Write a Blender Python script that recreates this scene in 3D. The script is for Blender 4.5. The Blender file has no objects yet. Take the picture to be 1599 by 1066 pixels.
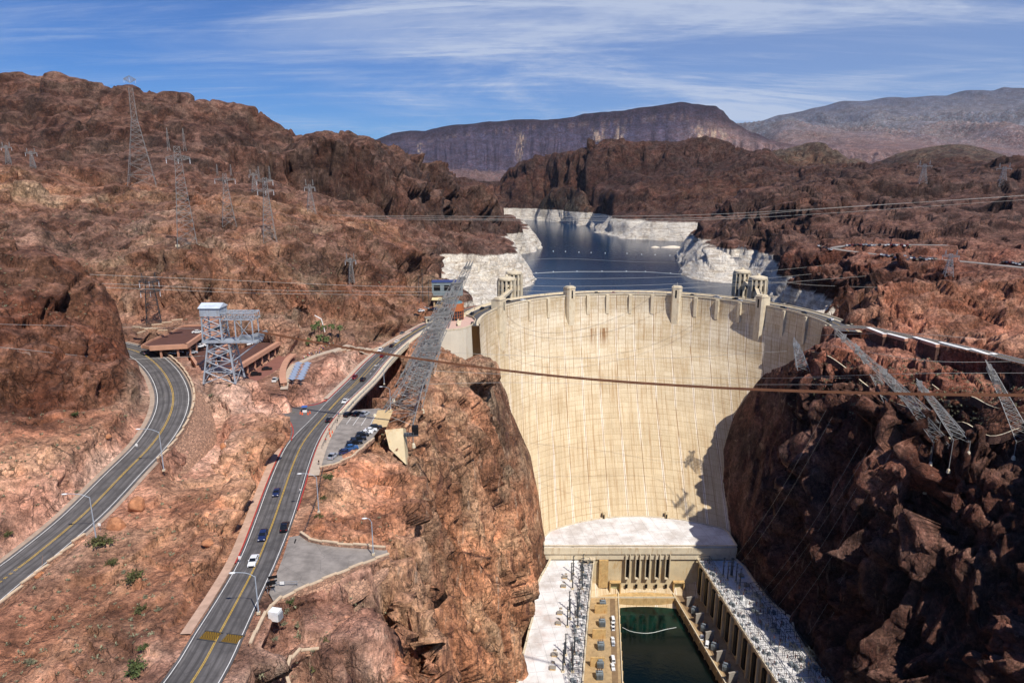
import bpy, bmesh, math, random, time
import numpy as np
from mathutils import Vector, Matrix
from mathutils.geometry import delaunay_2d_cdt
T0 = time.time()
SC = bpy.context.scene
rnd = random.Random(7)
R = math.radians
# ------------------------------------------------------------------ camera (z = 0 is the crest of the dam, metres)
CZ, PITCH, FPX = 91.0, R(13.3), 1040.0
cam = bpy.data.cameras.new("camera")
cam.sensor_width = 36.0
cam.lens = 36.0 * FPX / 1599.0
cam.clip_start = 0.5
cam.clip_end = 60000
cob = bpy.data.objects.new("camera", cam)
cob.location = (0, 0, CZ)
cob.rotation_euler = (R(90) - PITCH, 0, 0)
SC.collection.objects.link(cob)
SC.camera = cob
# ------------------------------------------------------------------ light
SUN_EL, SUN_AZ = R(53), R(146)      # azimuth from +Y clockwise
sd = Vector((math.sin(SUN_AZ) * math.cos(SUN_EL), math.cos(SUN_AZ) * math.cos(SUN_EL), math.sin(SUN_EL)))
sun = bpy.data.lights.new("sun", 'SUN')
sun.energy = 5.0
sun.angle = R(0.5)
sun.color = (1.0, 0.945, 0.87)
so = bpy.data.objects.new("sun", sun)
so.rotation_euler = sd.to_track_quat('Z', 'Y').to_euler()
so.location = (0, 0, 600)
SC.collection.objects.link(so)
W = bpy.data.worlds.new("World")
SC.world = W
W.use_nodes = True
nt = W.node_tree
for n in list(nt.nodes): nt.nodes.remove(n)
N = nt.nodes.new; L = nt.links.new
out = N('ShaderNodeOutputWorld'); bg = N('ShaderNodeBackground'); bg.inputs[1].default_value = 0.05
sky = N('ShaderNodeTexSky'); sky.sky_type = 'NISHITA'; sky.sun_disc = False
sky.sun_elevation = SUN_EL; sky.sun_rotation = SUN_AZ; sky.altitude = 400; sky.air_density = 1.0; sky.dust_density = 0.3; sky.ozone_density = 2.5
tc = N('ShaderNodeTexCoord'); sep = N('ShaderNodeSeparateXYZ'); L(tc.outputs['Generated'], sep.inputs[0])
def wm(op, a, b=None, c=None):
    n = N('ShaderNodeMath'); n.operation = op
    for i, v in enumerate((a, b, c)):
        if v is None: continue
        if isinstance(v, (int, float)): n.inputs[i].default_value = v
        else: L(v, n.inputs[i])
    return n.outputs[0]
zz = wm('MAXIMUM', sep.outputs[2], 0.0)
dz = wm('ADD', zz, 0.11)
cx_ = wm('DIVIDE', sep.outputs[0], dz); cy_ = wm('DIVIDE', sep.outputs[1], dz)
comb = N('ShaderNodeCombineXYZ'); L(cx_, comb.inputs[0]); L(cy_, comb.inputs[1])
def cloudnoise(scl, rot, loc, scale, detail, rough, dist):
    mp = N('ShaderNodeMapping'); mp.inputs['Scale'].default_value = scl; mp.inputs['Rotation'].default_value = (0, 0, rot); mp.inputs['Location'].default_value = loc
    L(comb.outputs[0], mp.inputs[0])
    nn = N('ShaderNodeTexNoise'); nn.inputs['Scale'].default_value = scale; nn.inputs['Detail'].default_value = detail
    nn.inputs['Roughness'].default_value = rough; nn.inputs['Distortion'].default_value = dist
    L(mp.outputs[0], nn.inputs['Vector']); return nn.outputs['Fac']
def wramp(v, a, b):
    n = N('ShaderNodeMapRange'); n.interpolation_type = 'SMOOTHSTEP'; L(v, n.inputs[0]); n.inputs[1].default_value = a; n.inputs[2].default_value = b; return n.outputs[0]
c1 = wramp(cloudnoise((0.62, 1.35, 1), R(14), (3.1, 0.4, 0), 0.72, 11, 0.68, 0.8), 0.41, 0.72)
c2 = wramp(cloudnoise((0.35, 2.6, 1), R(-10), (1.3, 7.7, 0), 1.6, 11, 0.72, 1.1), 0.45, 0.80)
big = wramp(cloudnoise((0.5, 0.6, 1), 0, (0.2, 5.1, 0), 0.35, 3, 0.5, 0), 0.36, 0.66)
side = wramp(sep.outputs[0], -0.55, 0.45)
cl = wm('MULTIPLY', wm('ADD', wm('MULTIPLY', wm('MULTIPLY', c1, 0.95), wm('ADD', 0.45, wm('MULTIPLY', c2, 0.9))), wm('MULTIPLY', c2, 0.50)), wm('ADD', 0.35, wm('MULTIPLY', big, 0.75)))
cl = wm('ADD', cl, wm('MULTIPLY', wm('MULTIPLY', side, 0.55), wm('ADD', 0.45, c1)))
cl = wm('MULTIPLY', wm('MINIMUM', wm('MAXIMUM', cl, 0.0), 0.80), wm('SUBTRACT', 1.0, wramp(sep.outputs[2], 0.28, 0.50)))
mix = N('ShaderNodeMix'); mix.data_type = 'RGBA'; L(cl, mix.inputs[0])
# the real sky is a deep polarised blue: tint the physical sky, then lay the thin cirrus over it
tint = N('ShaderNodeMix'); tint.data_type = 'RGBA'; tint.blend_type = 'MULTIPLY'; tint.inputs[0].default_value = 1.0
L(sky.outputs[0], tint.inputs[6]); tint.inputs[7].default_value = (0.52, 1.06, 1.95, 1)
L(tint.outputs[2], mix.inputs[6]); mix.inputs[7].default_value = (12.0, 13.4, 16.4, 1)
L(mix.outputs[2], bg.inputs[0]); L(bg.outputs[0], out.inputs[0])
SC.view_settings.view_transform = 'Standard'
SC.view_settings.look = 'None'
SC.view_settings.exposure = 0.0
SC.view_settings.gamma = 1.0
try:
    SC.cycles.use_adaptive_sampling = True; SC.cycles.adaptive_threshold = 0.02; SC.cycles.max_bounces = 5; SC.cycles.diffuse_bounces = 2; SC.cycles.glossy_bounces = 2; SC.cycles.volume_bounces = 0
    SC.cycles.transparent_max_bounces = 8; SC.cycles.caustics_reflective = False; SC.cycles.caustics_refractive = False
except Exception: pass

# ------------------------------------------------------------------ picture point -> world point
cp, sp = math.cos(PITCH), math.sin(PITCH)
def ray(u, v):
    a = (u - 799.5) / FPX; b = (533 - v) / FPX
    return a, cp + b * sp, -sp + b * cp
def pz(u, v, z):
    dx, dy, dz = ray(u, v); t = (z - CZ) / dz; return (dx * t, dy * t, z)
def pd(u, v, D):
    dx, dy, dz = ray(u, v); t = D / dy; return (dx * t, D, CZ + dz * t)
def pxy(pt):
    x, y, z = pt; z -= CZ; zc = y * cp - z * sp; return 799.5 + FPX * x / zc, 533 - FPX * (y * sp + z * cp) / zc

# ------------------------------------------------------------------ materials
def srgb(c, g=1.0):
    return tuple(((x / 255.0) / 12.92 if x / 255.0 <= 0.04045 else ((x / 255.0 + 0.055) / 1.055) ** 2.4) * g for x in c)
class NT:
    def __init__(s, name):
        s.m = bpy.data.materials.new(name); s.m.use_nodes = True; s.t = s.m.node_tree
        s.b = s.t.nodes['Principled BSDF']; s.b.inputs['Specular IOR Level'].default_value = 0.25
    def n(s, typ): return s.t.nodes.new(typ)
    def l(s, a, b): s.t.links.new(a, b)
    def m_(s, op, a, b=None, c=None, clamp=False):
        n = s.n('ShaderNodeMath'); n.operation = op; n.use_clamp = clamp
        for i, v in enumerate((a, b, c)):
            if v is None: continue
            if isinstance(v, (int, float)): n.inputs[i].default_value = v
            else: s.l(v, n.inputs[i])
        return n.outputs[0]
    def mapr(s, v, a, b, c=0.0, d=1.0, smooth=True):
        n = s.n('ShaderNodeMapRange'); n.interpolation_type = 'SMOOTHSTEP' if smooth else 'LINEAR'
        s.l(v, n.inputs[0]); n.inputs[1].default_value = a; n.inputs[2].default_value = b; n.inputs[3].default_value = c; n.inputs[4].default_value = d
        return n.outputs[0]
    def mix(s, f, a, b, mode='MIX'):
        n = s.n('ShaderNodeMix'); n.data_type = 'RGBA'; n.blend_type = mode
        if isinstance(f, (int, float)): n.inputs[0].default_value = f
        else: s.l(f, n.inputs[0])
        for i, v in ((6, a), (7, b)):
            if isinstance(v, tuple): n.inputs[i].default_value = (v + (1,))[:4]
            else: s.l(v, n.inputs[i])
        return n.outputs[2]
    def coord(s, kind='Object', scale=None, rot=None):
        t = s.n('ShaderNodeTexCoord').outputs[kind]
        if scale is None and rot is None: return t
        mp = s.n('ShaderNodeMapping'); s.l(t, mp.inputs[0])
        if scale: mp.inputs['Scale'].default_value = scale
        if rot: mp.inputs['Rotation'].default_value = rot
        return mp.outputs[0]
    def noise(s, co, scale, detail=4, rough=0.55, dist=0.0, out='Fac'):
        n = s.n('ShaderNodeTexNoise'); s.l(co, n.inputs['Vector']); n.inputs['Scale'].default_value = scale
        n.inputs['Detail'].default_value = detail; n.inputs['Roughness'].default_value = rough; n.inputs['Distortion'].default_value = dist
        return n.outputs[out]
    def voro(s, co, scale, feat='DISTANCE_TO_EDGE', out='Distance'):
        n = s.n('ShaderNodeTexVoronoi'); n.feature = feat; s.l(co, n.inputs['Vector']); n.inputs['Scale'].default_value = scale
        return n.outputs[out]
    def bump(s, h, strength=0.5, dist=1.0, normal=None):
        n = s.n('ShaderNodeBump'); s.l(h, n.inputs['Height']); n.inputs['Strength'].default_value = strength; n.inputs['Distance'].default_value = dist
        if normal is not None: s.l(normal, n.inputs['Normal'])
        return n.outputs[0]
    def fin(s, col, rough=0.85, normal=None, metal=0.0):
        if isinstance(col, tuple): s.b.inputs['Base Color'].default_value = (col + (1,))[:4]
        else: s.l(col, s.b.inputs['Base Color'])
        if isinstance(rough, (int, float)): s.b.inputs['Roughness'].default_value = rough
        else: s.l(rough, s.b.inputs['Roughness'])
        s.b.inputs['Metallic'].default_value = metal
        if normal is not None: s.l(normal, s.b.inputs['Normal'])
        return s.m

def rock_material():
    s = NT("desert_rock")
    at = s.n('ShaderNodeAttribute'); at.attribute_name = 'Col'
    base = at.outputs['Color']; lake = at.outputs['Alpha']
    co = s.coord('Object')
    a2 = s.n('ShaderNodeAttribute'); a2.attribute_name = 'streak'; streak = a2.outputs['Fac']
    a3 = s.n('ShaderNodeAttribute'); a3.attribute_name = 'scl'   # size of the rock texture: larger far away, as seen rock grows with the landform
    def scaled(k):
        v = s.n('ShaderNodeVectorMath'); v.operation = 'SCALE'; s.l(co, v.inputs[0]); v.inputs[3].default_value = k; return v.outputs[0]
    n1 = s.noise(co, 0.012, 6, 0.6)          # broad patches
    n2 = s.noise(co, 0.07, 8, 0.62, 0.4)
    n3 = s.noise(co, 0.6, 7, 0.65)
    warp = s.n('ShaderNodeVectorMath'); warp.operation = 'MULTIPLY_ADD'
    s.l(s.noise(co, 0.25, 4, 0.6, 0, 'Color'), warp.inputs[0]); warp.inputs[1].default_value = (3.4, 3.4, 3.4); s.l(co, warp.inputs[2])
    wc = warp.outputs[0]
    # creases: valleys of folded noise at three sizes
    def crease(cv, scale, det, w):
        n_ = s.noise(cv, scale, det, 0.6, 0.6); return s.mapr(s.m_('ABSOLUTE', s.m_('SUBTRACT', n_, 0.5)), 0.0, w)
    tilt = s.coord('Object', (1.0, 0.75, 0.45), (R(14), R(-22), R(25)))
    e1 = crease(tilt, 0.07, 5, 0.035); e2 = crease(tilt, 0.28, 5, 0.05)
    e0 = crease(co, 0.016, 7, 0.02)
    big_ = a3.outputs['Fac']
    cr1 = e1; cr2 = e2
    # strata / fracture streaks, steep and slightly leaning
    sc_ = s.coord('Object', (0.42, 0.10, 0.035), (R(8), R(-12), R(10)))
    st = s.noise(sc_, 1.0, 8, 0.66, 0.5)
    sc2 = s.coord('Object', (1.5, 0.5, 0.16), (R(-6), R(14), R(-20)))
    st2 = s.noise(sc2, 1.0, 5, 0.6, 0.4)
    geo = s.n('ShaderNodeNewGeometry'); sx = s.n('ShaderNodeSeparateXYZ'); s.l(geo.outputs['Normal'], sx.inputs[0])
    px = s.n('ShaderNodeSeparateXYZ'); s.l(geo.outputs['Position'], px.inputs[0])
    flat = s.mapr(s.m_('ADD', sx.outputs[2], s.m_('MULTIPLY', s.m_('SUBTRACT', n2, 0.5), 0.35)), 0.70, 0.93)
    # colour
    v1 = s.mapr(n1, 0.3, 0.7, 0.82, 1.16); v2 = s.mapr(n2, 0.30, 0.70, 0.46, 1.52); v3 = s.m_('MULTIPLY', s.mapr(n3, 0.28, 0.72, 0.60, 1.38), s.mapr(s.noise(co, 0.22, 9, 0.78), 0.34, 0.66, 0.66, 1.34))
    n5 = s.noise(co, 2.6, 5, 0.7); v3 = s.m_('MULTIPLY', v3, s.mapr(n5, 0.3, 0.7, 0.78, 1.22))
    val = s.m_('MULTIPLY', s.m_('MULTIPLY', v1, v2), v3)
    hue = s.mix(s.mapr(s.noise(co, 0.035, 5, 0.6), 0.38, 0.62), (1.10, 0.90, 0.80), (0.95, 1.02, 1.0))
    c = s.mix(1.0, base, hue, 'MULTIPLY')
    dustcol = s.mix(0.62, c, srgb((176, 130, 110)))
    dusty = s.mix(s.m_('MULTIPLY', flat, s.m_('MULTIPLY', s.m_('SUBTRACT', 1.0, big_), 0.42)), c, dustcol)
    cm = s.n('ShaderNodeCombineXYZ')
    for i in range(3): s.l(val, cm.inputs[i])
    c = s.mix(1.0, dusty, cm.outputs[0], 'MULTIPLY')
    # pale caliche / dark varnish streaks on steep rock
    pale = s.m_('MULTIPLY', s.mapr(st, 0.58, 0.68), s.m_('MULTIPLY', streak, 1.0))
    c = s.mix(pale, c, srgb((205, 172, 145)))
    vd = s.m_('MULTIPLY', s.mapr(st, 0.46, 0.34), s.m_('MULTIPLY', streak, 0.75))
    c = s.mix(vd, c, srgb((92, 60, 56)))
    pale2 = s.m_('MULTIPLY', s.mapr(s.noise(co, 0.30, 8, 0.72, 0.6), 0.62, 0.70), 0.40)
    c = s.mix(pale2, c, srgb((205, 178, 158)))
    crk = s.m_('MULTIPLY', s.m_('ADD', 0.84, s.m_('MULTIPLY', cr1, 0.16)), s.m_('ADD', 0.84, s.m_('MULTIPLY', cr2, 0.16)))
    ck_ = s.n('ShaderNodeVectorMath'); ck_.operation = 'MULTIPLY_ADD'; s.l(s.noise(co, 0.18, 6, 0.7, 0, 'Color'), ck_.inputs[0]); ck_.inputs[1].default_value = (2.6, 2.6, 2.6); s.l(s.coord('Object', (1.0, 0.8, 0.5), (R(18), R(-14), R(30))), ck_.inputs[2])
    k1 = s.mapr(s.voro(ck_.outputs[0], 0.13), 0.035, 0.0); k2 = s.mapr(s.voro(ck_.outputs[0], 0.5), 0.05, 0.0)
    kk = s.m_('MAXIMUM', s.m_('MULTIPLY', k1, s.mapr(s.noise(co, 0.09, 3, 0.5), 0.42, 0.58)), s.m_('MULTIPLY', k2, s.mapr(s.noise(co, 0.2, 3, 0.5), 0.46, 0.62)))
    kk = s.m_('MULTIPLY', kk, s.m_('SUBTRACT', 1.0, s.m_('MULTIPLY', flat, 0.6)))
    crk = s.m_('MULTIPLY', crk, s.m_('SUBTRACT', 1.0, s.m_('MULTIPLY', kk, 0.32)))
    crk = s.m_('MULTIPLY', crk, s.m_('SUBTRACT', 1.0, s.m_('MULTIPLY', s.m_('SUBTRACT', 1.0, e0), s.m_('MULTIPLY', big_, 0.5))))
    cc = s.n('ShaderNodeCombineXYZ')
    for i in range(3): s.l(crk, cc.inputs[i])
    c = s.mix(1.0, c, cc.outputs[0], 'MULTIPLY')
    # pale mineral band the falling lake has left up to the old high-water line
    zed = s.m_('ADD', px.outputs[2], s.m_('MULTIPLY', s.m_('SUBTRACT', n2, 0.5), 7.0))
    ring = s.m_('MULTIPLY', s.mapr(zed, -1.0, -4.5), s.mapr(lake, 0.45, 0.6))
    rn = s.noise(s.coord('Object', (0.05, 0.05, 0.35)), 1.0, 7, 0.65)
    rc = s.mix(s.mapr(rn, 0.32, 0.62), srgb((200, 184, 162)), srgb((248, 240, 224)))
    rc = s.mix(s.m_('MULTIPLY', s.mapr(n3, 0.50, 0.36), 0.6), rc, srgb((140, 120, 104)))
    c = s.mix(ring, c, rc)
    # bump: broken blocks, grain
    wb = s.n('ShaderNodeVectorMath'); wb.operation = 'MULTIPLY_ADD'; s.l(s.noise(co, 0.5, 3, 0.6, 0, 'Color'), wb.inputs[0]); wb.inputs[1].default_value = (1.2, 1.2, 1.2); s.l(s.coord('Object', (1.0, 0.8, 0.55), (R(18), R(-14), R(30))), wb.inputs[2])
    def blocks(sc__):
        v_ = s.n('ShaderNodeTexVoronoi'); v_.feature = 'F1'; s.l(wb.outputs[0], v_.inputs['Vector']); v_.inputs['Scale'].default_value = sc__
        q_ = s.n('ShaderNodeSeparateXYZ'); s.l(v_.outputs['Color'], q_.inputs[0]); return s.m_('SUBTRACT', q_.outputs[0], s.m_('MULTIPLY', v_.outputs['Distance'], 0.5))
    bk1 = blocks(0.22); bk2 = blocks(0.75)
    h = s.m_('ADD', s.m_('MULTIPLY', n2, 3.0), s.m_('MULTIPLY', n3, 1.5))
    h = s.m_('ADD', h, s.m_('MULTIPLY', n5, 0.42))
    h = s.m_('ADD', h, s.m_('MULTIPLY', bk1, 1.7))
    h = s.m_('SUBTRACT', h, s.m_('MULTIPLY', kk, 0.9))
    h = s.m_('ADD', h, s.m_('MULTIPLY', bk2, 0.75))
    h = s.m_('ADD', h, s.m_('MULTIPLY', st, s.m_('MULTIPLY', streak, 2.6)))
    h = s.m_('ADD', h, s.m_('MULTIPLY', st2, s.m_('MULTIPLY', streak, 0.8)))
    h = s.m_('ADD', h, s.m_('MULTIPLY', s.noise(co, 0.02, 9, 0.68), s.m_('MULTIPLY', big_, 38.0)))
    return s.fin(c, 0.95, s.bump(h, 1.0, 1.0))

def plain(name, rgb, rough=0.7, metal=0.0, var=0.15, nscale=0.5, bump=0.0, dirt=None, spec=None):
    s = NT(name); co = s.coord('Object')
    n = s.noise(co, nscale, 6, 0.6)
    lin = srgb(rgb)
    c = s.mix(s.mapr(n, 0.3, 0.7), tuple(x * (1 - var) for x in lin), tuple(min(x * (1 + var), 0.95) for x in lin))
    if dirt:
        d = s.noise(s.coord('Object', (1, 1, 0.25)), nscale * 2.1, 7, 0.7)
        c = s.mix(s.m_('MULTIPLY', s.mapr(d, 0.5, 0.68), 0.6), c, srgb(dirt))
    nm = s.bump(s.noise(co, nscale * 6, 5, 0.6), 0.5, bump) if bump else None
    if spec is not None: s.b.inputs['Specular IOR Level'].default_value = spec
    return s.fin(c, rough, nm, metal)
# ------------------------------------------------------------------ object helpers
COL = SC.collection
class MB:
    """collects boxes, tubes and prisms; build() links them as one mesh object"""
    def __init__(s): s.v = []; s.f = []; s.mi = []; s.cur = 0
    def add(s, vs, fs):
        o = len(s.v); s.v += [tuple(p) for p in vs]; s.f += [tuple(i + o for i in f) for f in fs]; s.mi += [s.cur] * len(fs); return s
    def box(s, c, d, rz=0.0, taper=1.0):
        x, y, z = d[0] / 2, d[1] / 2, d[2] / 2; ca, sa = math.cos(rz), math.sin(rz); vs = []
        for k, t in ((-z, 1.0), (z, taper)):
            for i, j in ((-x, -y), (x, -y), (x, y), (-x, y)):
                i *= t; j *= t; vs.append((c[0] + i * ca - j * sa, c[1] + i * sa + j * ca, c[2] + k))
        return s.add(vs, [(3, 2, 1, 0), (4, 5, 6, 7), (0, 1, 5, 4), (1, 2, 6, 5), (2, 3, 7, 6), (3, 0, 4, 7)])
    def prism(s, pts, z0, z1):
        n = len(pts)
        if sum(pts[i][0] * pts[(i + 1) % n][1] - pts[(i + 1) % n][0] * pts[i][1] for i in range(n)) < 0: pts = pts[::-1]
        g = (lambda i: z0 if not hasattr(z0, '__len__') else z0[i]); h = (lambda i: z1 if not hasattr(z1, '__len__') else z1[i])
        vs = [(p[0], p[1], g(i)) for i, p in enumerate(pts)] + [(p[0], p[1], h(i)) for i, p in enumerate(pts)]
        return s.add(vs, [tuple(range(n))[::-1], tuple(range(n, 2 * n))] + [(i, (i + 1) % n, n + (i + 1) % n, n + i) for i in range(n)])
    def tube(s, pts, r, n=4, cap=True):
        pts = [Vector(p) for p in pts]; rings = []
        for i, p in enumerate(pts):
            t = (pts[min(i + 1, len(pts) - 1)] - pts[max(i - 1, 0)]).normalized()
            up = Vector((0, 0, 1)) if abs(t.z) < 0.9 else Vector((1, 0, 0))
            a = t.cross(up).normalized(); b = a.cross(t)
            rr = r[i] if hasattr(r, '__len__') else r
            rings.append([p + (a * math.cos(k * 2 * math.pi / n + math.pi / n) + b * math.sin(k * 2 * math.pi / n + math.pi / n)) * rr for k in range(n)])
        vs = [tuple(q) for g in rings for q in g]; fs = []
        for i in range(len(pts) - 1):
            for k in range(n):
                fs.append((i * n + k, i * n + (k + 1) % n, (i + 1) * n + (k + 1) % n, (i + 1) * n + k))
        if cap: fs += [tuple(range(n)), tuple(range((len(pts) - 1) * n, len(pts) * n))[::-1]]
        return s.add(vs, fs)
    def lathe(s, c, prof, n=16, a0=0.0, sx=1.0, sy=1.0):
        vs = []; fs = []
        for r, z in prof:
            for k in range(n):
                a = a0 + k * 2 * math.pi / n; vs.append((c[0] + r * sx * math.cos(a), c[1] + r * sy * math.sin(a), c[2] + z))
        for i in range(len(prof) - 1):
            for k in range(n): fs.append((i * n + k, i * n + (k + 1) % n, (i + 1) * n + (k + 1) % n, (i + 1) * n + k))
        fs += [tuple(range(n))[::-1], tuple(range((len(prof) - 1) * n, len(prof) * n))]
        return s.add(vs, fs)
    def strip(s, left, right):
        n = len(left)
        return s.add(list(left) + list(right), [(i, n + i, n + i + 1, i + 1) for i in range(n - 1)])
    def build(s, name, mat, parent=None, loc=None, smooth=False):
        me = bpy.data.meshes.new(name); me.from_pydata(s.v, [], s.f); me.validate()
        for m in (mat if isinstance(mat, (list, tuple)) else [mat]): me.materials.append(m)
        if isinstance(mat, (list, tuple)): me.polygons.foreach_set('material_index', s.mi[:len(me.polygons)] + [0] * max(0, len(me.polygons) - len(s.mi)))
        if smooth: me.polygons.foreach_set('use_smooth', [True] * len(me.polygons))
        o = bpy.data.objects.new(name, me); COL.objects.link(o)
        if parent: o.parent = parent
        if loc: o.location = loc
        return o
def tag(o, label=None, cat=None, group=None, kind=None):
    for k, v in (('label', label), ('category', cat), ('group', group), ('kind', kind)):
        if v: o[k] = v
    return o
def empty(name, loc=(0, 0, 0), rz=0.0, **k):
    o = bpy.data.objects.new(name, None); o.location = loc; o.rotation_euler = (0, 0, rz); o.empty_display_size = 1; COL.objects.link(o); tag(o, **k); return o
KIDS = {}
def copy_tree(o, loc=None, rz=None, scale=None, parent=None, label=None, mats=None):
    c = o.copy(); COL.objects.link(c); c.parent = parent
    if loc is not None: c.location = loc
    if rz is not None: c.rotation_euler = (0, 0, rz)
    if scale is not None: c.scale = scale
    if label: c['label'] = label
    for ch in list(o.children): copy_tree(ch, parent=c)
    return c
def smooth_line(pts, n=8):
    """Catmull-Rom through 3-D points"""
    P = [Vector(p) for p in pts]; P = [P[0] * 2 - P[1]] + P + [P[-1] * 2 - P[-2]]; o = []
    for i in range(1, len(P) - 2):
        for k in range(n):
            t = k / n; a, b, c, d = P[i - 1], P[i], P[i + 1], P[i + 2]
            o.append(0.5 * ((2 * b) + (c - a) * t + (2 * a - 5 * b + 4 * c - d) * t * t + (3 * b - a - 3 * c + d) * t ** 3))
    o.append(P[-2]); return o
def offset_line(line, d):
    o = []
    for i, p in enumerate(line):
        t = line[min(i + 1, len(line) - 1)] - line[max(i - 1, 0)]; t.z = 0; t.normalize()
        o.append(p + Vector((t.y, -t.x, 0)) * d)      # positive = to the right of travel
    return o

# ------------------------------------------------------------------ road centre lines
ROAD = smooth_line([pz(205, 1200, 3), pz(312, 1040, 2), pz(352, 970, 1.6), pz(383, 905, 1), pz(412, 840, .5), pz(437, 772, 0), pz(470, 688, 0), pz(505, 640, 0), pz(555, 590, 0), pz(600, 553, 0), pz(640, 523, 0), pz(668, 508, 0), pz(715, 490, 0), pz(748, 479, 0)])
HWY = smooth_line([pz(-260, 1120, 0.5), pz(-100, 990, 1.5), pz(0, 908, 3), pz(60, 862, 4.5), pz(130, 803, 7), pz(190, 742, 9.5), pz(240, 690, 12), pz(265, 648, 14.5), pz(270, 615, 17), pz(258, 585, 19), pz(238, 563, 20), pz(215, 549, 21), pz(175, 538, 22)])
AZR = smooth_line([pz(1300, 511, 0), pz(1350, 511, 1), pz(1400, 521, 1.5), pz(1470, 535, 2), pz(1540, 550, 2.5), pz(1610, 567, 3), pz(1760, 600, 4)])
AZ2 = smooth_line([pz(1750, 432, 30), pz(1599, 418, 28), pz(1500, 408, 27), pz(1420, 402, 26), pz(1350, 395, 26), pz(1305, 388, 28), pz(1330, 383, 31), pz(1400, 382, 33), pz(1480, 383, 33)])

def zline(pts, n=6): return smooth_line([pz(*p) for p in pts], n)
def resample(line, n):
    d = [0.0]
    for a, b in zip(line[:-1], line[1:]): d.append(d[-1] + (b - a).length)
    o = []
    for i in range(n):
        t_ = d[-1] * i / (n - 1); k = 0
        while k < len(d) - 2 and d[k + 1] < t_: k += 1
        f_ = (t_ - d[k]) / max(d[k + 1] - d[k], 1e-6); o.append(line[k].lerp(line[k + 1], f_))
    return o
LE = zline([(130, 1220, 3), (262, 1050, 2), (300, 990, 1.7), (340, 928, 1.2), (372, 872, .6), (396, 812, .2), (416, 758, 0), (434, 716, 0), (452, 686, 0), (486, 652, 0), (511, 625, 0), (545, 592, 0), (571, 565, 0), (603, 539, 0), (640, 517, 0), (668, 503, 0), (712, 487, 0), (748, 477, 0)])
RE = zline([(255, 1220, 3), (355, 1050, 2), (385, 985, 1.7), (410, 928, 1.2), (432, 880, .6), (454, 825, .2), (472, 770, 0), (485, 725, 0), (498, 690, 0), (515, 661, 0), (545, 626, 0), (580, 592, 0), (604, 563, 0), (632, 536, 0), (658, 517, 0), (682, 505, 0), (720, 491, 0), (750, 481, 0)])
nR_ = 110; LEs = resample(LE, nR_); REs = resample(RE, nR_)
MID = [LEs[i].lerp(REs[i], .5) for i in range(0, nR_)]
# ------------------------------------------------------------------ terrain control lines
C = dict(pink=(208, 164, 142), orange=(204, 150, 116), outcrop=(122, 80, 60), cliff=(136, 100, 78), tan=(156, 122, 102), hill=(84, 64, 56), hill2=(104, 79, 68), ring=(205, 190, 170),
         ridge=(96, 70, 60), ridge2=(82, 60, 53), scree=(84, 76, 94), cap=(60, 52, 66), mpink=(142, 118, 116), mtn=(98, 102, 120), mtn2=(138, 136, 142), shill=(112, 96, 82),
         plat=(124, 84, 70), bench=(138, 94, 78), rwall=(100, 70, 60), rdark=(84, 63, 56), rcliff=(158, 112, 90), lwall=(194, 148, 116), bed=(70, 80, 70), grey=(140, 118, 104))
LN = []
def LZ(col, *p): LN.append((col, [pz(*q) for q in p]))
def LD(col, *p): LN.append((col, [pd(*q) for q in p]))
def LW(col, *p): LN.append((col, [tuple(map(float, q)) for q in p]))
# --- left foreground, between and beside the two roads
LZ('pink', (-700, 1500, -4), (-300, 1400, -3), (0, 1250, -2), (100, 1120, 0), (230, 1020, 1))
LZ('orange', (-100, 1080, 1), (60, 990, 1), (150, 930, 2), (240, 870, 3), (290, 990, 2))
LZ('orange', (60, 1040, 0.5), (150, 1000, 1.5), (250, 930, 2.5), (330, 860, 3), (370, 800, 4))
LZ('orange', (250, 830, 5), (300, 800, 6.5), (350, 760, 7), (395, 720, 6))
LZ('orange', (290, 760, 6), (345, 735, 6), (380, 690, 8.5), (418, 660, 8))
LZ('pink', (336, 735, 5), (338, 690, 7), (336, 650, 9), (318, 620, 12), (330, 600, 14))
LZ('pink', (370, 640, 10), (410, 620, 9), (425, 632, 8))
LZ('orange', (434, 655, 6), (437, 680, 5), (425, 715, 3.5), (400, 775, 3), (365, 860, 2), (310, 950, 1.6))
LZ('pink', (300, 560, 19), (330, 585, 17), (370, 600, 15), (400, 612, 12), (430, 622, 8))
LZ('pink', (460, 634, 1), (520, 628, .3), (600, 560, .3))
LZ('pink', (490, 600, 3.5), (500, 575, 5), (540, 555, 5.5), (600, 535, 4), (640, 518, 1.5))
LZ('tan', (440, 560, 8), (470, 548, 7.5), (520, 540, 7), (600, 525, 4.5), (645, 508, 2))
# --- slope west of the highway and the dark outcrop
LZ('pink', (-300, 960, 8), (-120, 880, 9), (0, 830, 9), (90, 765, 12), (160, 705, 14), (200, 665, 17), (213, 640, 18.5), (222, 612, 20), (226, 590, 21))
LZ('orange', (-250, 850, 14), (0, 730, 19), (80, 700, 20), (140, 672, 20), (185, 640, 21))
LW('outcrop', (-250, 110, 30), (-320, 60, 40), (-170, 60, 12), (-120, 40, 3))
LD('outcrop', (-400, 640, 175), (-150, 640, 180), (0, 648, 190), (60, 652, 194), (120, 650, 200), (170, 640, 208), (200, 615, 218))
LD('outcrop', (-400, 560, 190), (0, 560, 203), (60, 560, 210), (120, 560, 216), (170, 570, 222), (205, 590, 228))
LD('outcrop', (-400, 420, 210), (0, 450, 225), (60, 460, 232), (110, 480, 238), (160, 510, 240), (195, 555, 240))
LD('outcrop', (-400, 320, 240), (-100, 345, 255), (0, 362, 260), (60, 385, 262), (112, 408, 262), (148, 436, 262), (170, 460, 262), (192, 492, 262), (204, 530, 262), (212, 560, 258))
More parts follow.
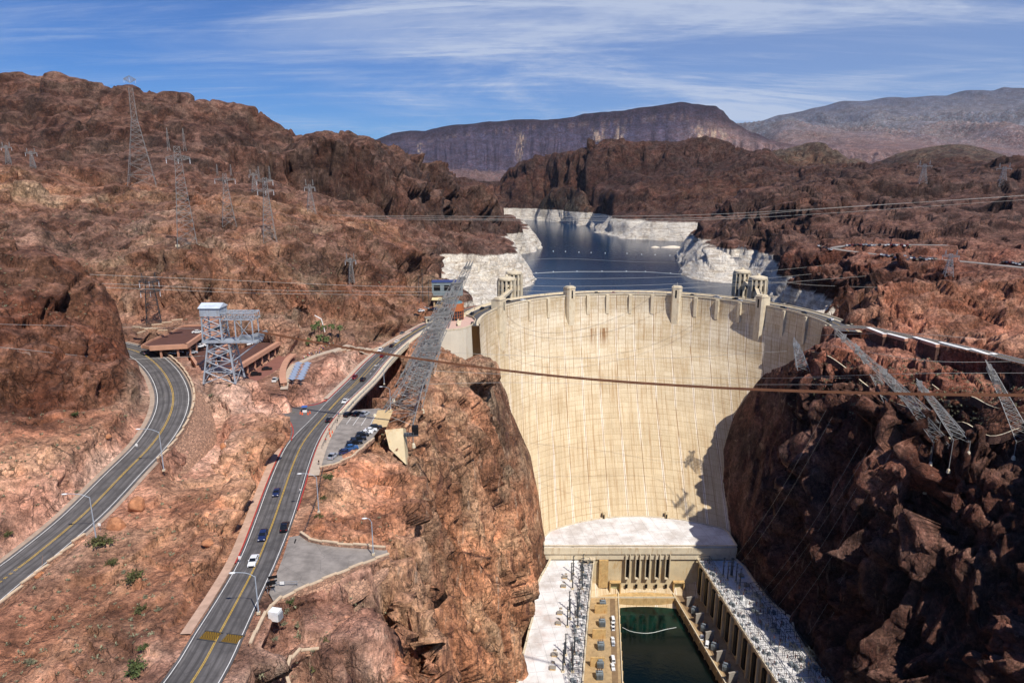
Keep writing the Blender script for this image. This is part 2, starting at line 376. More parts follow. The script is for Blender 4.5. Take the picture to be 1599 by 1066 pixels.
LD('tan', (-400, 450, 300), (0, 470, 310), (80, 490, 312), (140, 500, 315), (190, 515, 305))
# --- parking area, foot of the cliffs
LZ('tan', (208, 528, 24), (235, 540, 22.5), (275, 560, 20.5), (300, 575, 19))
LZ('tan', (210, 512, 29), (260, 508, 30), (320, 505, 30), (345, 510, 26), (405, 520, 18), (440, 532, 12), (480, 536, 8))
LW('tan', (-150, 300, 18), (-120, 300, 12), (-130, 280, 14), (-100, 270, 8))
LZ('cliff', (500, 528, 9), (560, 518, 9), (600, 512, 7), (640, 499, 4), (665, 488, 2), (690, 480, 0))
LD('tan', (150, 500, 330), (200, 495, 335), (260, 498, 330), (320, 492, 335), (360, 495, 345), (400, 495, 355), (450, 505, 370), (500, 505, 385))
LD('cliff', (180, 440, 360), (230, 430, 360), (260, 440, 352), (320, 430, 350), (380, 430, 365), (440, 440, 385), (500, 440, 420), (560, 440, 450), (620, 440, 480), (655, 440, 500))
LD('cliff', (150, 410, 380), (200, 400, 385), (250, 390, 380), (300, 380, 380), (360, 385, 395), (420, 385, 415), (480, 380, 450), (540, 378, 490), (600, 382, 520), (640, 395, 540), (668, 425, 545), (680, 445, 540))
LD('tan', (0, 330, 500), (60, 320, 520), (110, 330, 500), (150, 370, 440), (200, 370, 440), (240, 340, 450))
LD('cliff', (260, 340, 450), (320, 360, 440), (380, 350, 470), (440, 360, 480), (500, 350, 530), (560, 358, 590), (620, 375, 640), (650, 390, 660))
LD('cliff', (-400, 250, 480), (-100, 265, 540), (0, 262, 560), (80, 275, 580), (160, 290, 590), (240, 300, 560), (300, 310, 560), (380, 315, 570), (450, 325, 600))
LD('hill2', (-400, 245, 700), (0, 250, 720), (100, 262, 720), (200, 275, 700), (300, 285, 690), (400, 300, 700), (500, 318, 740), (560, 335, 780), (620, 350, 830), (680, 372, 900), (740, 385, 960))
LD('hill', (-400, 200, 860), (0, 200, 860), (100, 215, 850), (200, 230, 850), (300, 236, 850))
LD('hill', (340, 226, 895), (400, 230, 905), (460, 236, 915), (520, 238, 925), (580, 252, 950), (640, 280, 1000), (690, 306, 1060), (735, 330, 1150), (785, 352, 1280))
LD('hill2', (340, 262, 872), (400, 285, 880), (460, 306, 884), (520, 326, 893), (580, 342, 912), (640, 352, 945), (700, 360, 1015), (740, 366, 1130), (785, 368, 1270))
LD('hill2', (-800, 160, 1000), (-300, 120, 1080), (-100, 125, 1080), (0, 129, 1060), (40, 124, 1050), (72, 121, 1050), (100, 127, 1045), (130, 139, 1030), (150, 142, 1000), (180, 148, 990), (210, 162, 980), (260, 172, 980), (320, 172, 990), (380, 182, 1000), (430, 192, 1010), (470, 200, 1020), (500, 198, 1030), (520, 195, 1040), (560, 205, 1060), (590, 215, 1080), (620, 231, 1110), (660, 256, 1160), (700, 276, 1210), (740, 295, 1270), (780, 320, 1310), (805, 342, 1335), (818, 356, 1360))
LW('hill', (-1500, 1400, 90), (-1100, 1450, 100), (-900, 1500, 80), (-600, 1550, 60), (-400, 1560, 50), (-200, 1600, 20), (-60, 1640, 0))
LW('hill', (-2500, 2200, 60), (-1500, 2300, 60), (-800, 2400, 40), (-300, 2500, 20), (-150, 2700, 0))
# --- left lake shore (z -45 water, z -2 old high-water line)
SHORE = len(LN)
LW('hill', (-24, 530, -45), (-26, 560, -45), (-24, 650, -45), (-15, 750, -45), (5, 850, -45), (22, 899, -45), (28, 960, -45), (26, 1020, -45), (21, 1090, -45), (10, 1180, -45), (2, 1290, -45), (30, 1345, -45), (55, 1402, -45), (58, 1480, -45), (54, 1577, -45), (40, 1900, -45), (10, 2200, -45), (0, 2400, -45), (-20, 2640, -45), (39, 2640, -45), (125, 2640, -45), (200, 2600, -45), (245, 2552, -45), (267, 2263, -45), (255, 1990, -45), (285, 1728, -45), (340, 1690, -45), (410, 1643, -45), (450, 1620, -45), (440, 1500, -45), (380, 1400, -45), (310, 1266, -45), (279, 1135, -45), (262, 1030, -45), (258, 964, -45), (290, 945, -45), (318, 935, -45), (322, 875, -45), (302, 800, -45), (270, 720, -45), (255, 650, -45), (248, 600, -45), (236, 560, -45))
LW('ridge', (-40, 505, -3), (-45, 560, -3), (-75, 656, -3), (-90, 740, -3), (-115, 820, -3), (-120, 885, -3), (-60, 905, -3), (-10, 925, -3), (2, 980, -3), (0, 1090, -3), (-12, 1180, -3), (-25, 1290, -3), (-20, 1330, -3), (15, 1390, -3), (32, 1440, -3), (30, 1580, -3), (8, 1900, -3), (-40, 2200, -3), (-60, 2500, -3), (-50, 2690, -3), (30, 2690, -3), (125, 2690, -3), (250, 2650, -3), (290, 2290, -3), (290, 1990, -3), (300, 1775, -3), (350, 1725, -3), (410, 1680, -3), (480, 1660, -3), (520, 1500, -3), (430, 1430, -3), (350, 1300, -3), (320, 1150, -3), (300, 1060, -3), (296, 1010, -3), (330, 990, -3), (370, 985, -3), (365, 920, -3), (350, 860, -3), (320, 790, -3), (285, 700, -3), (270, 640, -3), (264, 590, -3), (262, 560, -3))
LW('bed', (0, 570, -75), (10, 700, -75), (50, 850, -75), (70, 1000, -75), (70, 1300, -75), (110, 1450, -75), (110, 1800, -75), (100, 2300, -75), (100, 2580, -75), (200, 2300, -75), (180, 1800, -75), (230, 1620, -75), (380, 1580, -75), (250, 1350, -75), (210, 1100, -75), (210, 960, -75), (200, 800, -75), (200, 640, -75), (190, 575, -75), (100, 600, -75), (110, 900, -75), (130, 1200, -75))
LD('hill2', (690, 395, 940), (740, 385, 990), (775, 378, 1060), (770, 362, 1300), (720, 365, 1130), (640, 380, 800), (670, 400, 720))
LD('tan', (700, 445, 620), (690, 455, 560), (700, 468, 520))
# --- far bank and middle ridge
LD('ridge', (725, 275, 3000), (755, 287, 2950), (780, 276, 2900), (800, 262, 2880), (840, 245, 2820), (870, 233, 2780), (900, 226, 2740), (930, 224, 2720), (960, 223, 2700), (1000, 217, 2650), (1050, 218, 2620), (1080, 216, 2600), (1110, 217, 2570), (1140, 224, 2560), (1170, 228, 2540), (1205, 236, 2520), (1230, 252, 2500), (1260, 264, 2500), (1330, 268, 2500), (1400, 270, 2450), (1500, 268, 2400), (1750, 262, 2300))
LD('ridge', (800, 300, 2760), (850, 290, 2620), (890, 285, 2540), (930, 290, 2250), (960, 295, 2080), (1000, 290, 2050), (1050, 290, 2000), (1100, 280, 2050), (1150, 275, 2100), (1200, 265, 2150))
LD('ridge', (872, 242, 2680), (900, 238, 2640), (940, 234, 2600), (1000, 230, 2560), (1060, 231, 2530), (1110, 233, 2500))
LD('ridge2', (872, 278, 2620), (900, 276, 2570), (940, 278, 2530), (1000, 272, 2480), (1060, 268, 2460), (1110, 262, 2440))
LD('ridge2', (860, 290, 2600), (920, 292, 2400), (960, 296, 2200))
LD('ridge', (960, 330, 1900), (1010, 330, 1850), (1060, 330, 1800), (1100, 325, 1780), (1140, 315, 1800))
LW('ridge', (-100, 3500, 60), (300, 3500, 60), (700, 3400, 60), (1000, 2800, 60), (1500, 2750, 60), (1900, 2700, 60), (2600, 2600, 60))
# --- right side, behind the dam
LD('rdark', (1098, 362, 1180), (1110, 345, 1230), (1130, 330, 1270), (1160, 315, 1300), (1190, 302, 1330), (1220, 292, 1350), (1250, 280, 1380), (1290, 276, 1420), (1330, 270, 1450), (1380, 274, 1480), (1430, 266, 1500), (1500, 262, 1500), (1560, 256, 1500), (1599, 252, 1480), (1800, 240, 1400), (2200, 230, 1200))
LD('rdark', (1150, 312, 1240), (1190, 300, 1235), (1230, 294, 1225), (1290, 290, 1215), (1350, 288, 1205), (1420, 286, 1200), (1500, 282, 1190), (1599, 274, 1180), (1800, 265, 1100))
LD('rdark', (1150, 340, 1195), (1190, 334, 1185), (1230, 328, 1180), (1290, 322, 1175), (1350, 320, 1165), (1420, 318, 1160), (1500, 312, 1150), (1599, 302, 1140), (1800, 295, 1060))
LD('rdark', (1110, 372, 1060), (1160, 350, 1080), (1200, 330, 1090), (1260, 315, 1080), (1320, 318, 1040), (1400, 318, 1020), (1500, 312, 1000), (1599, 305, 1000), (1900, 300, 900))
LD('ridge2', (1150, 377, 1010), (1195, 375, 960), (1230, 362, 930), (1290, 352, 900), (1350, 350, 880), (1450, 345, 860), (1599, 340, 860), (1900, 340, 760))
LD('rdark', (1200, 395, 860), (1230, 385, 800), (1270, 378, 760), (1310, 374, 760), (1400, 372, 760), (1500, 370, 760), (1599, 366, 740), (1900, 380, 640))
LD('plat', (1222, 405, 720), (1245, 398, 690), (1275, 395, 670), (1295, 398, 650))
LD('plat', (1240, 425, 620), (1270, 415, 600), (1300, 420, 560), (1330, 432, 520))
LW('rdark', (290, 560, -2), (275, 600, 2), (285, 520, -6), (262, 500, -12), (250, 470, -8), (238, 445, -4))
LZ('plat', (1330, 408, 24), (1400, 412, 25), (1500, 420, 27), (1599, 432, 29), (1800, 450, 30))
LZ('plat', (1380, 390, 29), (1450, 392, 29.5), (1599, 400, 30), (1800, 415, 32))
LD('rcliff', (1343, 436, 455), (1390, 430, 450), (1440, 432, 445), (1500, 436, 440), (1560, 440, 430), (1599, 445, 425), (1900, 470, 340))
LD('rcliff', (1345, 470, 435), (1400, 472, 428), (1450, 478, 420), (1520, 490, 412), (1599, 505, 395), (1900, 540, 310))
LZ('rcliff', (1348, 500, 3), (1400, 508, 3.5), (1470, 520, 4), (1540, 535, 4.5), (1599, 548, 5), (1850, 600, 6))
LZ('bench', (1310, 525, -2.5), (1350, 527, -3), (1400, 538, -4), (1470, 553, -4.5), (1540, 568, -4), (1599, 582, -4), (1800, 620, -4))
LZ('bench', (1290, 560, -12), (1350, 580, -12), (1420, 600, -12), (1500, 620, -11), (1599, 640, -10), (1800, 680, -10))
LZ('bench', (1260, 565, -16), (1340, 615, -18), (1420, 650, -19), (1500, 675, -19), (1599, 672, -16), (1800, 740, -16))
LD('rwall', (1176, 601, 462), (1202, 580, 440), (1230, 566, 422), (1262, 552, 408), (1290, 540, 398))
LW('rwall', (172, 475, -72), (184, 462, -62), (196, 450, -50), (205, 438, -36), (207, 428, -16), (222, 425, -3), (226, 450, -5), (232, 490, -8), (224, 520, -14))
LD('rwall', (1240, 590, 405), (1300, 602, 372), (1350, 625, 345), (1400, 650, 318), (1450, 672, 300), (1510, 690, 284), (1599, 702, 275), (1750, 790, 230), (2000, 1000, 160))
CONR = len(LN)
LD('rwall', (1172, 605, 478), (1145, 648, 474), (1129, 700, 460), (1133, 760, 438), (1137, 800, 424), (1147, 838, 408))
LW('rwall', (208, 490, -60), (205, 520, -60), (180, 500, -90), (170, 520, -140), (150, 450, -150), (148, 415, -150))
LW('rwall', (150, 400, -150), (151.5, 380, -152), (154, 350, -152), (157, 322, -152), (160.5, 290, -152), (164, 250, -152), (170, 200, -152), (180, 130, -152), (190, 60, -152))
LW('rwall', (163, 400, -90), (168, 370, -95), (166, 340, -88), (178, 310, -95), (176, 280, -85), (190, 240, -95), (190, 190, -85), (205, 130, -90), (215, 60, -90))
LW('rwall', (172, 395, -45), (185, 360, -50), (182, 335, -42), (200, 300, -55), (198, 275, -45), (215, 235, -55), (214, 190, -45), (232, 130, -50), (240, 60, -50))
LW('bed', (140, 404, -188), (147, 390, -188), (150, 350, -188), (154, 310, -188), (158, 270, -188), (163, 220, -188), (176, 120, -188), (184, 60, -188))
# --- left canyon wall
LW('bed', (29, 404, -188), (28, 390, -188), (22, 365, -188), (16, 330, -188), (8, 295, -188), (5, 260, -188), (2, 200, -188), (-2, 120, -188), (-4, 60, -188), (60, 300, -188), (100, 200, -188), (80, 380, -188), (85, 60, -188), (80, 450, -188), (90, 520, -180))
LW('lwall', (23.5, 410, -150), (24, 397, -152), (17.5, 376, -152), (14, 350, -152), (10.5, 330, -152), (3, 297, -152), (2, 283, -152), (-2, 240, -152), (-4, 200, -152), (-8, 120, -152), (-12, 60, -152))
CONT = len(LN)
LD('lwall', (750, 550, 425), (765, 562, 425), (783, 598, 425), (800, 640, 425), (828, 700, 422), (838, 780, 412), (850, 830, 404))
LW('lwall', (24, 440, -150), (23, 480, -150), (22, 520, -150), (-13, 462, -50), (-14, 500, -48), (-17, 450, -34), (-24, 480, -25), (-19, 436, -30))
LW('lwall', (9, 400, -90), (0, 375, -95), (-6, 350, -85), (-8, 320, -92), (-14, 290, -85), (-14, 250, -92), (-18, 210, -85), (-20, 170, -90), (-24, 120, -90), (-28, 60, -90))
LW('lwall', (-8, 400, -40), (-14, 370, -46), (-20, 340, -40), (-22, 310, -46), (-26, 280, -42), (-28, 250, -50), (-29, 215, -44), (-30, 180, -48), (-33, 140, -40), (-36, 100, -42), (-40, 60, -40))
LZ('lwall', (745, 560, -9), (730, 575, -12), (700, 580, -9), (685, 600, -11), (668, 620, -11), (660, 650, -12), (650, 700, -14), (640, 760, -14), (630, 820, -13), (640, 880, -14), (660, 960, -16), (680, 1060, -18), (700, 1250, -20))
LZ('orange', (655, 590, -8), (640, 620, -9), (600, 640, -6), (640, 640, -9), (622, 690, -7), (610, 730, -7), (590, 780, -7), (600, 840, -8), (615, 900, -9), (620, 980, -11), (625, 1100, -12), (600, 1300, -12))
LZ('orange', (530, 740, -1.5), (560, 715, -1.5), (520, 790, -2), (540, 840, -4), (510, 700, -.5))
LZ('pink', (440, 960, -3), (520, 920, -4.5), (590, 905, -6), (450, 1040, -5), (540, 1000, -7), (400, 1040, -2), (380, 1150, -3), (500, 1200, -8))
LZ('orange', (603, 630, -1), (612, 615, -1), (625, 595, -1.5), (642, 570, -2), (656, 552, -3), (668, 540, -4))
LW('lwall', (-70, 380, -4), (-60, 400, -5), (-50, 415, -12), (-36, 395, -16), (-32, 425, -22), (-45, 440, -6))
# --- mesa and far mountains
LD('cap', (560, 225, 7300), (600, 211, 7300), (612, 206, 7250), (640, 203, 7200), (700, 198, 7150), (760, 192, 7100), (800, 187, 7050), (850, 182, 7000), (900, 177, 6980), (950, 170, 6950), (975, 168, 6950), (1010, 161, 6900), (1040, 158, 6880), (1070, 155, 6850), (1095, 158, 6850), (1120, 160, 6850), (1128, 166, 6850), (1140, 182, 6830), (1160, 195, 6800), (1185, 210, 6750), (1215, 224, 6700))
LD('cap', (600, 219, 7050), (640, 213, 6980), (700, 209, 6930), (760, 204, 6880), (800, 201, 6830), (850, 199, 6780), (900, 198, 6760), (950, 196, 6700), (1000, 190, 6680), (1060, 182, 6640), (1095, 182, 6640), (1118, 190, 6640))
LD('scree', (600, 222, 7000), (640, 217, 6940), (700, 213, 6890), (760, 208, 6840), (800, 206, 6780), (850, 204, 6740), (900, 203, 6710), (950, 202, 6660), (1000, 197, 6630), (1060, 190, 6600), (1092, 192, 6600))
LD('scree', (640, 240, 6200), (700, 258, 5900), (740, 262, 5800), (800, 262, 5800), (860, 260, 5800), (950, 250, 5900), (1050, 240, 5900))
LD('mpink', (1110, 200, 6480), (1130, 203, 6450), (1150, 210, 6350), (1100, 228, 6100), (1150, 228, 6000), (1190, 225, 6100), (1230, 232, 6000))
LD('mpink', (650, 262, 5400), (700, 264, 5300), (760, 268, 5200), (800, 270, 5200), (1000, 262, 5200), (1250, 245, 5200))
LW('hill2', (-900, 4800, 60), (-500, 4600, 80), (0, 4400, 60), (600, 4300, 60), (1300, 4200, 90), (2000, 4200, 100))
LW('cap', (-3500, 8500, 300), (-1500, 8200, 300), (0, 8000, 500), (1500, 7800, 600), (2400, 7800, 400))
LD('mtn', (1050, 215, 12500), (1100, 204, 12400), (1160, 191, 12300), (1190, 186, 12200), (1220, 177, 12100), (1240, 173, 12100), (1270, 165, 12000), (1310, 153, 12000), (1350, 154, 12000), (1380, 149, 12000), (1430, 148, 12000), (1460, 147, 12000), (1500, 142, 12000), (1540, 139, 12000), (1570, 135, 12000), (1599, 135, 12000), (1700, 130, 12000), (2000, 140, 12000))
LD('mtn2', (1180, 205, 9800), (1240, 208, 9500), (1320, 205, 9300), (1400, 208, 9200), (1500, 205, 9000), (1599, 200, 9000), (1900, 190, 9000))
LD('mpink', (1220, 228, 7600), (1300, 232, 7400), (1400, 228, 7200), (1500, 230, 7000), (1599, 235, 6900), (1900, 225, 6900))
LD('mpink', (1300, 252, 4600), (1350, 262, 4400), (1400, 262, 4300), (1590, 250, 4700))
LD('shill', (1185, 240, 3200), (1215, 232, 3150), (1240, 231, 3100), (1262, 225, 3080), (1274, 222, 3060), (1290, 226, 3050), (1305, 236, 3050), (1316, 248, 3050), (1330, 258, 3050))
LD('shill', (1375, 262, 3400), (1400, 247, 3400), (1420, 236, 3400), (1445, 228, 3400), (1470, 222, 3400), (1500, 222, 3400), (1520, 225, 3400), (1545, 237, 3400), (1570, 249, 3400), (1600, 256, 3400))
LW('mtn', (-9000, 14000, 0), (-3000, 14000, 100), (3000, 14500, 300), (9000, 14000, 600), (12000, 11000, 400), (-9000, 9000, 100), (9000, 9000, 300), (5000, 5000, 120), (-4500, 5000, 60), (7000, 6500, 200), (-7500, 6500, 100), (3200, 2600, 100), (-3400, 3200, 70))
LW('bench', (420, 60, -10), (600, 300, 20), (900, 500, 60), (1500, 1000, 120), (280, 60, -30), (1200, 300, 90), (2300, 1600, 160))
# ------------------------------------------------------------------ terrain
def hash3(ix, iy, iz, k=0):
    h = (ix.astype(np.int64) * 374761393 + iy.astype(np.int64) * 668265263 + iz.astype(np.int64) * 2147483647 + k * 974634777) & 0xFFFFFFFF
    h = ((h ^ (h >> 13)) * 1274126177) & 0xFFFFFFFF
    return ((h ^ (h >> 16)) & 0xFFFFFF).astype(np.float32) / 16777216.0
def vnoise(x, y, z, k=0):
    xi, yi, zi = np.floor(x), np.floor(y), np.floor(z)
    fx, fy, fz = (x - xi).astype(np.float32), (y - yi).astype(np.float32), (z - zi).astype(np.float32)
    fx = fx * fx * (3 - 2 * fx); fy = fy * fy * (3 - 2 * fy); fz = fz * fz * (3 - 2 * fz); o = 0
    for a in (0, 1):
        for b in (0, 1):
            for c in (0, 1):
                o = o + hash3(xi + a, yi + b, zi + c, k) * ((fx if a else 1 - fx) * (fy if b else 1 - fy) * (fz if c else 1 - fz))
    return o * 2 - 1
def worley(x, y, z, k=0):
    """F1, F2, a random value of the nearest cell and its tilt: each cell is one flat, tilted rock face"""
    xi, yi, zi = np.floor(x), np.floor(y), np.floor(z)
    f1 = np.full(x.shape, 9, np.float32); f2 = f1.copy(); idv = np.zeros(x.shape, np.float32); tl = idv.copy()
    for a in (-1, 0, 1):
        for b in (-1, 0, 1):
            for c in (-1, 0, 1):
                cx, cy, cz = xi + a, yi + b, zi + c
                h = hash3(cx, cy, cz, k)
                ox, oy, oz = (cx + h - x), (cy + (h * 91.7) % 1 - y), (cz + (h * 613.3) % 1 - z)
                d = (ox * ox + oy * oy + oz * oz).astype(np.float32); tn = ox * ((h * 17.3) % 1 - .5) + oy * ((h * 53.1) % 1 - .5) + oz * ((h * 29.7) % 1 - .35); n = d < f1
                f2 = np.where(n, f1, np.minimum(f2, d)); idv = np.where(n, (h * 37.9) % 1, idv); tl = np.where(n, tn.astype(np.float32), tl); f1 = np.where(n, d, f1)
    return np.sqrt(f1), np.sqrt(f2), idv, tl
def seg_dist(px, py, line):
    """distance from points to a polyline and the line's height at the nearest point"""
    best = np.full(px.shape, 1e9, np.float32); zb = np.zeros(px.shape, np.float32)
    for a, b in zip(line[:-1], line[1:]):
        dx, dy = b[0] - a[0], b[1] - a[1]; l2 = dx * dx + dy * dy + 1e-9
        t = np.clip(((px - a[0]) * dx + (py - a[1]) * dy) / l2, 0, 1)
        d = np.hypot(px - a[0] - t * dx, py - a[1] - t * dy); n = d < best
        best = np.where(n, d, best); zb = np.where(n, a[2] + t * (b[2] - a[2]), zb)
    return best, zb
def in_poly(px, py, poly):
    ins = np.zeros(px.shape, bool); n = len(poly)
    for i in range(n):
        x1, y1 = poly[i][:2]; x2, y2 = poly[(i + 1) % n][:2]
        if y1 == y2: continue
        ins ^= ((y1 > py) != (y2 > py)) & (px < (x2 - x1) * (py - y1) / (y2 - y1) + x1)
    return ins
def poly_mask(px, py, poly, fade):
    d, _ = seg_dist(px, py, [(*p[:2], 0) for p in poly] + [(*poly[0][:2], 0)])
    s = np.where(in_poly(px, py, poly), -1, 1) * d
    return 1 - np.clip(s / fade, 0, 1)      # 1 inside, fading outside

# control points in (angle, log distance) space
cpts = []
for col, ln in LN:
    q = [(math.atan2(p[0], p[1]), math.log(math.hypot(p[0], p[1])), p[2]) for p in ln]
    r0 = srgb(C[col])
    for i, p in enumerate(q):
        cpts.append((*p, *r0))
        if i + 1 < len(q):
            b = q[i + 1]; d = math.hypot(b[0] - p[0], b[1] - p[1]); m = int(d / 0.02)
            if d < 0.6:
                for k in range(1, m + 1):
                    t = k / (m + 1)
                    # interpolate in plan (world) rather than in angle, so straight runs stay straight
                    wx = ln[i][0] * (1 - t) + ln[i + 1][0] * t; wy = ln[i][1] * (1 - t) + ln[i + 1][1] * t; wz = ln[i][2] * (1 - t) + ln[i + 1][2] * t
                    cpts.append((math.atan2(wx, wy), math.log(math.hypot(wx, wy)), wz, *r0))
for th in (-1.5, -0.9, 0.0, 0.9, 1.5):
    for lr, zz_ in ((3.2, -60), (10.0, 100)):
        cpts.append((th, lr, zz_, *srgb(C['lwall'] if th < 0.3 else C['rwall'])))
seen = {}
for c in cpts: seen[(round(c[0], 4), round(c[1], 4))] = c
cpts = list(seen.values())
vs, es, fs, ov, oe, of = delaunay_2d_cdt([Vector((c[0], c[1])) for c in cpts], [], [], 0, 1e-6)
val = np.array([[c[2], c[3], c[4], c[5]] for c in cpts])[[o[0] for o in ov]]
vxy = np.array([[v.x, v.y] for v in vs])

def u2th(u): return math.atan((u - 799.5) / FPX)
ths = []
t = -0.98
while t < 0.98:
    ths.append(t)
    fine = (-0.25 < t < 0.10) or (0.24 < t < 0.66)
    t += 0.00115 if fine else (0.0022 if -0.68 < t < 0.72 else 0.006)
TH = np.array(ths)
rr = [52.0]
while rr[-1] < 14500:
    r = rr[-1]; k = 0.0058 if r < 110 else 0.0033 if r < 720 else 0.0048 if r < 3400 else 0.006 if (5600 < r < 7400 or 8600 < r < 12300) else 0.012
    rr.append(r * (1 + k))
RR = np.array(rr)
LR = np.log(RR)
nT, nR = len(TH), len(RR)
base = np.zeros((nR, nT, 4)); hit = np.zeros((nR, nT), bool)
for f in fs:
    p = vxy[list(f)]; w = val[list(f)]
    i0, i1 = np.searchsorted(LR, [p[:, 1].min(), p[:, 1].max()]); j0, j1 = np.searchsorted(TH, [p[:, 0].min(), p[:, 0].max()])
    i0 = max(i0 - 1, 0); j0 = max(j0 - 1, 0); i1 = min(i1 + 1, nR); j1 = min(j1 + 1, nT)
    if i1 <= i0 or j1 <= j0: continue
    A, B = np.meshgrid(TH[j0:j1], LR[i0:i1])
    d = (p[1, 1] - p[2, 1]) * (p[0, 0] - p[2, 0]) + (p[2, 0] - p[1, 0]) * (p[0, 1] - p[2, 1])
    if abs(d) < 1e-14: continue
    l0 = ((p[1, 1] - p[2, 1]) * (A - p[2, 0]) + (p[2, 0] - p[1, 0]) * (B - p[2, 1])) / d
    l1 = ((p[2, 1] - p[0, 1]) * (A - p[2, 0]) + (p[0, 0] - p[2, 0]) * (B - p[2, 1])) / d
    l2 = 1 - l0 - l1; m = (l0 >= -1e-6) & (l1 >= -1e-6) & (l2 >= -1e-6)
    vv = l0[..., None] * w[0] + l1[..., None] * w[1] + l2[..., None] * w[2]
    base[i0:i1, j0:j1][m] = vv[m]; hit[i0:i1, j0:j1] |= m
def blur(a, n):
    for _ in range(n):
        b = a.copy(); b[1:-1] = (a[:-2] + 2 * a[1:-1] + a[2:]) / 4; a = b
        b = a.copy(); b[:, 1:-1] = (a[:, :-2] + 2 * a[:, 1:-1] + a[:, 2:]) / 4; a = b
    return a
H = blur(base[..., 0], 3); COLR = blur(base[..., 1:], 14)
X = RR[:, None] * np.sin(TH)[None]; Y = RR[:, None] * np.cos(TH)[None]
RG = np.repeat(RR[:, None], nT, 1)
near = RR < 900; nn = int(near.sum())
# flattened ground: roads, car parks, building sites.  flat = 1 keeps the surface smooth and at the given level
flat = np.zeros((nR, nT)); Hf = np.zeros((nR, nT)); Xn, Yn = X[:nn], Y[:nn]
def lay(mask, z):
    """blend a level surface into the near ground"""
    global H
    H[:nn] = H[:nn] * (1 - mask) + z * mask
    flat[:nn] = np.maximum(flat[:nn], np.clip(mask * 1.15, 0, 1))
def sm(a, b, x): t_ = np.clip((x - a) / (b - a), 0, 1); return t_ * t_ * (3 - 2 * t_)
PARK = [pz(512, 722, 0), pz(560, 690, 0), pz(596, 660, 0), pz(612, 636, 0), pz(590, 632, 0), pz(556, 640, 0), pz(520, 668, 0), pz(500, 700, 0), pz(492, 728, 0)]
PULL = [pz(470, 832, 0), pz(520, 848, 0), pz(606, 858, 0), pz(608, 872, 0), pz(540, 895, 0), pz(470, 915, 0), pz(425, 935, 0), pz(430, 900, 0)]
PLAZA = [pz(405, 590, 5), pz(455, 545, 8), pz(540, 535, 7), pz(500, 560, 6), pz(465, 600, 4.5), pz(425, 612, 4.5)]
GRAV1 = [pz(236, 600, 17), pz(212, 636, 17), pz(206, 676, 16), pz(225, 690, 13.5), pz(246, 650, 14.5)]
GRAV2 = [pz(248, 733, 9.5), pz(252, 745, 9), pz(215, 790, 7), pz(165, 838, 5.5), pz(150, 828, 5.8)]
JUNC = [pz(436, 640, .3), pz(520, 626, .2), pz(560, 590, 0), pz(500, 680, 0), pz(462, 668, 0)]
GARAGE = [pz(232, 556, 20.5), pz(210, 520, 25), pz(260, 508, 27), pz(345, 512, 22), pz(410, 526, 16), pz(445, 545, 9), pz(400, 600, 6), pz(330, 575, 13), pz(270, 565, 18)]
DECKS = (([(222, 541), (240, 531), (266, 521), (286, 510), (338, 508), (291, 541), (236, 544)], 24.5), ([(292, 549), (342, 520), (368, 531), (309, 574)], 18.0), ([(318, 579), (398, 529), (435, 536), (353, 586)], 12.5), ([(352, 590), (436, 541), (462, 556), (448, 580), (444, 604), (404, 606)], 10.7))
for g_ in (GRAV1, GRAV2):
    d, z = seg_dist(Xn, Yn, HWY); lay(poly_mask(Xn, Yn, g_, 2.5) * .9, z - .2)
d, z = seg_dist(Xn, Yn, HWY); lay(1 - sm(7.0, 11.5, d), z - 0.10)
d, z = seg_dist(Xn, Yn, MID)
gapm = np.zeros_like(d)
lay((1 - sm(8.5, 12.0, d)) , z - 0.30)
d, z = seg_dist(Xn, Yn, AZR); lay(1 - sm(5.5, 8.0, d), z - 0.10)
d, z = seg_dist(Xn, Yn, AZ2); lay(1 - sm(7.0, 13.0, d), z - 0.10)
for poly, zz_ in ((PARK, -0.1), (PULL, -0.1), (JUNC, 0.0)):
    lay(poly_mask(Xn, Yn, poly, 3.0), zz_)
lay(poly_mask(Xn, Yn, PLAZA, 5.0), 5.4)
# the gap the road bridges beside the canyon rim
GAP = [pz(530, 640, 0), pz(552, 604, 0), pz(588, 562, 0), pz(620, 538, 0), pz(644, 540, 0), pz(638, 557, 0), pz(618, 585, 0), pz(603, 610, 0), pz(592, 637, 0), pz(570, 642, 0)]
gm = poly_mask(Xn, Yn, GAP, 2.5)
H[:nn] = H[:nn] - gm * 30
flat[:nn] = np.maximum(flat[:nn], gm * .6)
for px_, z_d in DECKS: lay(poly_mask(Xn, Yn, [pz(u, v, z_d) for u, v in px_], 2.0), z_d - 4.6)
rw_ = poly_mask(X, Y, [(135, 430), (148, 392), (150, 60), (330, 60), (260, 300), (205, 410), (160, 470)], 12.0)
em_ = poly_mask(Xn, Yn, [pz(304, 612, 15), pz(345, 640, 8), pz(345, 738, 5), pz(268, 736, 9), pz(300, 668, 13)], 3.0); H[:nn] -= em_ * 4.5; flat[:nn] = np.maximum(flat[:nn], em_ * .8)
# building sites in the canyon floor and under the dam stay calm
fl = poly_mask(Xn, Yn, [(20, 400), (150, 400), (160, 60), (0, 60)], 6.0); flat[:nn] = np.maximum(flat[:nn], fl * 0.75)
fg = poly_mask(Xn, Yn, [p for p in GARAGE], 6.0); flat[:nn] = np.maximum(flat[:nn], fg * 0.85)
fr = poly_mask(Xn, Yn, [(120, 400), (150, 400), (200, 425), (200, 520), (150, 520)], 8.0); flat[:nn] = np.maximum(flat[:nn], fr * 0.55)
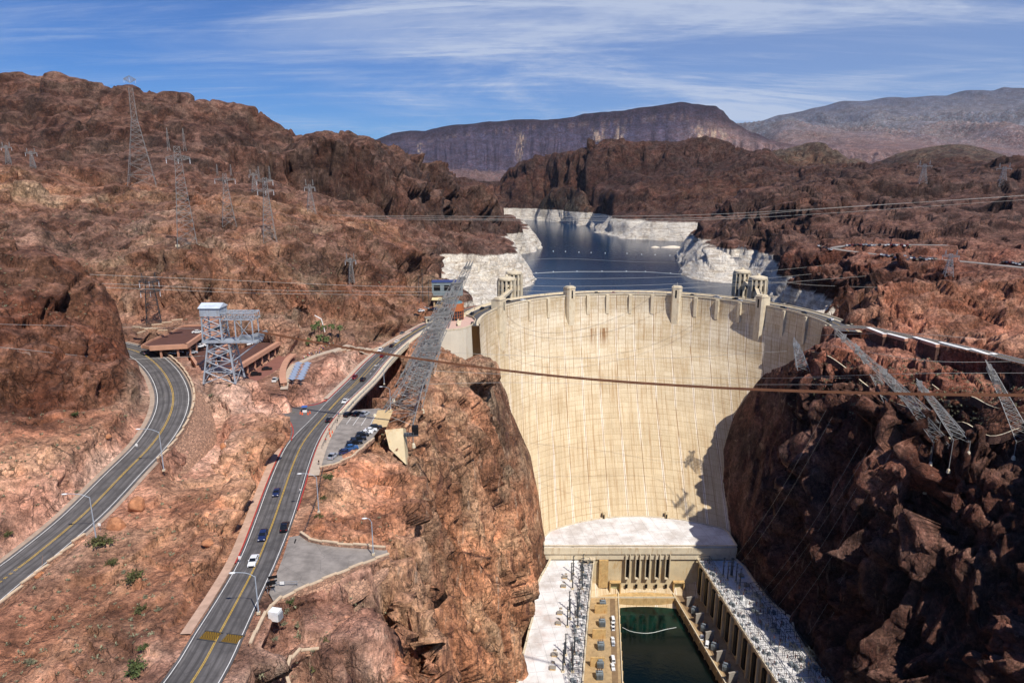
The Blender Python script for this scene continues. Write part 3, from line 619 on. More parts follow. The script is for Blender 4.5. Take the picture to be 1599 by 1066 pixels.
# rock relief, pushed out along the surface normal
def normals(P):
    a = np.gradient(P, axis=0); b = np.gradient(P, axis=1); n = np.cross(b, a); n /= np.linalg.norm(n, axis=2, keepdims=True) + 1e-9
    n *= np.sign(n[..., 2:3] + 1e-9); return n
PT = np.stack([X, Y, H], 2)
nrm = blur(normals(PT), 4); nrm /= np.linalg.norm(nrm, axis=2, keepdims=True) + 1e-9
steep = 1 - np.clip(nrm[..., 2], 0, 1)
dr = np.gradient(RR)[:, None] * np.ones((1, nT))
def wgt(Lw):
    hi = 1 - sm(0.09, 0.2, Lw / RG); lo = sm(1.8, 3.4, Lw / dr); return hi * lo
rough = (0.55 + 0.62 * sm(240, 420, RG) + 0.45 * sm(700, 1500, RG) + 0.95 * np.clip(steep * 1.9, 0, 1)) * (1 - flat)
farz = sm(3500, 6000, RG)
rough = rough * (1 + 0.35 * (1 - sm(230, 300, RG)))
rough = rough * (1 - 0.35 * farz) * (1 + 0.55 * rw_)
for ci_ in (CONT, CONR):
    d, _ = seg_dist(Xn, Yn, LN[ci_][1]); rough[:nn] *= 0.2 + 0.8 * sm(8, 45, d)
d, _ = seg_dist(Xn, Yn, HWY); rough[:nn] *= 0.25 + 0.75 * sm(8, 30, d)
rough[:nn] *= 1 - 0.75 * poly_mask(Xn, Yn, [(22, 425), (150, 425), (164, 60), (-4, 60)], 16.0)
rough[:nn] *= 1 - 0.7 * poly_mask(Xn, Yn, [(-25, 385), (30, 385), (30, 470), (-25, 470)], 10.0)
rough[:nn] *= 1 - 0.6 * poly_mask(Xn, Yn, [(165, 470), (170, 400), (235, 400), (240, 500)], 12.0)
rough[:nn] *= 1 - 0.92 * poly_mask(Xn, Yn, [(-28, 440), (40, 432), (160, 450), (200, 500), (190, 560), (-28, 560)], 8.0)
si_ = (RR > 500) & (RR < 3000); sj_ = (TH > -0.3) & (TH < 0.5); ix_ = np.ix_(si_, sj_)
d, _ = seg_dist(X[ix_], Y[ix_], LN[SHORE][1]); rough[ix_] *= 0.30 + 0.70 * sm(0.015, 0.06, d / RG[ix_])
disp = np.zeros((nR, nT), np.float32); zof = np.zeros((nR, nT), np.float32)
x_, y_, z_ = PT[..., 0], PT[..., 1], PT[..., 2]
wx = vnoise(x_ / 37, y_ / 37, z_ / 37, 11) * 9; wy = vnoise(x_ / 37, y_ / 37, z_ / 37, 12) * 9
for k, Lw in enumerate((640, 320, 160, 80, 40, 20, 10, 5.2, 2.6)):
    w = wgt(Lw)
    rows = np.where(w.max(1) > 0.01)[0]
    if not len(rows): continue
    s = slice(rows[0], rows[-1] + 1)
    n = vnoise((x_[s] + wx[s]) / Lw + 5.3 * k, (y_[s] + wy[s]) / Lw, z_[s] / Lw * (0.8 - 0.45 * np.clip(steep[s] * 2 - .4, 0, 1)), k)
    rg = 0.62 - np.abs(n) * 2.2
    amp = (0.07 if Lw > 100 else 0.11 if Lw > 60 else 0.15 if Lw > 15 else 0.16) * Lw
    disp[s] += amp * (1 - 0.55 * np.clip(steep[s] * 2 - .3, 0, 1) * (Lw < 60)) * w[s] * rough[s] * (0.5 * n + 0.5 * rg * (1 if k % 2 else -1))
for k, (Lw, am) in enumerate(((90, 0.18), (34, 0.20), (13, 0.32), (5.5, 0.36), (2.6, 0.34), (1.35, 0.30))):
    w = wgt(Lw)
    rows = np.where(w.max(1) > 0.01)[0]; s = slice(rows[0], rows[-1] + 1)
    ax = (x_[s] + wx[s] * (0.5 if Lw < 20 else 1.2)) / Lw; ay = (y_[s] + wy[s] * 0.5) / Lw; az = z_[s] / (Lw * (1.45 + 2.2 * np.clip(steep[s] * 2 - .5, 0, 1)))
    f1, f2, idv, tl = worley(ax + 0.2 * az, ay, az, 20 + k)
    blk = (idv - 0.5) * 0.75 + tl * 2.0 + np.clip((f2 - f1) * 7, 0, 1) * 0.16 - 0.12
    disp[s] += am * Lw * w[s] * rough[s] * (1 + (0.45 if Lw < 15 else -0.35) * rw_[s]) * blk * (0.5 + 0.5 * np.clip(steep[s] * 1.6, 0, 1))
keep = np.ones((nR, nT))
# the high-water line and the shore stay close to their control lines
PT += nrm * disp[..., None] * keep[..., None]
# gullies down the far scree and ranges (ridged, running down the slope)
gul = vnoise(TH[None] * 95 + vnoise(x_ / 900, y_ / 900, 0 * x_, 31) * 0.7, np.log(RG) * 4, 0 * RG, 32)
gul2 = vnoise(TH[None] * 230 + vnoise(x_ / 500, y_ / 500, 0 * x_, 33) * 0.6, np.log(RG) * 7, 0 * RG, 34)
PT[..., 2] += sm(4600, 5800, RG) * (1 - sm(6500, 6650, RG)) * (-(1 - np.abs(gul) * 2) * 14 - (1 - np.abs(gul2) * 2) * 9)
PT[..., 2] += sm(8200, 9500, RG) * (1 - sm(11600, 12000, RG)) * vnoise(x_ / 620 + y_ / 2600, y_ / 1500, 0 * x_, 35) * 190
PT[..., 2] += sm(8200, 9500, RG) * (1 - sm(11800, 12000, RG)) * (1 - 2 * np.abs(vnoise(x_ / 300 + y_ / 700, y_ / 900, 0 * x_, 36))) * 95
# attributes
lake = np.clip(sm(515, 530, Y) * (1 - sm(2900, 3000, Y)) * sm(-430, -380, X) * (1 - sm(560, 640, X)), 0, 1)
lake *= 1 - sm(8, 18, PT[..., 2])
colv = COLR * (1 + 0.30 * vnoise(PT[..., 0] / 60, PT[..., 1] / 60, PT[..., 2] / 40, 51))[..., None] * (1 + 0.16 * vnoise(PT[..., 0] / 14, PT[..., 1] / 14, PT[..., 2] / 9, 52))[..., None]
dk_ = sm(0.02, 0.42, vnoise(PT[..., 0] / 95, PT[..., 1] / 95, PT[..., 2] / 50, 71) + 0.5 * vnoise(PT[..., 0] / 28, PT[..., 1] / 28, PT[..., 2] / 20, 72)) * sm(260, 420, RG) * (1 - sm(4000, 5000, RG)) * 0.65
colv = colv * (1 - dk_[..., None]) + dk_[..., None] * np.array(srgb((72, 52, 46)))
pl_ = sm(0.12, 0.45, vnoise(PT[..., 0] / 44, PT[..., 1] / 44, PT[..., 2] / 26, 81) * .7 + .5 * vnoise(PT[..., 0] / 13, PT[..., 1] / 13, PT[..., 2] / 8, 82)) * sm(150, 260, RG) * (1 - sm(700, 900, RG)) * 0.42 * (X < 60) * sm(0.19, 0.27, COLR[..., 0])
colv = colv * (1 - pl_[..., None]) + pl_[..., None] * np.array(srgb((186, 158, 132)))
big = vnoise(PT[..., 0] / 210, PT[..., 1] / 210, PT[..., 2] / 90, 53)
colv[..., 0] *= 1 + 0.10 * big; colv[..., 2] *= 1 - 0.12 * big
mz = sm(5600, 5800, RG) * (1 - sm(7300, 7400, RG))
th_ = TH[None] + 0 * RG; sk = vnoise(th_ * 420 + np.log(RG) * 6, 0 * RG, 0 * RG + 3.3, 61) * .6 + vnoise(th_ * 150, np.log(RG) * 5, 0 * RG, 62) * .5
colv *= (1 + mz * .30 * sk)[..., None]
for u_, v0_, v1_, w_, D_ in ((655, 222, 236, 5, 6800), (812, 210, 240, 7, 6600), (935, 203, 222, 9, 6600), (968, 204, 224, 6, 6600), (1092, 196, 214, 8, 6400), (1120, 192, 200, 20, 6400)):
    q0, q1 = pd(u_, v0_, 6900), pd(u_, v1_, 6300); a_ = math.atan2(q0[0], q0[1]); ww = w_ / 1040.0
    mk_ = np.exp(-((th_ - a_) / ww) ** 2 * 1.2) * sm(5900, 6200, RG) * (1 - sm(6650, 6800, RG)); mk_ *= np.clip(.3 + 1.2 * vnoise(th_ * 600, np.log(RG) * 60, 0 * RG, 63), 0, 1)
    colv = colv * (1 - mk_[..., None]) + mk_[..., None] * np.array(srgb((196, 172, 150)))
sc2_ = sm(-2, 2, PT[..., 2] * 0 + (RG - 6790) / 20) * (1 - sm(-2, 2, (RG - 6850) / 20)) * sm(0, .3, vnoise(th_ * 260, 0 * RG, 0 * RG, 64)) * .35; colv = colv * (1 - sc2_[..., None]) + sc2_[..., None] * np.array(srgb((150, 128, 122)))
streak = np.clip((1 - sm(900, 1500, RG)) * np.clip(steep * 1.6 - 0.25, 0, 1) * (0.30 + 0.70 * poly_mask(X, Y, [(-60, 90), (-70, 300), (-40, 430), (60, 430), (40, 60)], 20.0)), 0, 1)
sclA = sm(500, 2600, RG)
GRID = PT

def sheet(name, i0, i1, j0, j1, mat, step=1):
    P = PT[i0:i1:step, j0:j1:step]; a, b = P.shape[:2]
    me = bpy.data.meshes.new(name); me.vertices.add(a * b); me.vertices.foreach_set('co', P.reshape(-1).astype(np.float32))
    idx = np.arange(a * b).reshape(a, b)
    q = np.stack([idx[:-1, :-1], idx[:-1, 1:], idx[1:, 1:], idx[1:, :-1]], -1).reshape(-1, 4)
    nf = len(q); me.loops.add(nf * 4); me.loops.foreach_set('vertex_index', q.reshape(-1).astype(np.int32))
    me.polygons.add(nf); me.polygons.foreach_set('loop_start', np.arange(0, nf * 4, 4, dtype=np.int32)); me.polygons.foreach_set('loop_total', np.full(nf, 4, np.int32))
    me.update(calc_edges=True)
    ca = me.attributes.new('Col', 'FLOAT_COLOR', 'POINT'); cc = np.concatenate([colv[i0:i1:step, j0:j1:step], lake[i0:i1:step, j0:j1:step, None]], 2); ca.data.foreach_set('color', cc.reshape(-1).astype(np.float32))
    for nm, ar in (('streak', streak), ('scl', sclA)):
        fa = me.attributes.new(nm, 'FLOAT', 'POINT'); fa.data.foreach_set('value', ar[i0:i1:step, j0:j1:step].reshape(-1).astype(np.float32))
    me.polygons.foreach_set('use_smooth', np.ones(nf, bool))
    me.materials.append(mat)
    o = bpy.data.objects.new(name, me); COL.objects.link(o); o['kind'] = 'structure'; return o
ROCK = rock_material()
iN = int(np.searchsorted(RR, 880)); iM = int(np.searchsorted(RR, 4300))
sheet('ground', 0, iN + 1, 0, nT, ROCK)
sheet('hills', iN, iM + 1, 0, nT, ROCK)
sheet('mountains', iM, nR, 0, nT, ROCK)
def gz(x, y):
    """height of the built ground at a plan point"""
    t_ = math.atan2(x, y); r_ = math.hypot(x, y)
    j = int(np.clip(np.searchsorted(TH, t_), 1, nT - 1)); i = int(np.clip(np.searchsorted(RR, r_), 1, nR - 1))
    a = (t_ - TH[j - 1]) / (TH[j] - TH[j - 1]); b = (r_ - RR[i - 1]) / (RR[i] - RR[i - 1])
    Z = PT[..., 2]; return float((Z[i - 1, j - 1] * (1 - a) + Z[i - 1, j] * a) * (1 - b) + (Z[i, j - 1] * (1 - a) + Z[i, j] * a) * b)
def gray(u, v, dmax=2500.0, d0=60.0):
    """the ground point seen at a picture position"""
    dx, dy, dz = ray(u, v); t_ = d0
    while t_ < dmax:
        x, y, z = dx * t_, dy * t_, CZ + dz * t_
        if z <= gz(x, y): return (x, y, gz(x, y))
        t_ *= 1.004
    return (dx * t_, dy * t_, CZ + dz * t_)
print('terrain', nT, nR, nT * nR, round(time.time() - T0, 1))
# ------------------------------------------------------------------ water
def water_material(name, col, bumpd, scale, rough=0.08):
    s = NT(name); co = s.coord('Object', scale)
    h = s.noise(co, 1.0, 6, 0.6, 0.3)
    c = s.mix(s.mapr(s.noise(s.coord('Object'), 0.008, 5, 0.6), 0.3, 0.7), srgb(tuple(x * 0.86 for x in col)), srgb(col))
    s.b.inputs['IOR'].default_value = 1.33; s.b.inputs['Specular IOR Level'].default_value = 0.10
    return s.fin(c, rough, s.bump(h, 0.6, bumpd))
lw = MB(); ua = [(94 + 128 * math.sin(R(-80 + 160 * i / 40)), 442 + 128 * math.cos(R(-80 + 160 * i / 40)), -45) for i in range(41)]
lw.strip(ua, [(-300 + 1200 * i / 40, 2900, -45) for i in range(41)])
tag(lw.build('water', water_material('lake_water', (16, 48, 76), 0.35, (0.25, 0.12, 1), 0.12)), kind='structure')

# ------------------------------------------------------------------ dam
def prof(z):
    """centre x, centre y, radius of the downstream face at height z (metres below the crest)"""
    zs = [0, -6, -15, -40, -80, -140, -190]; ap = [558, 558, 557, 545, 508, 435, 374]; rd = [116, 116, 115.5, 113, 109, 102, 96]; cxx = [94, 94, 94, 93, 91, 88, 86]
    f = lambda a: float(np.interp(-z, [-q for q in zs], a)); return f(cxx), f(ap) - f(rd), f(rd)
def face(th, z, out=0.0):
    cx0, cy0, r0 = prof(z); return Vector((cx0 + (r0 - out) * math.sin(th), cy0 + (r0 - out) * math.cos(th), z))
def dam_material():
    s = NT("dam_concrete"); uv = s.n('ShaderNodeUVMap'); uv.uv_map = 'UVMap'; co = uv.outputs[0]
    ob = s.coord('Object')
    def mp(scl):
        m = s.n('ShaderNodeMapping'); s.l(co, m.inputs[0]); m.inputs['Scale'].default_value = scl; return m.outputs[0]
    sep = s.n('ShaderNodeSeparateXYZ'); s.l(co, sep.inputs[0]); U, V = sep.outputs[0], sep.outputs[1]
    wob = s.m_('MULTIPLY', s.m_('SUBTRACT', s.noise(ob, 0.5, 3, 0.5), 0.5), 0.12)
    fu = s.m_('FRACT', s.m_('ADD', s.m_('DIVIDE', U, 7.6), s.m_('MULTIPLY', wob, 0.2))); fv = s.m_('FRACT', s.m_('ADD', s.m_('DIVIDE', V, 3.05), wob)); fh = s.m_('FRACT', s.m_('DIVIDE', U, 15.2))
    du = s.m_('MINIMUM', fu, s.m_('SUBTRACT', 1.0, fu)); dv = s.m_('MINIMUM', fv, s.m_('SUBTRACT', 1.0, fv)); dh = s.m_('MINIMUM', fh, s.m_('SUBTRACT', 1.0, fh))
    fv2 = s.m_('FRACT', s.m_('DIVIDE', V, 24.0)); dv2 = s.m_('MINIMUM', fv2, s.m_('SUBTRACT', 1.0, fv2))
    lu = s.mapr(du, 0.040, 0.012); lv = s.mapr(dv, 0.12, 0.04); lh = s.mapr(dh, 0.026, 0.012)
    on = s.noise(mp((0.05, 0.4, 1)), 1.0, 4, 0.6); on2 = s.noise(mp((0.4, 0.04, 1)), 1.0, 4, 0.6)
    # block tone: a random value per pour block
    cu = s.m_('FLOOR', s.m_('DIVIDE', U, 7.6)); cv = s.m_('FLOOR', s.m_('DIVIDE', V, 3.05)); cu2 = s.m_('FLOOR', s.m_('DIVIDE', U, 15.2)); cv2 = s.m_('FLOOR', s.m_('DIVIDE', V, 12.2))
    def wn(a, b):
        cm = s.n('ShaderNodeCombineXYZ'); s.l(a, cm.inputs[0]); s.l(b, cm.inputs[1]); w = s.n('ShaderNodeTexWhiteNoise'); s.l(cm.outputs[0], w.inputs['Vector']); return w.outputs['Value']
    b1 = wn(cu, cv); b2 = wn(cu2, cv2)
    tone = s.m_('ADD', s.m_('MULTIPLY', b1, 0.08), s.m_('MULTIPLY', b2, 0.07))
    tone = s.m_('ADD', tone, s.m_('MULTIPLY', s.noise(ob, 0.03, 6, 0.6), 0.35))
    tone = s.m_('ADD', tone, s.m_('MULTIPLY', s.noise(ob, 0.8, 6, 0.7), 0.32))
    low = s.mapr(V, 0, -110)
    ca = s.mix(low, srgb((224, 213, 190)), srgb((216, 195, 158)))
    c = s.mix(s.mapr(tone, 0.26, 0.58), srgb((190, 170, 136)), ca)
    # vertical runs: rust brown and pale efflorescence, strongest along the joints
    vs1 = s.noise(mp((0.55, 0.022, 1)), 1.0, 7, 0.7, 0.15); vs2 = s.noise(mp((1.3, 0.05, 1)), 1.0, 6, 0.7, 0.1)
    c = s.mix(s.m_('MULTIPLY', s.mapr(vs1, 0.51, 0.64), 0.60), c, srgb((160, 122, 78)))
    c = s.mix(s.m_('MULTIPLY', s.mapr(vs2, 0.53, 0.65), 0.52), c, srgb((176, 142, 100)))
    c = s.mix(s.m_('MULTIPLY', s.mapr(vs2, 0.46, 0.34), 0.42), c, srgb((230, 218, 194)))
    c = s.mix(s.m_('MULTIPLY', lu, s.mapr(on2, 0.42, 0.6, 0.25, 0.85)), c, srgb((140, 104, 64)))
    c = s.mix(s.m_('MULTIPLY', s.mapr(dh, 0.075, 0.03), s.mapr(on2, 0.60, 0.42, 0.0, 0.9)), c, srgb((242, 234, 216)))
    c = s.mix(s.m_('MULTIPLY', lh, 0.75), c, srgb((140, 104, 66)))
    c = s.mix(s.m_('MULTIPLY', lv, s.mapr(on, 0.42, 0.66, 0.10, 0.46)), c, srgb((150, 122, 86)))
    c = s.mix(s.m_('MULTIPLY', s.mapr(dv2, 0.012, 0.004), 0.18), c, srgb((150, 122, 86)))
    # the short dark brown run of seepage high on the face
    g1 = s.m_('MULTIPLY', s.m_('MULTIPLY', s.mapr(U, 160.0, 160.5), s.mapr(U, 175.5, 175)), s.m_('MULTIPLY', s.mapr(V, -27, -27.5), s.mapr(V, -44, -32)))
    g2 = s.mapr(s.noise(mp((1.1, 0.02, 1)), 1.0, 3, 0.6), 0.42, 0.56)
    c = s.mix(s.m_('MULTIPLY', s.m_('MULTIPLY', g1, g2), 0.85), c, srgb((128, 84, 40)))
    bh = s.m_('SUBTRACT', s.noise(ob, 1.2, 6, 0.6), s.m_('MULTIPLY', s.m_('MAXIMUM', lv, lu), 0.6))
    return s.fin(c, 0.9, s.bump(bh, 0.45, 0.25))
DAMM = dam_material()
CONC = plain('pale_concrete', (214, 200, 172), 0.88, var=0.08, nscale=0.25, bump=0.05, dirt=(176, 146, 104))
CONC2 = plain('tan_concrete', (196, 170, 130), 0.9, var=0.12, nscale=0.2, bump=0.05, dirt=(168, 126, 70))
DARKC = plain('shadow_opening', (22, 20, 20), 0.6, var=0.1)
ASPH = plain('plain_asphalt', (86, 84, 84), 0.9, var=0.10, nscale=0.3, bump=0.03)
dam = empty('dam', (94, 442, 0), label='great curved pale concrete arch dam between the canyon walls, holding back the blue lake', cat='dam')
A0, A1 = R(-96), R(104)
def dam_mesh():
    n1 = 150; zsn = [0.0, -1.4] + list(np.linspace(-3, -192, 90)); vs = []; uvs = []; fs = []; T = [A0 + (A1 - A0) * i / n1 for i in range(n1 + 1)]
    top = [Vector((94 + 131 * math.sin(t), 442 + 131 * math.cos(t), 0)) for t in T]
    rows = []
    for z in zsn:
        rows.append(len(vs))
        for t in T: vs.append(face(t, z)); uvs.append(((t - A0) * 112, z))
    up = len(vs)
    for z in (0, -192):
        for t in T: vs.append((94 + 131 * math.sin(t), 442 + 131 * math.cos(t), z)); uvs.append(((t - A0) * 112, z))
    m = n1 + 1
    for a in range(len(zsn) - 1):
        for i in range(n1): fs.append((a * m + i, (a + 1) * m + i, (a + 1) * m + i + 1, a * m + i + 1))
    for i in range(n1):
        fs.append((i, i + 1, up + i + 1, up + i)); fs.append((up + i, up + i + 1, up + m + i + 1, up + m + i))
    fs.append(tuple(r_ for r_ in rows) + (up + m, up))
    me = bpy.data.meshes.new('face'); me.from_pydata([tuple(v) for v in vs], [], fs)
    ul = me.uv_layers.new(name='UVMap'); li = np.zeros(len(me.loops), np.int32); me.loops.foreach_get('vertex_index', li)
    ul.data.foreach_set('uv', np.array(uvs, np.float32)[li].reshape(-1)); me.materials.append(DAMM)
    me.polygons.foreach_set('use_smooth', [True] * len(me.polygons))
    o = bpy.data.objects.new('face', me); COL.objects.link(o); o.parent = dam; o.location = (-94, -442, 0); return o
dam_mesh()
def dpart(mb, name, mat): return mb.build(name, mat, dam, (-94, -442, 0))
def arc(rad, z, a0=A0, a1=A1, n=120): return [(94 + rad * math.sin(a0 + (a1 - a0) * i / n), 442 + rad * math.cos(a0 + (a1 - a0) * i / n), z) for i in range(n + 1)]
def arcwall(r0, r1, z0, z1, a0=A0, a1=A1, n=120):
    m = MB(); i0, o0, i1, o1 = arc(r0, z0, a0, a1, n), arc(r1, z0, a0, a1, n), arc(r0, z1, a0, a1, n), arc(r1, z1, a0, a1, n)
    m.strip(i0, i1); m.strip(i1, o1); m.strip(o1, o0); m.strip(o0, i0); return m
AT = R(96)
dpart(arcwall(115.6, 116.1, 0.004, 1.2, A0, AT), 'parapet', CONC)
dpart(arcwall(130.4, 131.0, 0.004, 1.3, A0, AT), 'parapet', CONC)
dpart(arcwall(116.1, 118.0, 0.0, 0.16, A0, AT), 'sidewalk', CONC)
dpart(arcwall(128.4, 130.4, 0.0, 0.16, A0, AT), 'sidewalk', CONC)
dpart(MB().strip(arc(118.0, 0.02), arc(128.4, 0.02)), 'roadway', ASPH)
m = MB()
for r in (123.05, 123.35): m.strip(arc(r, 0.026), arc(r + 0.14, 0.026))
YEL = plain('yellow_paint', (214, 172, 60), 0.7, var=0.12, nscale=1.0); WHT = plain('white_paint', (232, 230, 224), 0.7, var=0.08, nscale=1.0)
dpart(m, 'road_line', YEL)
def th_of(u, z=0.0, v=470):
    """angle round the dam of the face point seen at picture column u"""
    best = None
    for i in range(700):
        t = A0 + (A1 - A0) * i / 700; q = face(t, z); uu = pxy(q)[0]
        if best is None or abs(uu - u) < best[0]: best = (abs(uu - u), t)
    return best[1]
# the pilasters under the roadway: vertical fins standing clear of the leaning face
def fin_mb(t, w, outp, z1, top=0.0, head=0.0):
    q = face(t, 0); n = Vector((-math.sin(t), -math.cos(t), 0)); s_ = Vector((n.y, -n.x, 0))
    pts = []
    for a, b in ((-w / 2, -14), (w / 2, -14), (w / 2, outp), (-w / 2, outp)): pts.append(tuple((q + s_ * a + n * b))[:2])
    return MB().prism(pts, z1, top)
for u in (826, 855, 918, 949, 985, 1019, 1088, 1121, 1156, 1226, 1261, 1293):
    t = th_of(u); lowz = -16.0 if u < 1200 else -20.0
    dpart(fin_mb(t, 2.6, 2.0, lowz, -0.05), 'pilaster', CONC)
for u in (778, 889, 1057, 1190):
    t = th_of(u); q = face(t, 0); n = Vector((-math.sin(t), -math.cos(t), 0)); s_ = Vector((n.y, -n.x, 0))
    def pl(a, b): return tuple(q + s_ * a + n * b)[:2]
    tw = dpart(MB().prism([pl(*p) for p in ((-3.8, -4), (3.8, -4), (3.8, 3.0), (2.6, 4.8), (-2.6, 4.8), (-3.8, 3.0))], -46, 7.0), 'elevator_tower', CONC)
    b = MB().prism([pl(*p) for p in ((-4.1, -2.2), (4.1, -2.2), (4.1, 3.2), (2.8, 5.1), (-2.8, 5.1), (-4.1, 3.2))], 7.0, 7.9)
    b.prism([pl(*p) for p in ((-3.2, -1.8), (3.2, -1.8), (3.2, 2.2), (2.2, 3.6), (-2.2, 3.6), (-3.2, 2.2))], 7.9, 8.7); b.build('cap', CONC, tw)
    MB().prism([pl(*p) for p in ((-0.7, 4.81), (0.7, 4.81), (0.7, 4.87), (-0.7, 4.87))], -1.0, 5.5).build('window', DARKC, tw)
    c = q + n * 0.5; MB().tube([(c.x, c.y, 8.7), (c.x, c.y, 11.5)], 0.12, 4).build('mast', CONC, tw)
# ------------------------------------------------------------------ roads, markings, kerbs
def asphalt(name, rgb, tracks=True):
    s = NT(name); uv = s.n('ShaderNodeUVMap'); uv.uv_map = 'UVMap'; co = s.coord('Object')
    sp_ = s.n('ShaderNodeSeparateXYZ'); s.l(uv.outputs[0], sp_.inputs[0])
    c = s.mix(s.mapr(s.noise(co, 0.25, 6, 0.6), 0.3, 0.7), srgb(tuple(x * 0.88 for x in rgb)), srgb(tuple(x * 1.12 for x in rgb)))
    if tracks:
        m = s.n('ShaderNodeMapping'); s.l(uv.outputs[0], m.inputs[0]); m.inputs['Scale'].default_value = (1.6, 0.012, 1)
        st = s.noise(m.outputs[0], 1.0, 5, 0.7)
        # wheel tracks and oil strip run with the lanes
        w = s.m_('SINE', s.m_('MULTIPLY', sp_.outputs[0], 2 * math.pi / 1.75))
        f = s.m_('ADD', s.m_('MULTIPLY', s.mapr(w, -0.4, 0.9), 0.35), s.m_('MULTIPLY', s.mapr(st, 0.38, 0.66), 0.55))
        c = s.mix(f, c, srgb(tuple(x * 0.66 for x in rgb)))
        m2 = s.n('ShaderNodeMapping'); s.l(uv.outputs[0], m2.inputs[0]); m2.inputs['Scale'].default_value = (0.5, 0.06, 1)
        c = s.mix(s.m_('MULTIPLY', s.mapr(s.noise(m2.outputs[0], 1.0, 6, 0.7), 0.56, 0.68), 0.35), c, srgb((140, 134, 128)))
    ck = s.voro(co, 0.16); c = s.mix(s.m_('MULTIPLY', s.mapr(ck, 0.012, 0.0), 0.35), c, srgb((40, 40, 42)))
    return s.fin(c, 0.9, s.bump(s.noise(co, 6, 3, 0.6), 0.4, 0.02))
ASP = asphalt('road_asphalt', (104, 100, 98)); ASP2 = asphalt('worn_asphalt', (142, 134, 126), False); SHO = plain('gravel_shoulder', (166, 146, 128), 0.95, var=0.14, nscale=0.6, bump=0.04)
PAVE = plain('pavement_concrete', (188, 170, 150), 0.92, var=0.10, nscale=0.5, bump=0.03); REDP = plain('red_kerb_paint', (176, 62, 56), 0.75, var=0.15, nscale=1.2)
def stripuv(name, l, r, mat, z=0.0, kind='structure', parent=None):
    vs = [(p[0], p[1], p[2] + z) for p in l] + [(p[0], p[1], p[2] + z) for p in r]; n = len(l); fs_ = [(i, n + i, n + i + 1, i + 1) for i in range(n - 1)]
    me = bpy.data.meshes.new(name); me.from_pydata(vs, [], fs_); acc = 0; uvv = []
    al = [0.0]
    for i in range(1, n): al.append(al[-1] + (Vector(r[i]) - Vector(r[i - 1])).length)
    wl = [(Vector(l[i]) - Vector(r[i])).length for i in range(n)]
    uvs_ = [(-wl[i] / 2, al[i]) for i in range(n)] + [(wl[i] / 2, al[i]) for i in range(n)]
    ul = me.uv_layers.new(name='UVMap'); li = np.zeros(len(me.loops), np.int32); me.loops.foreach_get('vertex_index', li); ul.data.foreach_set('uv', np.array(uvs_, np.float32)[li].reshape(-1))
    me.materials.append(mat); me.validate()
    # faces must look up
    o = bpy.data.objects.new(name, me); COL.objects.link(o)
    if len(me.polygons) and me.polygons[0].normal.z < 0: me.flip_normals()
    if kind: o['kind'] = kind
    if parent: o.parent = parent
    return o
def polyflat(name, pts, mat, z=0.0, kind='structure'):
    m = MB(); n = len(pts); a = sum(pts[i][0] * pts[(i + 1) % n][1] - pts[(i + 1) % n][0] * pts[i][1] for i in range(n))
    if a < 0: pts = pts[::-1]
    m.add([(p[0], p[1], p[2] + z) for p in pts], [tuple(range(n))]); o = m.build(name, mat)
    if kind: o['kind'] = kind
    return o
def dash(line, w, on, off, z):
    m = MB(); acc = 0; run = []; on_ = True
    for a, b in zip(line[:-1], line[1:]):
        L_ = (b - a).length; k = max(1, int(L_ / 0.5))
        for i in range(k):
            p = a + (b - a) * (i / k); acc += L_ / k; run.append(p)
            if acc > (on if on_ else off):
                if on_ and len(run) > 1: m.strip([q + Vector((0, 0, z)) for q in offset_line(run, -w / 2)], [q + Vector((0, 0, z)) for q in offset_line(run, w / 2)])
                on_ = not on_; acc = 0; run = [p]
    return m
# highway (upper left)
stripuv('shoulder', offset_line(HWY, -7.4), offset_line(HWY, 7.2), SHO, 0.0)
stripuv('road', offset_line(HWY, -5.9), offset_line(HWY, 6.0), ASP, 0.006)
def mark(line, d, w, mat, z, name='road_marking'):
    return stripuv(name, offset_line(line, d - w / 2), offset_line(line, d + w / 2), mat, z)
for d, w, mt in ((-5.0, .16, WHT), (5.0, .16, WHT), (-.2, .13, YEL), (.2, .13, YEL)): mark(HWY, d, w, mt, 0.012)
# main road: both edges traced on the ground
stripuv('road', LEs, REs, ASP, 0.006)
def between(f, i0=0, i1=None): return [LEs[i].lerp(REs[i], f) for i in range(i0, i1 or nR_)]
def mk2(f, w, mat, z, i0=0, i1=None, fend=None):
    i1 = i1 or nR_; c = [LEs[i].lerp(REs[i], f if fend is None else f + (fend - f) * (i - i0) / (i1 - i0)) for i in range(i0, i1)]; return mark(c, 0, w, mat, z)
for f in (.055, .945): mk2(f, .15, WHT, 0.012)
for f in (.49, .515): mk2(f, .12, YEL, 0.012, 0, 46)
mk2(.50, .18, YEL, 0.012, 46, 72, .60); mk2(.46, .18, YEL, 0.012, 46, 72, .38)
for f in (.50, .53): mk2(f, .18, YEL, 0.012, 74, nR_)
dm = dash(between(.74, 60, 78), .14, 3, 5, 0.013).build('road_marking', WHT); dm['kind'] = 'structure'
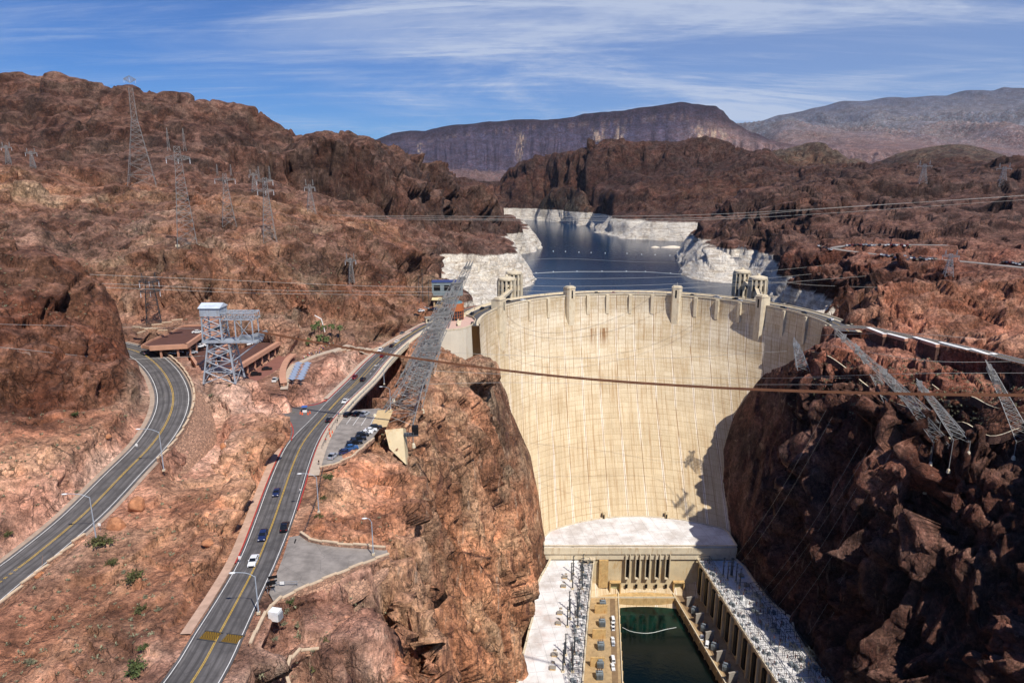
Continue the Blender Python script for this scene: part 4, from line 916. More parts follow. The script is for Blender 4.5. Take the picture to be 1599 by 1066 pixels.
# kerbs, pavements
PAVE2 = plain('dusty_pavement', (190, 158, 136), .94, var=.14, nscale=.5, bump=.03)
def kerb(line, side, h, w, mat, name='kerb'):
    a = line; b = offset_line(line, side * w); m = MB(); up = Vector((0, 0, h)); dn = Vector((0, 0, -0.4))
    m.strip([p + up for p in a], [p + up for p in b]); m.strip([p + dn for p in a], [p + up for p in a]); m.strip([p + up for p in b], [p + dn for p in b])
    o = m.build(name, mat); o['kind'] = 'structure'; return o
def padz(o):
    me = o.data
    for p in me.polygons:
        pass
    return o
jl_ = max(i for i in range(nR_) if pxy(LEs[i])[1] > 690); ju_ = min(i for i in range(nR_) if pxy(LEs[i])[1] < 624)
kerb([p for p in LEs[16:jl_]], -1, .16, .32, REDP); kerb([p for p in REs[24:86]], 1, .16, .28, REDP)
kerb([p for p in LEs[ju_:104]], -1, .16, .3, REDP)
kerb(offset_line(LEs[9:jl_], -.34), -1, .14, 2.1, PAVE2, 'pavement'); kerb(offset_line(REs[30:66], .30), 1, .14, 3.4, PAVE, 'pavement')
kerb(offset_line(LEs[ju_:100], -.32), -1, .14, 2.0, PAVE, 'pavement')
kerb(offset_line(REs[70:104], .30), 1, .22, 2.6, CONC, 'pavement')
J = [pz(*p) for p in ((400, 627, .6), (470, 633, .2), (511, 626, 0), (530, 606, 0), (505, 640, 0), (470, 672, 0), (452, 688, 0), (455, 672, .05), (448, 660, .1), (436, 650, .2), (415, 645, .5))]
polyflat('road', J, plain('junction_asphalt', (104, 100, 98), .9, var=.12, nscale=.3), 0.003)
kl = zline([(436, 632, .3), (470, 634, .2), (495, 631, .1), (511, 624, 0)]); kerb(kl, -1, .16, .35, REDP)
kl = zline([(434, 646, .3), (450, 656, .1), (457, 672, .05), (454, 688, 0)]); kerb(kl, -1, .16, .35, REDP)
polyflat('parking_ground', [pz(*p) for p in ((500, 728, 0), (497, 716, 0), (503, 694, 0), (520, 668, 0), (541, 648, 0), (553, 640, 0), (592, 637, 0), (603, 641, 0), (597, 664, 0), (577, 690, 0), (545, 716, 0), (506, 731, 0))], ASP2, 0.004)
polyflat('parking_ground', [pz(*p) for p in ((590, 640, .05), (614, 640, .05), (604, 666, .05), (578, 668, .05))], plain('tan_slab', (206, 178, 132), .9, var=.08), 0.006)
polyflat('pull_out', [pz(*p) for p in ((470, 835, 0), (487, 845, 0), (520, 852, 0), (604, 858, 0), (607, 868, 0), (560, 886, 0), (500, 910, 0), (428, 940, .3), (420, 925, .9), (441, 872, .5), (452, 838, .1))], ASP2, 0.003)
m = MB(); a, b = pz(462, 842, 0), pz(439, 912, .2); m.tube([(a[0], a[1], .03), (b[0], b[1], .03)], .22, 4); m.build('drain_slot', DARKC)['kind'] = 'structure'
for p, q in (((432, 835 + 8, 0), (462, 842, 0)),):
    pass
# stall lines
m = MB()
for (u0, v0, u1, v1) in ((548, 652, 541, 662), (561, 650, 551, 664), (573, 650, 564, 664), (585, 650, 578, 664), (541, 705, 530, 700), (556, 695, 545, 690), (570, 684, 558, 678), (583, 674, 570, 668)):
    a, b = pz(u0, v0, .014), pz(u1, v1, .014); m.tube([a, b], .1, 4)
m.build('parking_marking', WHT)['kind'] = 'structure'
# AZ side roads
stripuv('road', offset_line(AZR, -4.6), offset_line(AZR, 4.6), ASP, 0.0); mark(AZR, 0, .2, YEL, .008); mark(AZR, -4.0, .16, WHT, .008); mark(AZR, 4.0, .16, WHT, .008)
stripuv('road', offset_line(AZ2, -5.0), offset_line(AZ2, 5.0), ASP2, 0.1)
# chevron barrier plates in the road
def chev_mat():
    s = NT('yellow_black_chevrons'); co = s.coord('Object'); sx = s.n('ShaderNodeSeparateXYZ'); s.l(co, sx.inputs[0])
    f = s.m_('FRACT', s.m_('MULTIPLY', s.m_('ADD', sx.outputs[0], s.m_('ABSOLUTE', s.m_('SUBTRACT', s.m_('FRACT', s.m_('MULTIPLY', sx.outputs[1], .8)), .5))), 2.6))
    c = s.mix(s.mapr(f, .45, .55, 0, 1, False), srgb((150, 116, 40)), srgb((26, 25, 24))); return s.fin(c, .6)
CHEV = chev_mat(); STEEL = plain('galvanised_steel', (152, 156, 160), .5, .35, var=.15, nscale=.5); DSTEEL = plain('dark_steel', (70, 74, 78), .55, .3, var=.2, nscale=.4); WSTEEL = plain('pale_grey_steel', (168, 176, 184), .5, .15, var=.12, nscale=.4, dirt=(140, 132, 120))
i_ = 15
cen = pz(345, 995, 1.76); dirv = (REs[i_] - LEs[i_]).normalized(); rz_ = math.atan2(dirv.y, dirv.x)
for sgn, side in ((-1, 'left'), (1, 'right')):
    c = Vector(cen) + dirv * (2.45 * sgn)
    t = empty('wedge_barrier', tuple(c), rz_, label='yellow and black chevron steel barrier plate set in the %s lane of the road' % side, cat='road barrier', group='barrier plates across the road')
    MB().box((0, 0, .05), (3.4, 2.4, .1)).build('plate', CHEV, t); mm = MB().box((0, 1.3, .06), (4.1, .18, .14)); mm.box((0, -1.3, .06), (4.1, .18, .14)); mm.build('hinge', DSTEEL, t)
# ------------------------------------------------------------------ stone parapets and retaining walls
def stone_mat(name, rgb, mortar, sc_=1.1):
    s = NT(name); co = s.coord('Object'); v = s.n('ShaderNodeTexVoronoi'); v.feature = 'DISTANCE_TO_EDGE'; s.l(s.coord('Object', (1, 1, 1.5)), v.inputs['Vector']); v.inputs['Scale'].default_value = sc_
    v2 = s.n('ShaderNodeTexVoronoi'); s.l(s.coord('Object', (1, 1, 1.5)), v2.inputs['Vector']); v2.inputs['Scale'].default_value = sc_
    sx = s.n('ShaderNodeSeparateXYZ'); s.l(v2.outputs['Color'], sx.inputs[0])
    c = s.mix(sx.outputs[0], srgb(tuple(x * .82 for x in rgb)), srgb(tuple(min(x * 1.14, 250) for x in rgb))); c = s.mix(s.mapr(v.outputs[0], .02, .08), srgb(mortar), c)
    return s.fin(c, .92, s.bump(s.mapr(v.outputs[0], 0, .12), .6, .12))
STONE = stone_mat('rubble_stone', (178, 138, 112), (120, 96, 82)); CAP = plain('stone_coping', (206, 182, 152), .9, var=.12, nscale=.8, bump=.03)
def parapet(line, label, w=.5, h=.75, step=3.2, group='stone parapet walls beside the roads', base=.6, cap_h=.28):
    """low rubble wall whose coping steps up and down in turn"""
    line = resample([Vector(p) for p in line], max(3, int(sum((Vector(b) - Vector(a)).length for a, b in zip(line[:-1], line[1:])) / step)))
    t = empty('stone_parapet', tuple(line[0]), label=label, cat='parapet wall', group=group); o = -Vector(line[0]); mb = MB(); mc = MB()
    for k, (a, b) in enumerate(zip(line[:-1], line[1:])):
        d_ = b - a; rz = math.atan2(d_.y, d_.x); c = (a + b) / 2 + o; L_ = math.hypot(d_.x, d_.y) + .12; hh = h + (.0 if k % 2 else .26)
        mb.box((c.x, c.y, c.z + (hh - base) / 2), (L_, w, hh + base), rz); mc.box((c.x, c.y, c.z + hh + cap_h / 2 - .02), (L_ + (.1 if k % 2 == 0 else -.1), w + .14, cap_h), rz)
    mb.build('wall', STONE, t); mc.build('coping', CAP, t); return t
def retaining(line, drop, out, label, side=1):
    l0 = resample([Vector(p) for p in line], 26); l1 = [offset_line(l0, side * max(.3, out * math.sin(math.pi * min(max((i + .6) / 26.5, 0), 1)) ** .5))[i] for i in range(26)]; t = MB(); o = Vector(l0[0])
    A_ = [tuple(p - o + Vector((0, 0, -.25))) for p in l0]; B_ = [tuple(l1[i] - o - Vector((0, 0, drop * math.sin(math.pi * min(max((i + 1.5) / 27, 0), 1)) ** .6))) for i in range(len(l1))]
    t.strip(A_, B_); C_ = [tuple(Vector(b) + Vector((0, 0, -1))) for b in B_]; t.strip(B_, C_); D_ = [tuple(Vector(a) - Vector((0, 0, drop + 1))) for a in A_]; t.strip(C_, D_); t.strip(D_, A_)
    ob = t.build('retaining_wall', STONE, None, tuple(o)); tag(ob, label, 'retaining wall'); return ob
HR = offset_line(HWY, 6.9)
def hw(u0, u1):
    return [p for p in HR if u0 <= pxy(p)[1] <= u1]
parapet(hw(546, 728), 'long curved stone parapet on the outside of the hairpin, with stepped pale coping')
parapet(hw(832, 1000), 'stepped stone parapet along the lower straight of the left road')
retaining(hw(606, 724), 11, 7.0, 'tall rubble stone retaining wall under the outside of the road bend')
PW = zline([(470, 836, 0), (476, 841, 0), (489, 847, 0), (520, 852, 0), (560, 855, 0), (602, 858, 0)], 4); parapet(PW, 'stone parapet along the far edge of the triangular pull-out')
PW2 = zline([(607, 870, 0), (575, 881, 0), (540, 895, 0), (500, 911, 0), (462, 928, 0), (430, 945, .3), (408, 975, 1.4), (392, 1010, 1.6)], 4); parapet(PW2, 'stone parapet along the near edge of the triangular pull-out, above a rubble retaining wall')
retaining(PW2[:17], 6.0, 2.6, 'rubble stone retaining wall holding up the near side of the pull-out', -1)
PW3 = zline([(500, 733, 0), (520, 728, 0), (548, 716, 0), (568, 700, 0), (584, 686, 0)], 4); parapet(PW3, 'low stone wall behind the parked cars at the canyon edge', h=.6)
PW4 = zline([(470, 1120, -3), (448, 1060, -4), (452, 1040, -4.4), (462, 1018, -4.8), (498, 1020, -6)], 4); parapet(PW4, 'short stone wall on the red slope near the bottom of the picture', h=.5)
PW5 = zline([(385, 1100, 2), (362, 1060, 2)], 4)
# ------------------------------------------------------------------ vehicles
GLASS = NT('car_glass').fin((.012, .015, .02), .08); TYRE = plain('tyre_rubber', (30, 30, 32), .85, var=.1); RIM = plain('alloy_rim', (150, 152, 156), .35, .6, var=.05)
LAMPW = NT('lamp_glass').fin((.8, .8, .78), .15); LAMPR = NT('tail_lamp_glass').fin((.45, .02, .02), .2)
PAINT = {}
def paint(rgb):
    if rgb not in PAINT:
        s = NT('car_paint'); s.b.inputs['Coat Weight'].default_value = .6; s.b.inputs['Coat Roughness'].default_value = .05; PAINT[rgb] = s.fin(srgb(rgb), .35)
    return PAINT[rgb]
def car_shape(kind):
    """side profile of body shell and greenhouse, x forward"""
    if kind == 'sedan': L_, Wd, H_ = 4.7, 1.82, 1.45; low = [(-2.35, .38), (-2.33, .82), (-2.2, .98), (-1.45, 1.02), (.75, .96), (1.6, .88), (2.2, .76), (2.34, .6), (2.35, .34)]; top = [(-1.75, 1.0), (-1.05, 1.40), (-.3, 1.46), (.25, 1.42), (1.05, .95)]
    elif kind == 'suv': L_, Wd, H_ = 4.8, 1.92, 1.78; low = [(-2.4, .42), (-2.4, .95), (-2.3, 1.1), (-1.5, 1.12), (.85, 1.1), (1.6, 1.05), (2.25, .95), (2.4, .7), (2.4, .4)]; top = [(-2.25, 1.1), (-1.95, 1.66), (-1.2, 1.78), (.0, 1.76), (.35, 1.68), (1.0, 1.1)]
    elif kind == 'pickup': L_, Wd, H_ = 5.6, 1.98, 1.85; low = [(-2.8, .5), (-2.8, 1.15), (-1.0, 1.15), (-.9, 1.12), (1.4, 1.12), (2.1, 1.08), (2.7, .98), (2.8, .75), (2.8, .5)]; top = [(-.95, 1.1), (-.8, 1.75), (-.3, 1.85), (.5, 1.82), (1.2, 1.1)]
    else: L_, Wd, H_ = 6.0, 2.1, 2.6; low = [(-3, .45), (-3, 1.2), (-2.9, 1.3), (1.8, 1.3), (2.3, 1.2), (2.9, 1.05), (3, .8), (3, .45)]; top = [(-2.95, 1.25), (-2.9, 2.5), (-2.7, 2.6), (1.1, 2.6), (1.5, 2.45), (2.2, 1.25)]
    return L_, Wd, H_, low, top
def car_parts(kind):
    L_, Wd, H_, low, top = car_shape(kind); hw_ = Wd / 2
    body = MB(); n = len(low)
    def ring(pts, wf): return [(x, -hw_ * wf(z), z) for x, z in pts] + [(x, hw_ * wf(z), z) for x, z in pts]
    def shell(pts, z0, wf):
        P_ = [(pts[0][0], z0)] + list(pts) + [(pts[-1][0], z0)]; k = len(P_); vs_ = ring(P_, wf)
        fs_ = [tuple(range(k)), tuple(range(k, 2 * k))[::-1]] + [(i, k + i, k + (i + 1) % k, (i + 1) % k) for i in range(k)]
        return vs_, [f[::-1] for f in fs_]
    body.add(*shell(low, .28, lambda z: 1.0 if z < .85 else .95))
    # roof panel and pillars
    glass = MB(); glass.add(*shell([(x * .99, z - .03) for x, z in top], top[0][1] - .06, lambda z: .93 if z < 1.15 else .80))
    rt = sorted(top, key=lambda p: -p[1])[:3]; x0, x1 = min(p[0] for p in rt), max(p[0] for p in rt); zt = max(p[1] for p in rt)
    mid = sorted([p for p in top if x0 <= p[0] <= x1])
    body.add(*shell([(x, z + .02) for x, z in mid], min(p[1] for p in mid) - .09, lambda z: .82))
    for sx in (-1, 1):
        for (ax, az), (bx, bz) in ((top[0], mid[0]), (top[-1], mid[-1]), ((0.5 * (top[0][0] + top[-1][0]), top[0][1]), (0.5 * (mid[0][0] + mid[-1][0]) - .1, zt - .05))):
            body.tube([(ax, sx * hw_ * .93, az - .02), (bx, sx * hw_ * .81, bz)], .055, 4)
        body.box((mid[-1][0] + .35, sx * (hw_ + .07), top[-1][1] + .1), (.22, .2, .16))
    if kind == 'pickup': body.box((-1.9, 0, .75), (1.7, Wd * .84, .5)); 
    wh = []; wb = L_ * .30
    for sx in (-1, 1):
        for sy in (-1, 1): wh.append((sx * wb, sy * (hw_ - .10)))
    return L_, Wd, body, glass, wh, low
PROT = {}
def wheel_mb(r=.34, w=.24):
    t_ = MB(); n = 14; vs_ = []; fs_ = []
    for y in (-w / 2, w / 2):
        for rr_ in (r, r * .62):
            for k in range(n): a = 2 * math.pi * k / n; vs_.append((rr_ * math.cos(a), y, rr_ * math.sin(a)))
    for k in range(n):
        k2 = (k + 1) % n
        fs_ += [(k, k2, 2 * n + k2, 2 * n + k), (k, n + k, n + k2, k2), (2 * n + k, 2 * n + k2, 3 * n + k2, 3 * n + k)]
    t_.add(vs_, fs_); return t_
def rim_mb(r=.34, w=.24):
    m = MB(); n = 14; vs_ = [(r * .62 * math.cos(2 * math.pi * k / n), y, r * .62 * math.sin(2 * math.pi * k / n)) for y in (-w * .42, w * .42) for k in range(n)]
    m.add(vs_, [tuple(range(n)), tuple(range(n, 2 * n))[::-1]]); return m
def proto_car(kind, rgb):
    if (kind, rgb) in PROT: return PROT[(kind, rgb)], False
    L_, Wd, body, glass, wh, low = car_parts(kind)
    t = empty('pickup_truck' if kind == 'pickup' else 'van' if kind == 'van' else 'car', cat='pickup truck' if kind == 'pickup' else 'van' if kind == 'van' else 'car')
    bo = body.build('body', paint(rgb), t); glass.build('window_glass', GLASS, t)
    for x, y in wh:
        w_ = wheel_mb().build('wheel', TYRE, t, (x, y, .34)); rim_mb().build('rim', RIM, w_)
    for sy in (-1, 1):
        MB().box((L_ / 2 - .05, sy * Wd * .36, .72), (.14, .34, .16)).build('headlight', LAMPW, t)
        MB().box((-L_ / 2 + .04, sy * Wd * .38, .85), (.12, .26, .2)).build('tail_light', LAMPR, t)
    m = MB(); m.box((L_ / 2 - .02, 0, .42), (.1, Wd * .7, .2)); m.build('grille', DARKC, t)
    PROT[(kind, rgb)] = t; return t, True
def put_car(kind, rgb, loc, rz, label, group):
    t, fresh = proto_car(kind, rgb)
    if not fresh: t = copy_tree(t)
    t.location = loc; t.rotation_euler = (0, 0, rz); t['label'] = label; t['group'] = group; return t
def heading(line, p):
    i = min(range(len(line) - 1), key=lambda k: (line[k] - Vector(p)).length); d_ = line[i + 1] - line[i]; return math.atan2(d_.y, d_.x)
WH, BK, SV, NB, RD, GY, TN = (232, 232, 230), (22, 22, 26), (168, 172, 178), (34, 46, 84), (110, 22, 26), (84, 88, 94), (150, 136, 112)
CL = between(.5)
for (k, c, u, v, flip, lab) in (('sedan', WH, 396, 875, 1, 'white car nearest the camera on the main road, driving towards us'), ('suv', NB, 411, 836, 1, 'dark blue people carrier behind the white car on the main road'), ('suv', BK, 445, 822, 0, 'black car on the right side of the main road heading to the dam'),
        ('sedan', NB, 432, 768, 1, 'small dark blue car alone on the left lane beside the red kerb'), ('sedan', BK, 514, 654, 0, 'black car at the road junction beside the parking lot'), ('sedan', WH, 539, 625, 1, 'white car just past the junction at the start of the bridge'),
        ('suv', BK, 567, 591, 0, 'dark car with pale roof load on the bridge, beside a dark red one'), ('suv', RD, 554, 588, 1, 'dark red car on the bridge next to the kerb'), ('suv', WH, 594, 545, 1, 'white van-like car farthest left on the bridge'), ('sedan', RD, 597, 554, 0, 'small dark red car crossing under the thick brown cable'),
        ('sedan', BK, 612, 538, 0, 'black car at the far end of the bridge'), ('sedan', WH, 620, 531, 0, 'white car at the far end of the bridge, ahead of the black one'), ('sedan', GY, 628, 518, 1, 'grey car on the bend before the dam')):
    p = pz(u, v + 3, .02 if v < 800 else .8 if v > 860 else .4); put_car(k, c, (p[0], p[1], p[2] if v < 800 else p[2]), heading(CL, p) + (math.pi if flip else 0), lab, 'cars driving on the road to the dam')
p = pz(225, 552, 20.95); put_car('sedan', GY, (p[0], p[1], 20.8), heading(HWY, p) + math.pi * 0, 'grey car entering the hairpin at the top of the left road', 'cars driving on the road to the dam')
pk = [('suv', BK, 544, 649), ('suv', BK, 558, 648), ('suv', SV, 570, 648)]
for i, (k, c, u, v) in enumerate(pk):
    p = pz(u, v, .02); put_car(k, c, p, R(68), ['black car parked first in the short row by the bridge end', 'black car parked in the middle of the short row by the bridge end', 'silver car parked last in the short row by the bridge end'][i], 'cars parked in the canyon-edge lot')
lot = [('suv', SV, 520, 712, 80, 'silver car parked apart from the others at the near end of the lot'), ('suv', NB, 540, 706, 20, 'dark blue car nearest in the long parked row'), ('suv', (52, 92, 140), 549, 699, 20, 'bright blue car second in the long parked row'),
       ('pickup', BK, 554, 691, 16, 'black pickup third in the long parked row'), ('pickup', BK, 560, 685, 16, 'long black pickup in the middle of the parked row'), ('suv', BK, 566, 679, 16, 'black car parked beyond the pickups'),
       ('sedan', WH, 572, 675, 16, 'white car parked beyond the black ones'), ('sedan', WH, 579, 671, 16, 'second white car parked near the tan slab'), ('suv', BK, 587, 667, 16, 'black car farthest in the long parked row')]
for k, c, u, v, a, lab in lot: put_car(k, c, pz(u, v + 2, .02), R(a), lab, 'cars parked in the canyon-edge lot')
# small distant cars: one mesh each, three materials
TINY = {}
def tiny(rgb, kind='suv'):
    if (rgb, kind) in TINY: return TINY[(rgb, kind)].copy(), False
    L_, Wd, body, glass, wh, low = car_parts(kind); b0 = len(body.f); m = MB(); m.v = list(body.v); m.f = list(body.f); m.mi = [0] * len(body.f)
    m.cur = 1; m.add(glass.v, glass.f); m.cur = 2
    for x, y in wh: m.box((x, y, .3), (.6, .25, .6))
    o = m.build('parked_car', [paint(rgb), GLASS, TYRE]); TINY[(rgb, kind)] = o; return o, True
def put_tiny(rgb, kind, loc, rz, label, group):
    o, fr = tiny(rgb, kind)
    if not fr: COL.objects.link(o)
    o.location = loc; o.rotation_euler = (0, 0, rz); tag(o, label, 'car', group); return o
CC = [WH, WH, BK, SV, NB, GY, RD, BK, WH, SV, TN]
rc = random.Random(3)
def azrow(u0, v0, u1, v1, n, ang, zo, lab, grp, z=None):
    for i in range(n):
        u, v = u0 + (u1 - u0) * i / max(n - 1, 1), v0 + (v1 - v0) * i / max(n - 1, 1)
        if rc.random() < .08: continue
        p = gray(u, v, d0=300) if z is None else pz(u, v, z)
        put_tiny(rc.choice(CC), rc.choice(['suv', 'sedan']), (p[0], p[1], p[2] + .12), R(ang + rc.uniform(-4, 4)), lab, grp)
G1 = 'cars parked along the upper road on the far right'
azrow(1278, 386, 1298, 391, 6, 70, 0, 'tiny parked car in the cluster at the left end of the upper right road', G1)
azrow(1322, 384, 1420, 386, 24, 75, 0, 'tiny car in the long row parked behind the upper right road', G1)
azrow(1376, 399, 1392, 404, 5, 60, 0, 'tiny car parked where the two upper right roads meet', G1)
azrow(1392, 407, 1460, 406, 15, 75, 0, 'tiny car in the row parked on the near side of the upper right road', G1)
azrow(1566, 411, 1599, 416, 8, 75, 0, 'tiny car parked at the right edge of the picture beside the upper road', G1)
for u, side, c, k in ((757, 1, BK, 'suv'), (748, 0, BK, 'sedan'), (771, 1, BK, 'suv'), (823, 0, WH, 'sedan'), (808, 1, BK, 'sedan'), (1080, 0, BK, 'suv'), (1110, 1, SV, 'sedan'), (1118, 0, SV, 'suv'), (1140, 1, BK, 'suv'), (1150, 0, SV, 'sedan'), (1216, 0, BK, 'suv'), (1247, 0, BK, 'sedan'), (1276, 1, WH, 'sedan'), (1284, 0, BK, 'suv'), (960, 0, RD, 'sedan'), (900, 1, SV, 'sedan'), (935, 0, BK, 'suv')):
    t_ = th_of(u); r_ = 125.6 if side else 120.6
    put_tiny(c, k, (94 + r_ * math.sin(t_), 442 + r_ * math.cos(t_), .04), -t_ + (math.pi if side else 0), 'small car on the roadway along the crest of the dam', 'cars driving over the dam')
# ------------------------------------------------------------------ power house at the foot of the dam
WROOF = plain('white_roof', (238, 236, 230), .85, var=.05, nscale=.12, bump=.02, dirt=(206, 194, 180))
def roofmat():
    s = NT('white_roof_panels'); co = s.coord('Object'); n = s.noise(co, .09, 6, .65); n2 = s.noise(co, .9, 5, .7)
    c = s.mix(s.mapr(n, .35, .7), srgb((232, 230, 226)), srgb((196, 188, 180))); c = s.mix(s.m_('MULTIPLY', s.mapr(n2, .62, .75), .5), c, srgb((150, 134, 122)))
    sx = s.n('ShaderNodeSeparateXYZ'); s.l(s.coord('Object', None, (0, 0, R(-8))), sx.inputs[0])
    for i, per in ((0, 7.5), (1, 11.0)):
        f = s.m_('FRACT', s.m_('DIVIDE', sx.outputs[i], per)); c = s.mix(s.m_('MULTIPLY', s.mapr(f, .03, .012), .5), c, srgb((120, 116, 112)))
    c = s.mix(s.m_('MULTIPLY', s.mapr(s.noise(co, .035, 5, .6), .58, .72), .35), c, srgb((190, 150, 130)))
    return s.fin(c, .85)
ROOFW = roofmat()
PHW = plain('power_house_concrete', (206, 188, 152), .88, var=.1, nscale=.15, bump=.05, dirt=(184, 144, 88)); RUST = plain('ochre_stained_concrete', (196, 164, 112), .9, var=.18, nscale=.3, dirt=(170, 116, 58)); TEAL = plain('pale_green_door', (176, 172, 128), .7, var=.08)
ph = empty('power_house', (84, 395, -179), label='central power house with a white curved roof and five tall dark windows', cat='power house')
O = (-84, -395, 179)
def php(mb, name, mat, parent=ph): return mb.build(name, mat, parent, O)
def back(n=24):
    a = []
    for i in range(n + 1):
        t_ = R(-41 + 79 * i / n); q = face(t_, -140.6); a.append((q.x, q.y - .2))
    return a
bk = back(); fl_ = [(21.2, 394.5), (147.4, 394.5)]
poly = fl_ + bk[::-1]; poly = [fl_[0], fl_[1]] + [(147.4, 412)] + [p for p in bk[::-1] if 22 < p[0] < 146.5] + [(21.2, 404)]
php(MB().prism(poly, -141.0, -140.0), 'roof', ROOFW)
php(MB().prism([(21.2, 395.5), (147.4, 395.5), (147.4, 420), (110, 430), (60, 430), (21.2, 402)], -186, -141.0), 'wall', PHW)
m = MB(); n = len(poly)
for i in range(n):
    a, b = Vector((*poly[i], 0)), Vector((*poly[(i + 1) % n], 0)); d_ = b - a
    if d_.length < .1: continue
    c = (a + b) / 2; m.box((c.x, c.y, -139.7), (d_.length + .3, .7, 1.0 if i else .6), math.atan2(d_.y, d_.x))
php(m, 'roof_rim', CONC)
m = MB(); m.box((84.3, 394.6, -143.2), (126.6, 2.2, 4.4)); m.box((84.3, 394.95, -147.6), (126.2, 1.3, 4.2)); php(m, 'cornice', CONC)
m = MB(); m.box((60.5, 394.4, -160), (6.0, 2.4, 20)); php(m, 'pier', RUST)
for i, u in enumerate((979, 994.5, 1010, 1025.5, 1041)):
    x = pd(u, 885, 395)[0]
    w_ = php(MB().box((x + .1, 395.2, -156.2), (2.3, 1.2, 13.2)), 'window', DARKC); mm = MB()
    for k in range(9): mm.box((x + .1, 394.55, -150.6 - k * 1.4), (2.3, .1, .16))
    mm.box((x + .1, 394.55, -156.2), (.14, .12, 13.2)); mm.build('glazing_bar', DSTEEL, w_, O)
    f = MB().box((x - 1.3, 394.0, -154.4), (.45, 2.6, 17.6)); f.box((x + 1.5, 394.0, -154.4), (.45, 2.6, 17.6)); f.box((x + .1, 394.0, -163.2), (3.0, 2.6, .5)); php(f, 'window_pier', CONC)
    php(MB().box((x, 394.4, -169.6), (1.7, .4, 2.8)), 'vent', DARKC)
for u, nm in ((960, 0), (1059, 1)):
    x = pd(u, 918, 394)[0]; fr = MB(); fr.box((x, 393.6, -165.9), (7.4, 2.6, .8)); fr.box((x - 3.4, 393.6, -170), (.7, 2.6, 8)); fr.box((x + 3.4, 393.6, -170), (.7, 2.6, 8)); php(fr, 'door_frame', RUST); php(MB().box((x, 394.9, -170), (6.0, .3, 7.8)), 'door', TEAL)
# quay under the windows
DK = -174.0
m = MB(); m.box((80, 391.2, -180.5), (56, 8.0, 13.4)); php(m, 'quay', RUST)
m = MB(); m.box((80, 387.5, -173.3), (56, .4, 1.1)); m.box((80, 394.0, -173.6), (56, .5, .9)); php(m, 'quay_rim', CONC)
# water of the tailrace
s = NT('tailrace_water'); co = s.coord('Object'); g = s.n('ShaderNodeNewGeometry'); sx = s.n('ShaderNodeSeparateXYZ'); s.l(g.outputs['Position'], sx.inputs[0])
foam = s.mapr(sx.outputs[1], 345, 378)
c = s.mix(s.m_('MULTIPLY', foam, s.mapr(s.noise(co, .08, 5, .6, 1.0), .35, .6)), srgb((3, 15, 13)), srgb((4, 44, 35)))
TW = s.fin(c, .06, s.bump(s.noise(co, .35, 5, .6), .5, .12))
tag(polyflat('river_water', [(30, 60, -179.6), (160, 60, -179.6), (140, 392, -179.6), (60, 392, -179.6)], TW), kind='structure')
bm_ = MB(); bp = smooth_line([pz(u, v, -179.5) for u, v in ((972, 979), (985, 985), (1004, 988), (1020, 987), (1040, 982), (1056, 979))], 6); bm_.tube([(p.x, p.y, -179.45) for p in bp], .13, 5); tag(bm_.build('floating_boom', WHT), 'thin pale floating boom sagging across the dark green tailrace water', 'boom')
# side wings
def wing(roof, wallbase, label, zt=-150.0):
    n = len(roof); t = empty('power_house', (roof[0][0], roof[0][1], -179), label=label, cat='power house'); o = (-roof[0][0], -roof[0][1], 179)
    MB().prism(roof, zt - 1.2, zt).build('roof', ROOFW, t, o); return t, o
LWo = [pz(u, v, -150)[:2] for u, v in ((859, 873), (852, 888), (845, 900), (838, 915), (834, 935), (832, 965), (826, 985), (822, 1003), (815, 1030), (810, 1045), (808, 1066))] + [(1.5, 270), (-1, 240), (-3, 200), (-5, 150)]
LWi = [pz(927, 873, -150)[:2], pz(919, 950, -150)[:2], pz(910, 1066, -150)[:2]]; dx_ = (LWi[2][0] - LWi[0][0]) / (LWi[2][1] - LWi[0][1]); LWi.append((LWi[2][0] + dx_ * (150 - LWi[2][1]), 150))
LWo[0] = (LWo[0][0], 393.8); LWi[0] = (LWi[0][0], 393.8)
t, o = wing(LWo + LWi[::-1], 0, 'left power house wing, long white roof along the rock wall with steel poles')
xi = lambda y: float(np.interp(y, [p[1] for p in LWi[::-1]], [p[0] for p in LWi[::-1]]))
MB().prism([(x + 1.2, y) for x, y in LWo] + [(x - .8, y) for x, y in LWi[::-1]], -186, -151.2).build('wall', PHW, t, o)
m = MB()
for a, b in zip(LWo[:-1], LWo[1:]): d_ = Vector((b[0] - a[0], b[1] - a[1], 0)); m.box(((a[0] + b[0]) / 2, (a[1] + b[1]) / 2, -149.6), (d_.length + .6, .9, 1.6), math.atan2(d_.y, d_.x))
for a, b in zip(LWi[:-1], LWi[1:]): d_ = Vector((b[0] - a[0], b[1] - a[1], 0)); m.box(((a[0] + b[0]) / 2, (a[1] + b[1]) / 2, -149.6), (d_.length + .6, .8, 1.0), math.atan2(d_.y, d_.x))
m.build('roof_rim', CONC, t, o)
lw_t, lw_o = t, o
RWi = [pz(1089, 873, -150)[:2], pz(1145, 962, -150)[:2], pz(1213, 1066, -150)[:2]]; RWo = [pz(u, v, -150)[:2] for u, v in ((1149, 873), (1163, 886), (1180, 911), (1205, 942), (1236, 966), (1240, 985), (1262, 1022), (1296, 1066))]
dx_ = (RWi[2][0] - RWi[0][0]) / (RWi[2][1] - RWi[0][1]); RWi.append((RWi[2][0] + dx_ * (150 - RWi[2][1]), 150)); RWo += [(166, 250), (172, 200), (180, 150)]
RWo[0] = (RWo[0][0], 393.8); RWi[0] = (RWi[0][0], 393.8)
t, o = wing(RWi + RWo[::-1], 0, 'right power house wing, white roof crowded with steel frames below the dark cliff')
MB().prism([(x + .8, y) for x, y in RWi] + [(x - 1.2, y) for x, y in RWo[::-1]], -186, -151.2).build('wall', PHW, t, o)
m = MB()
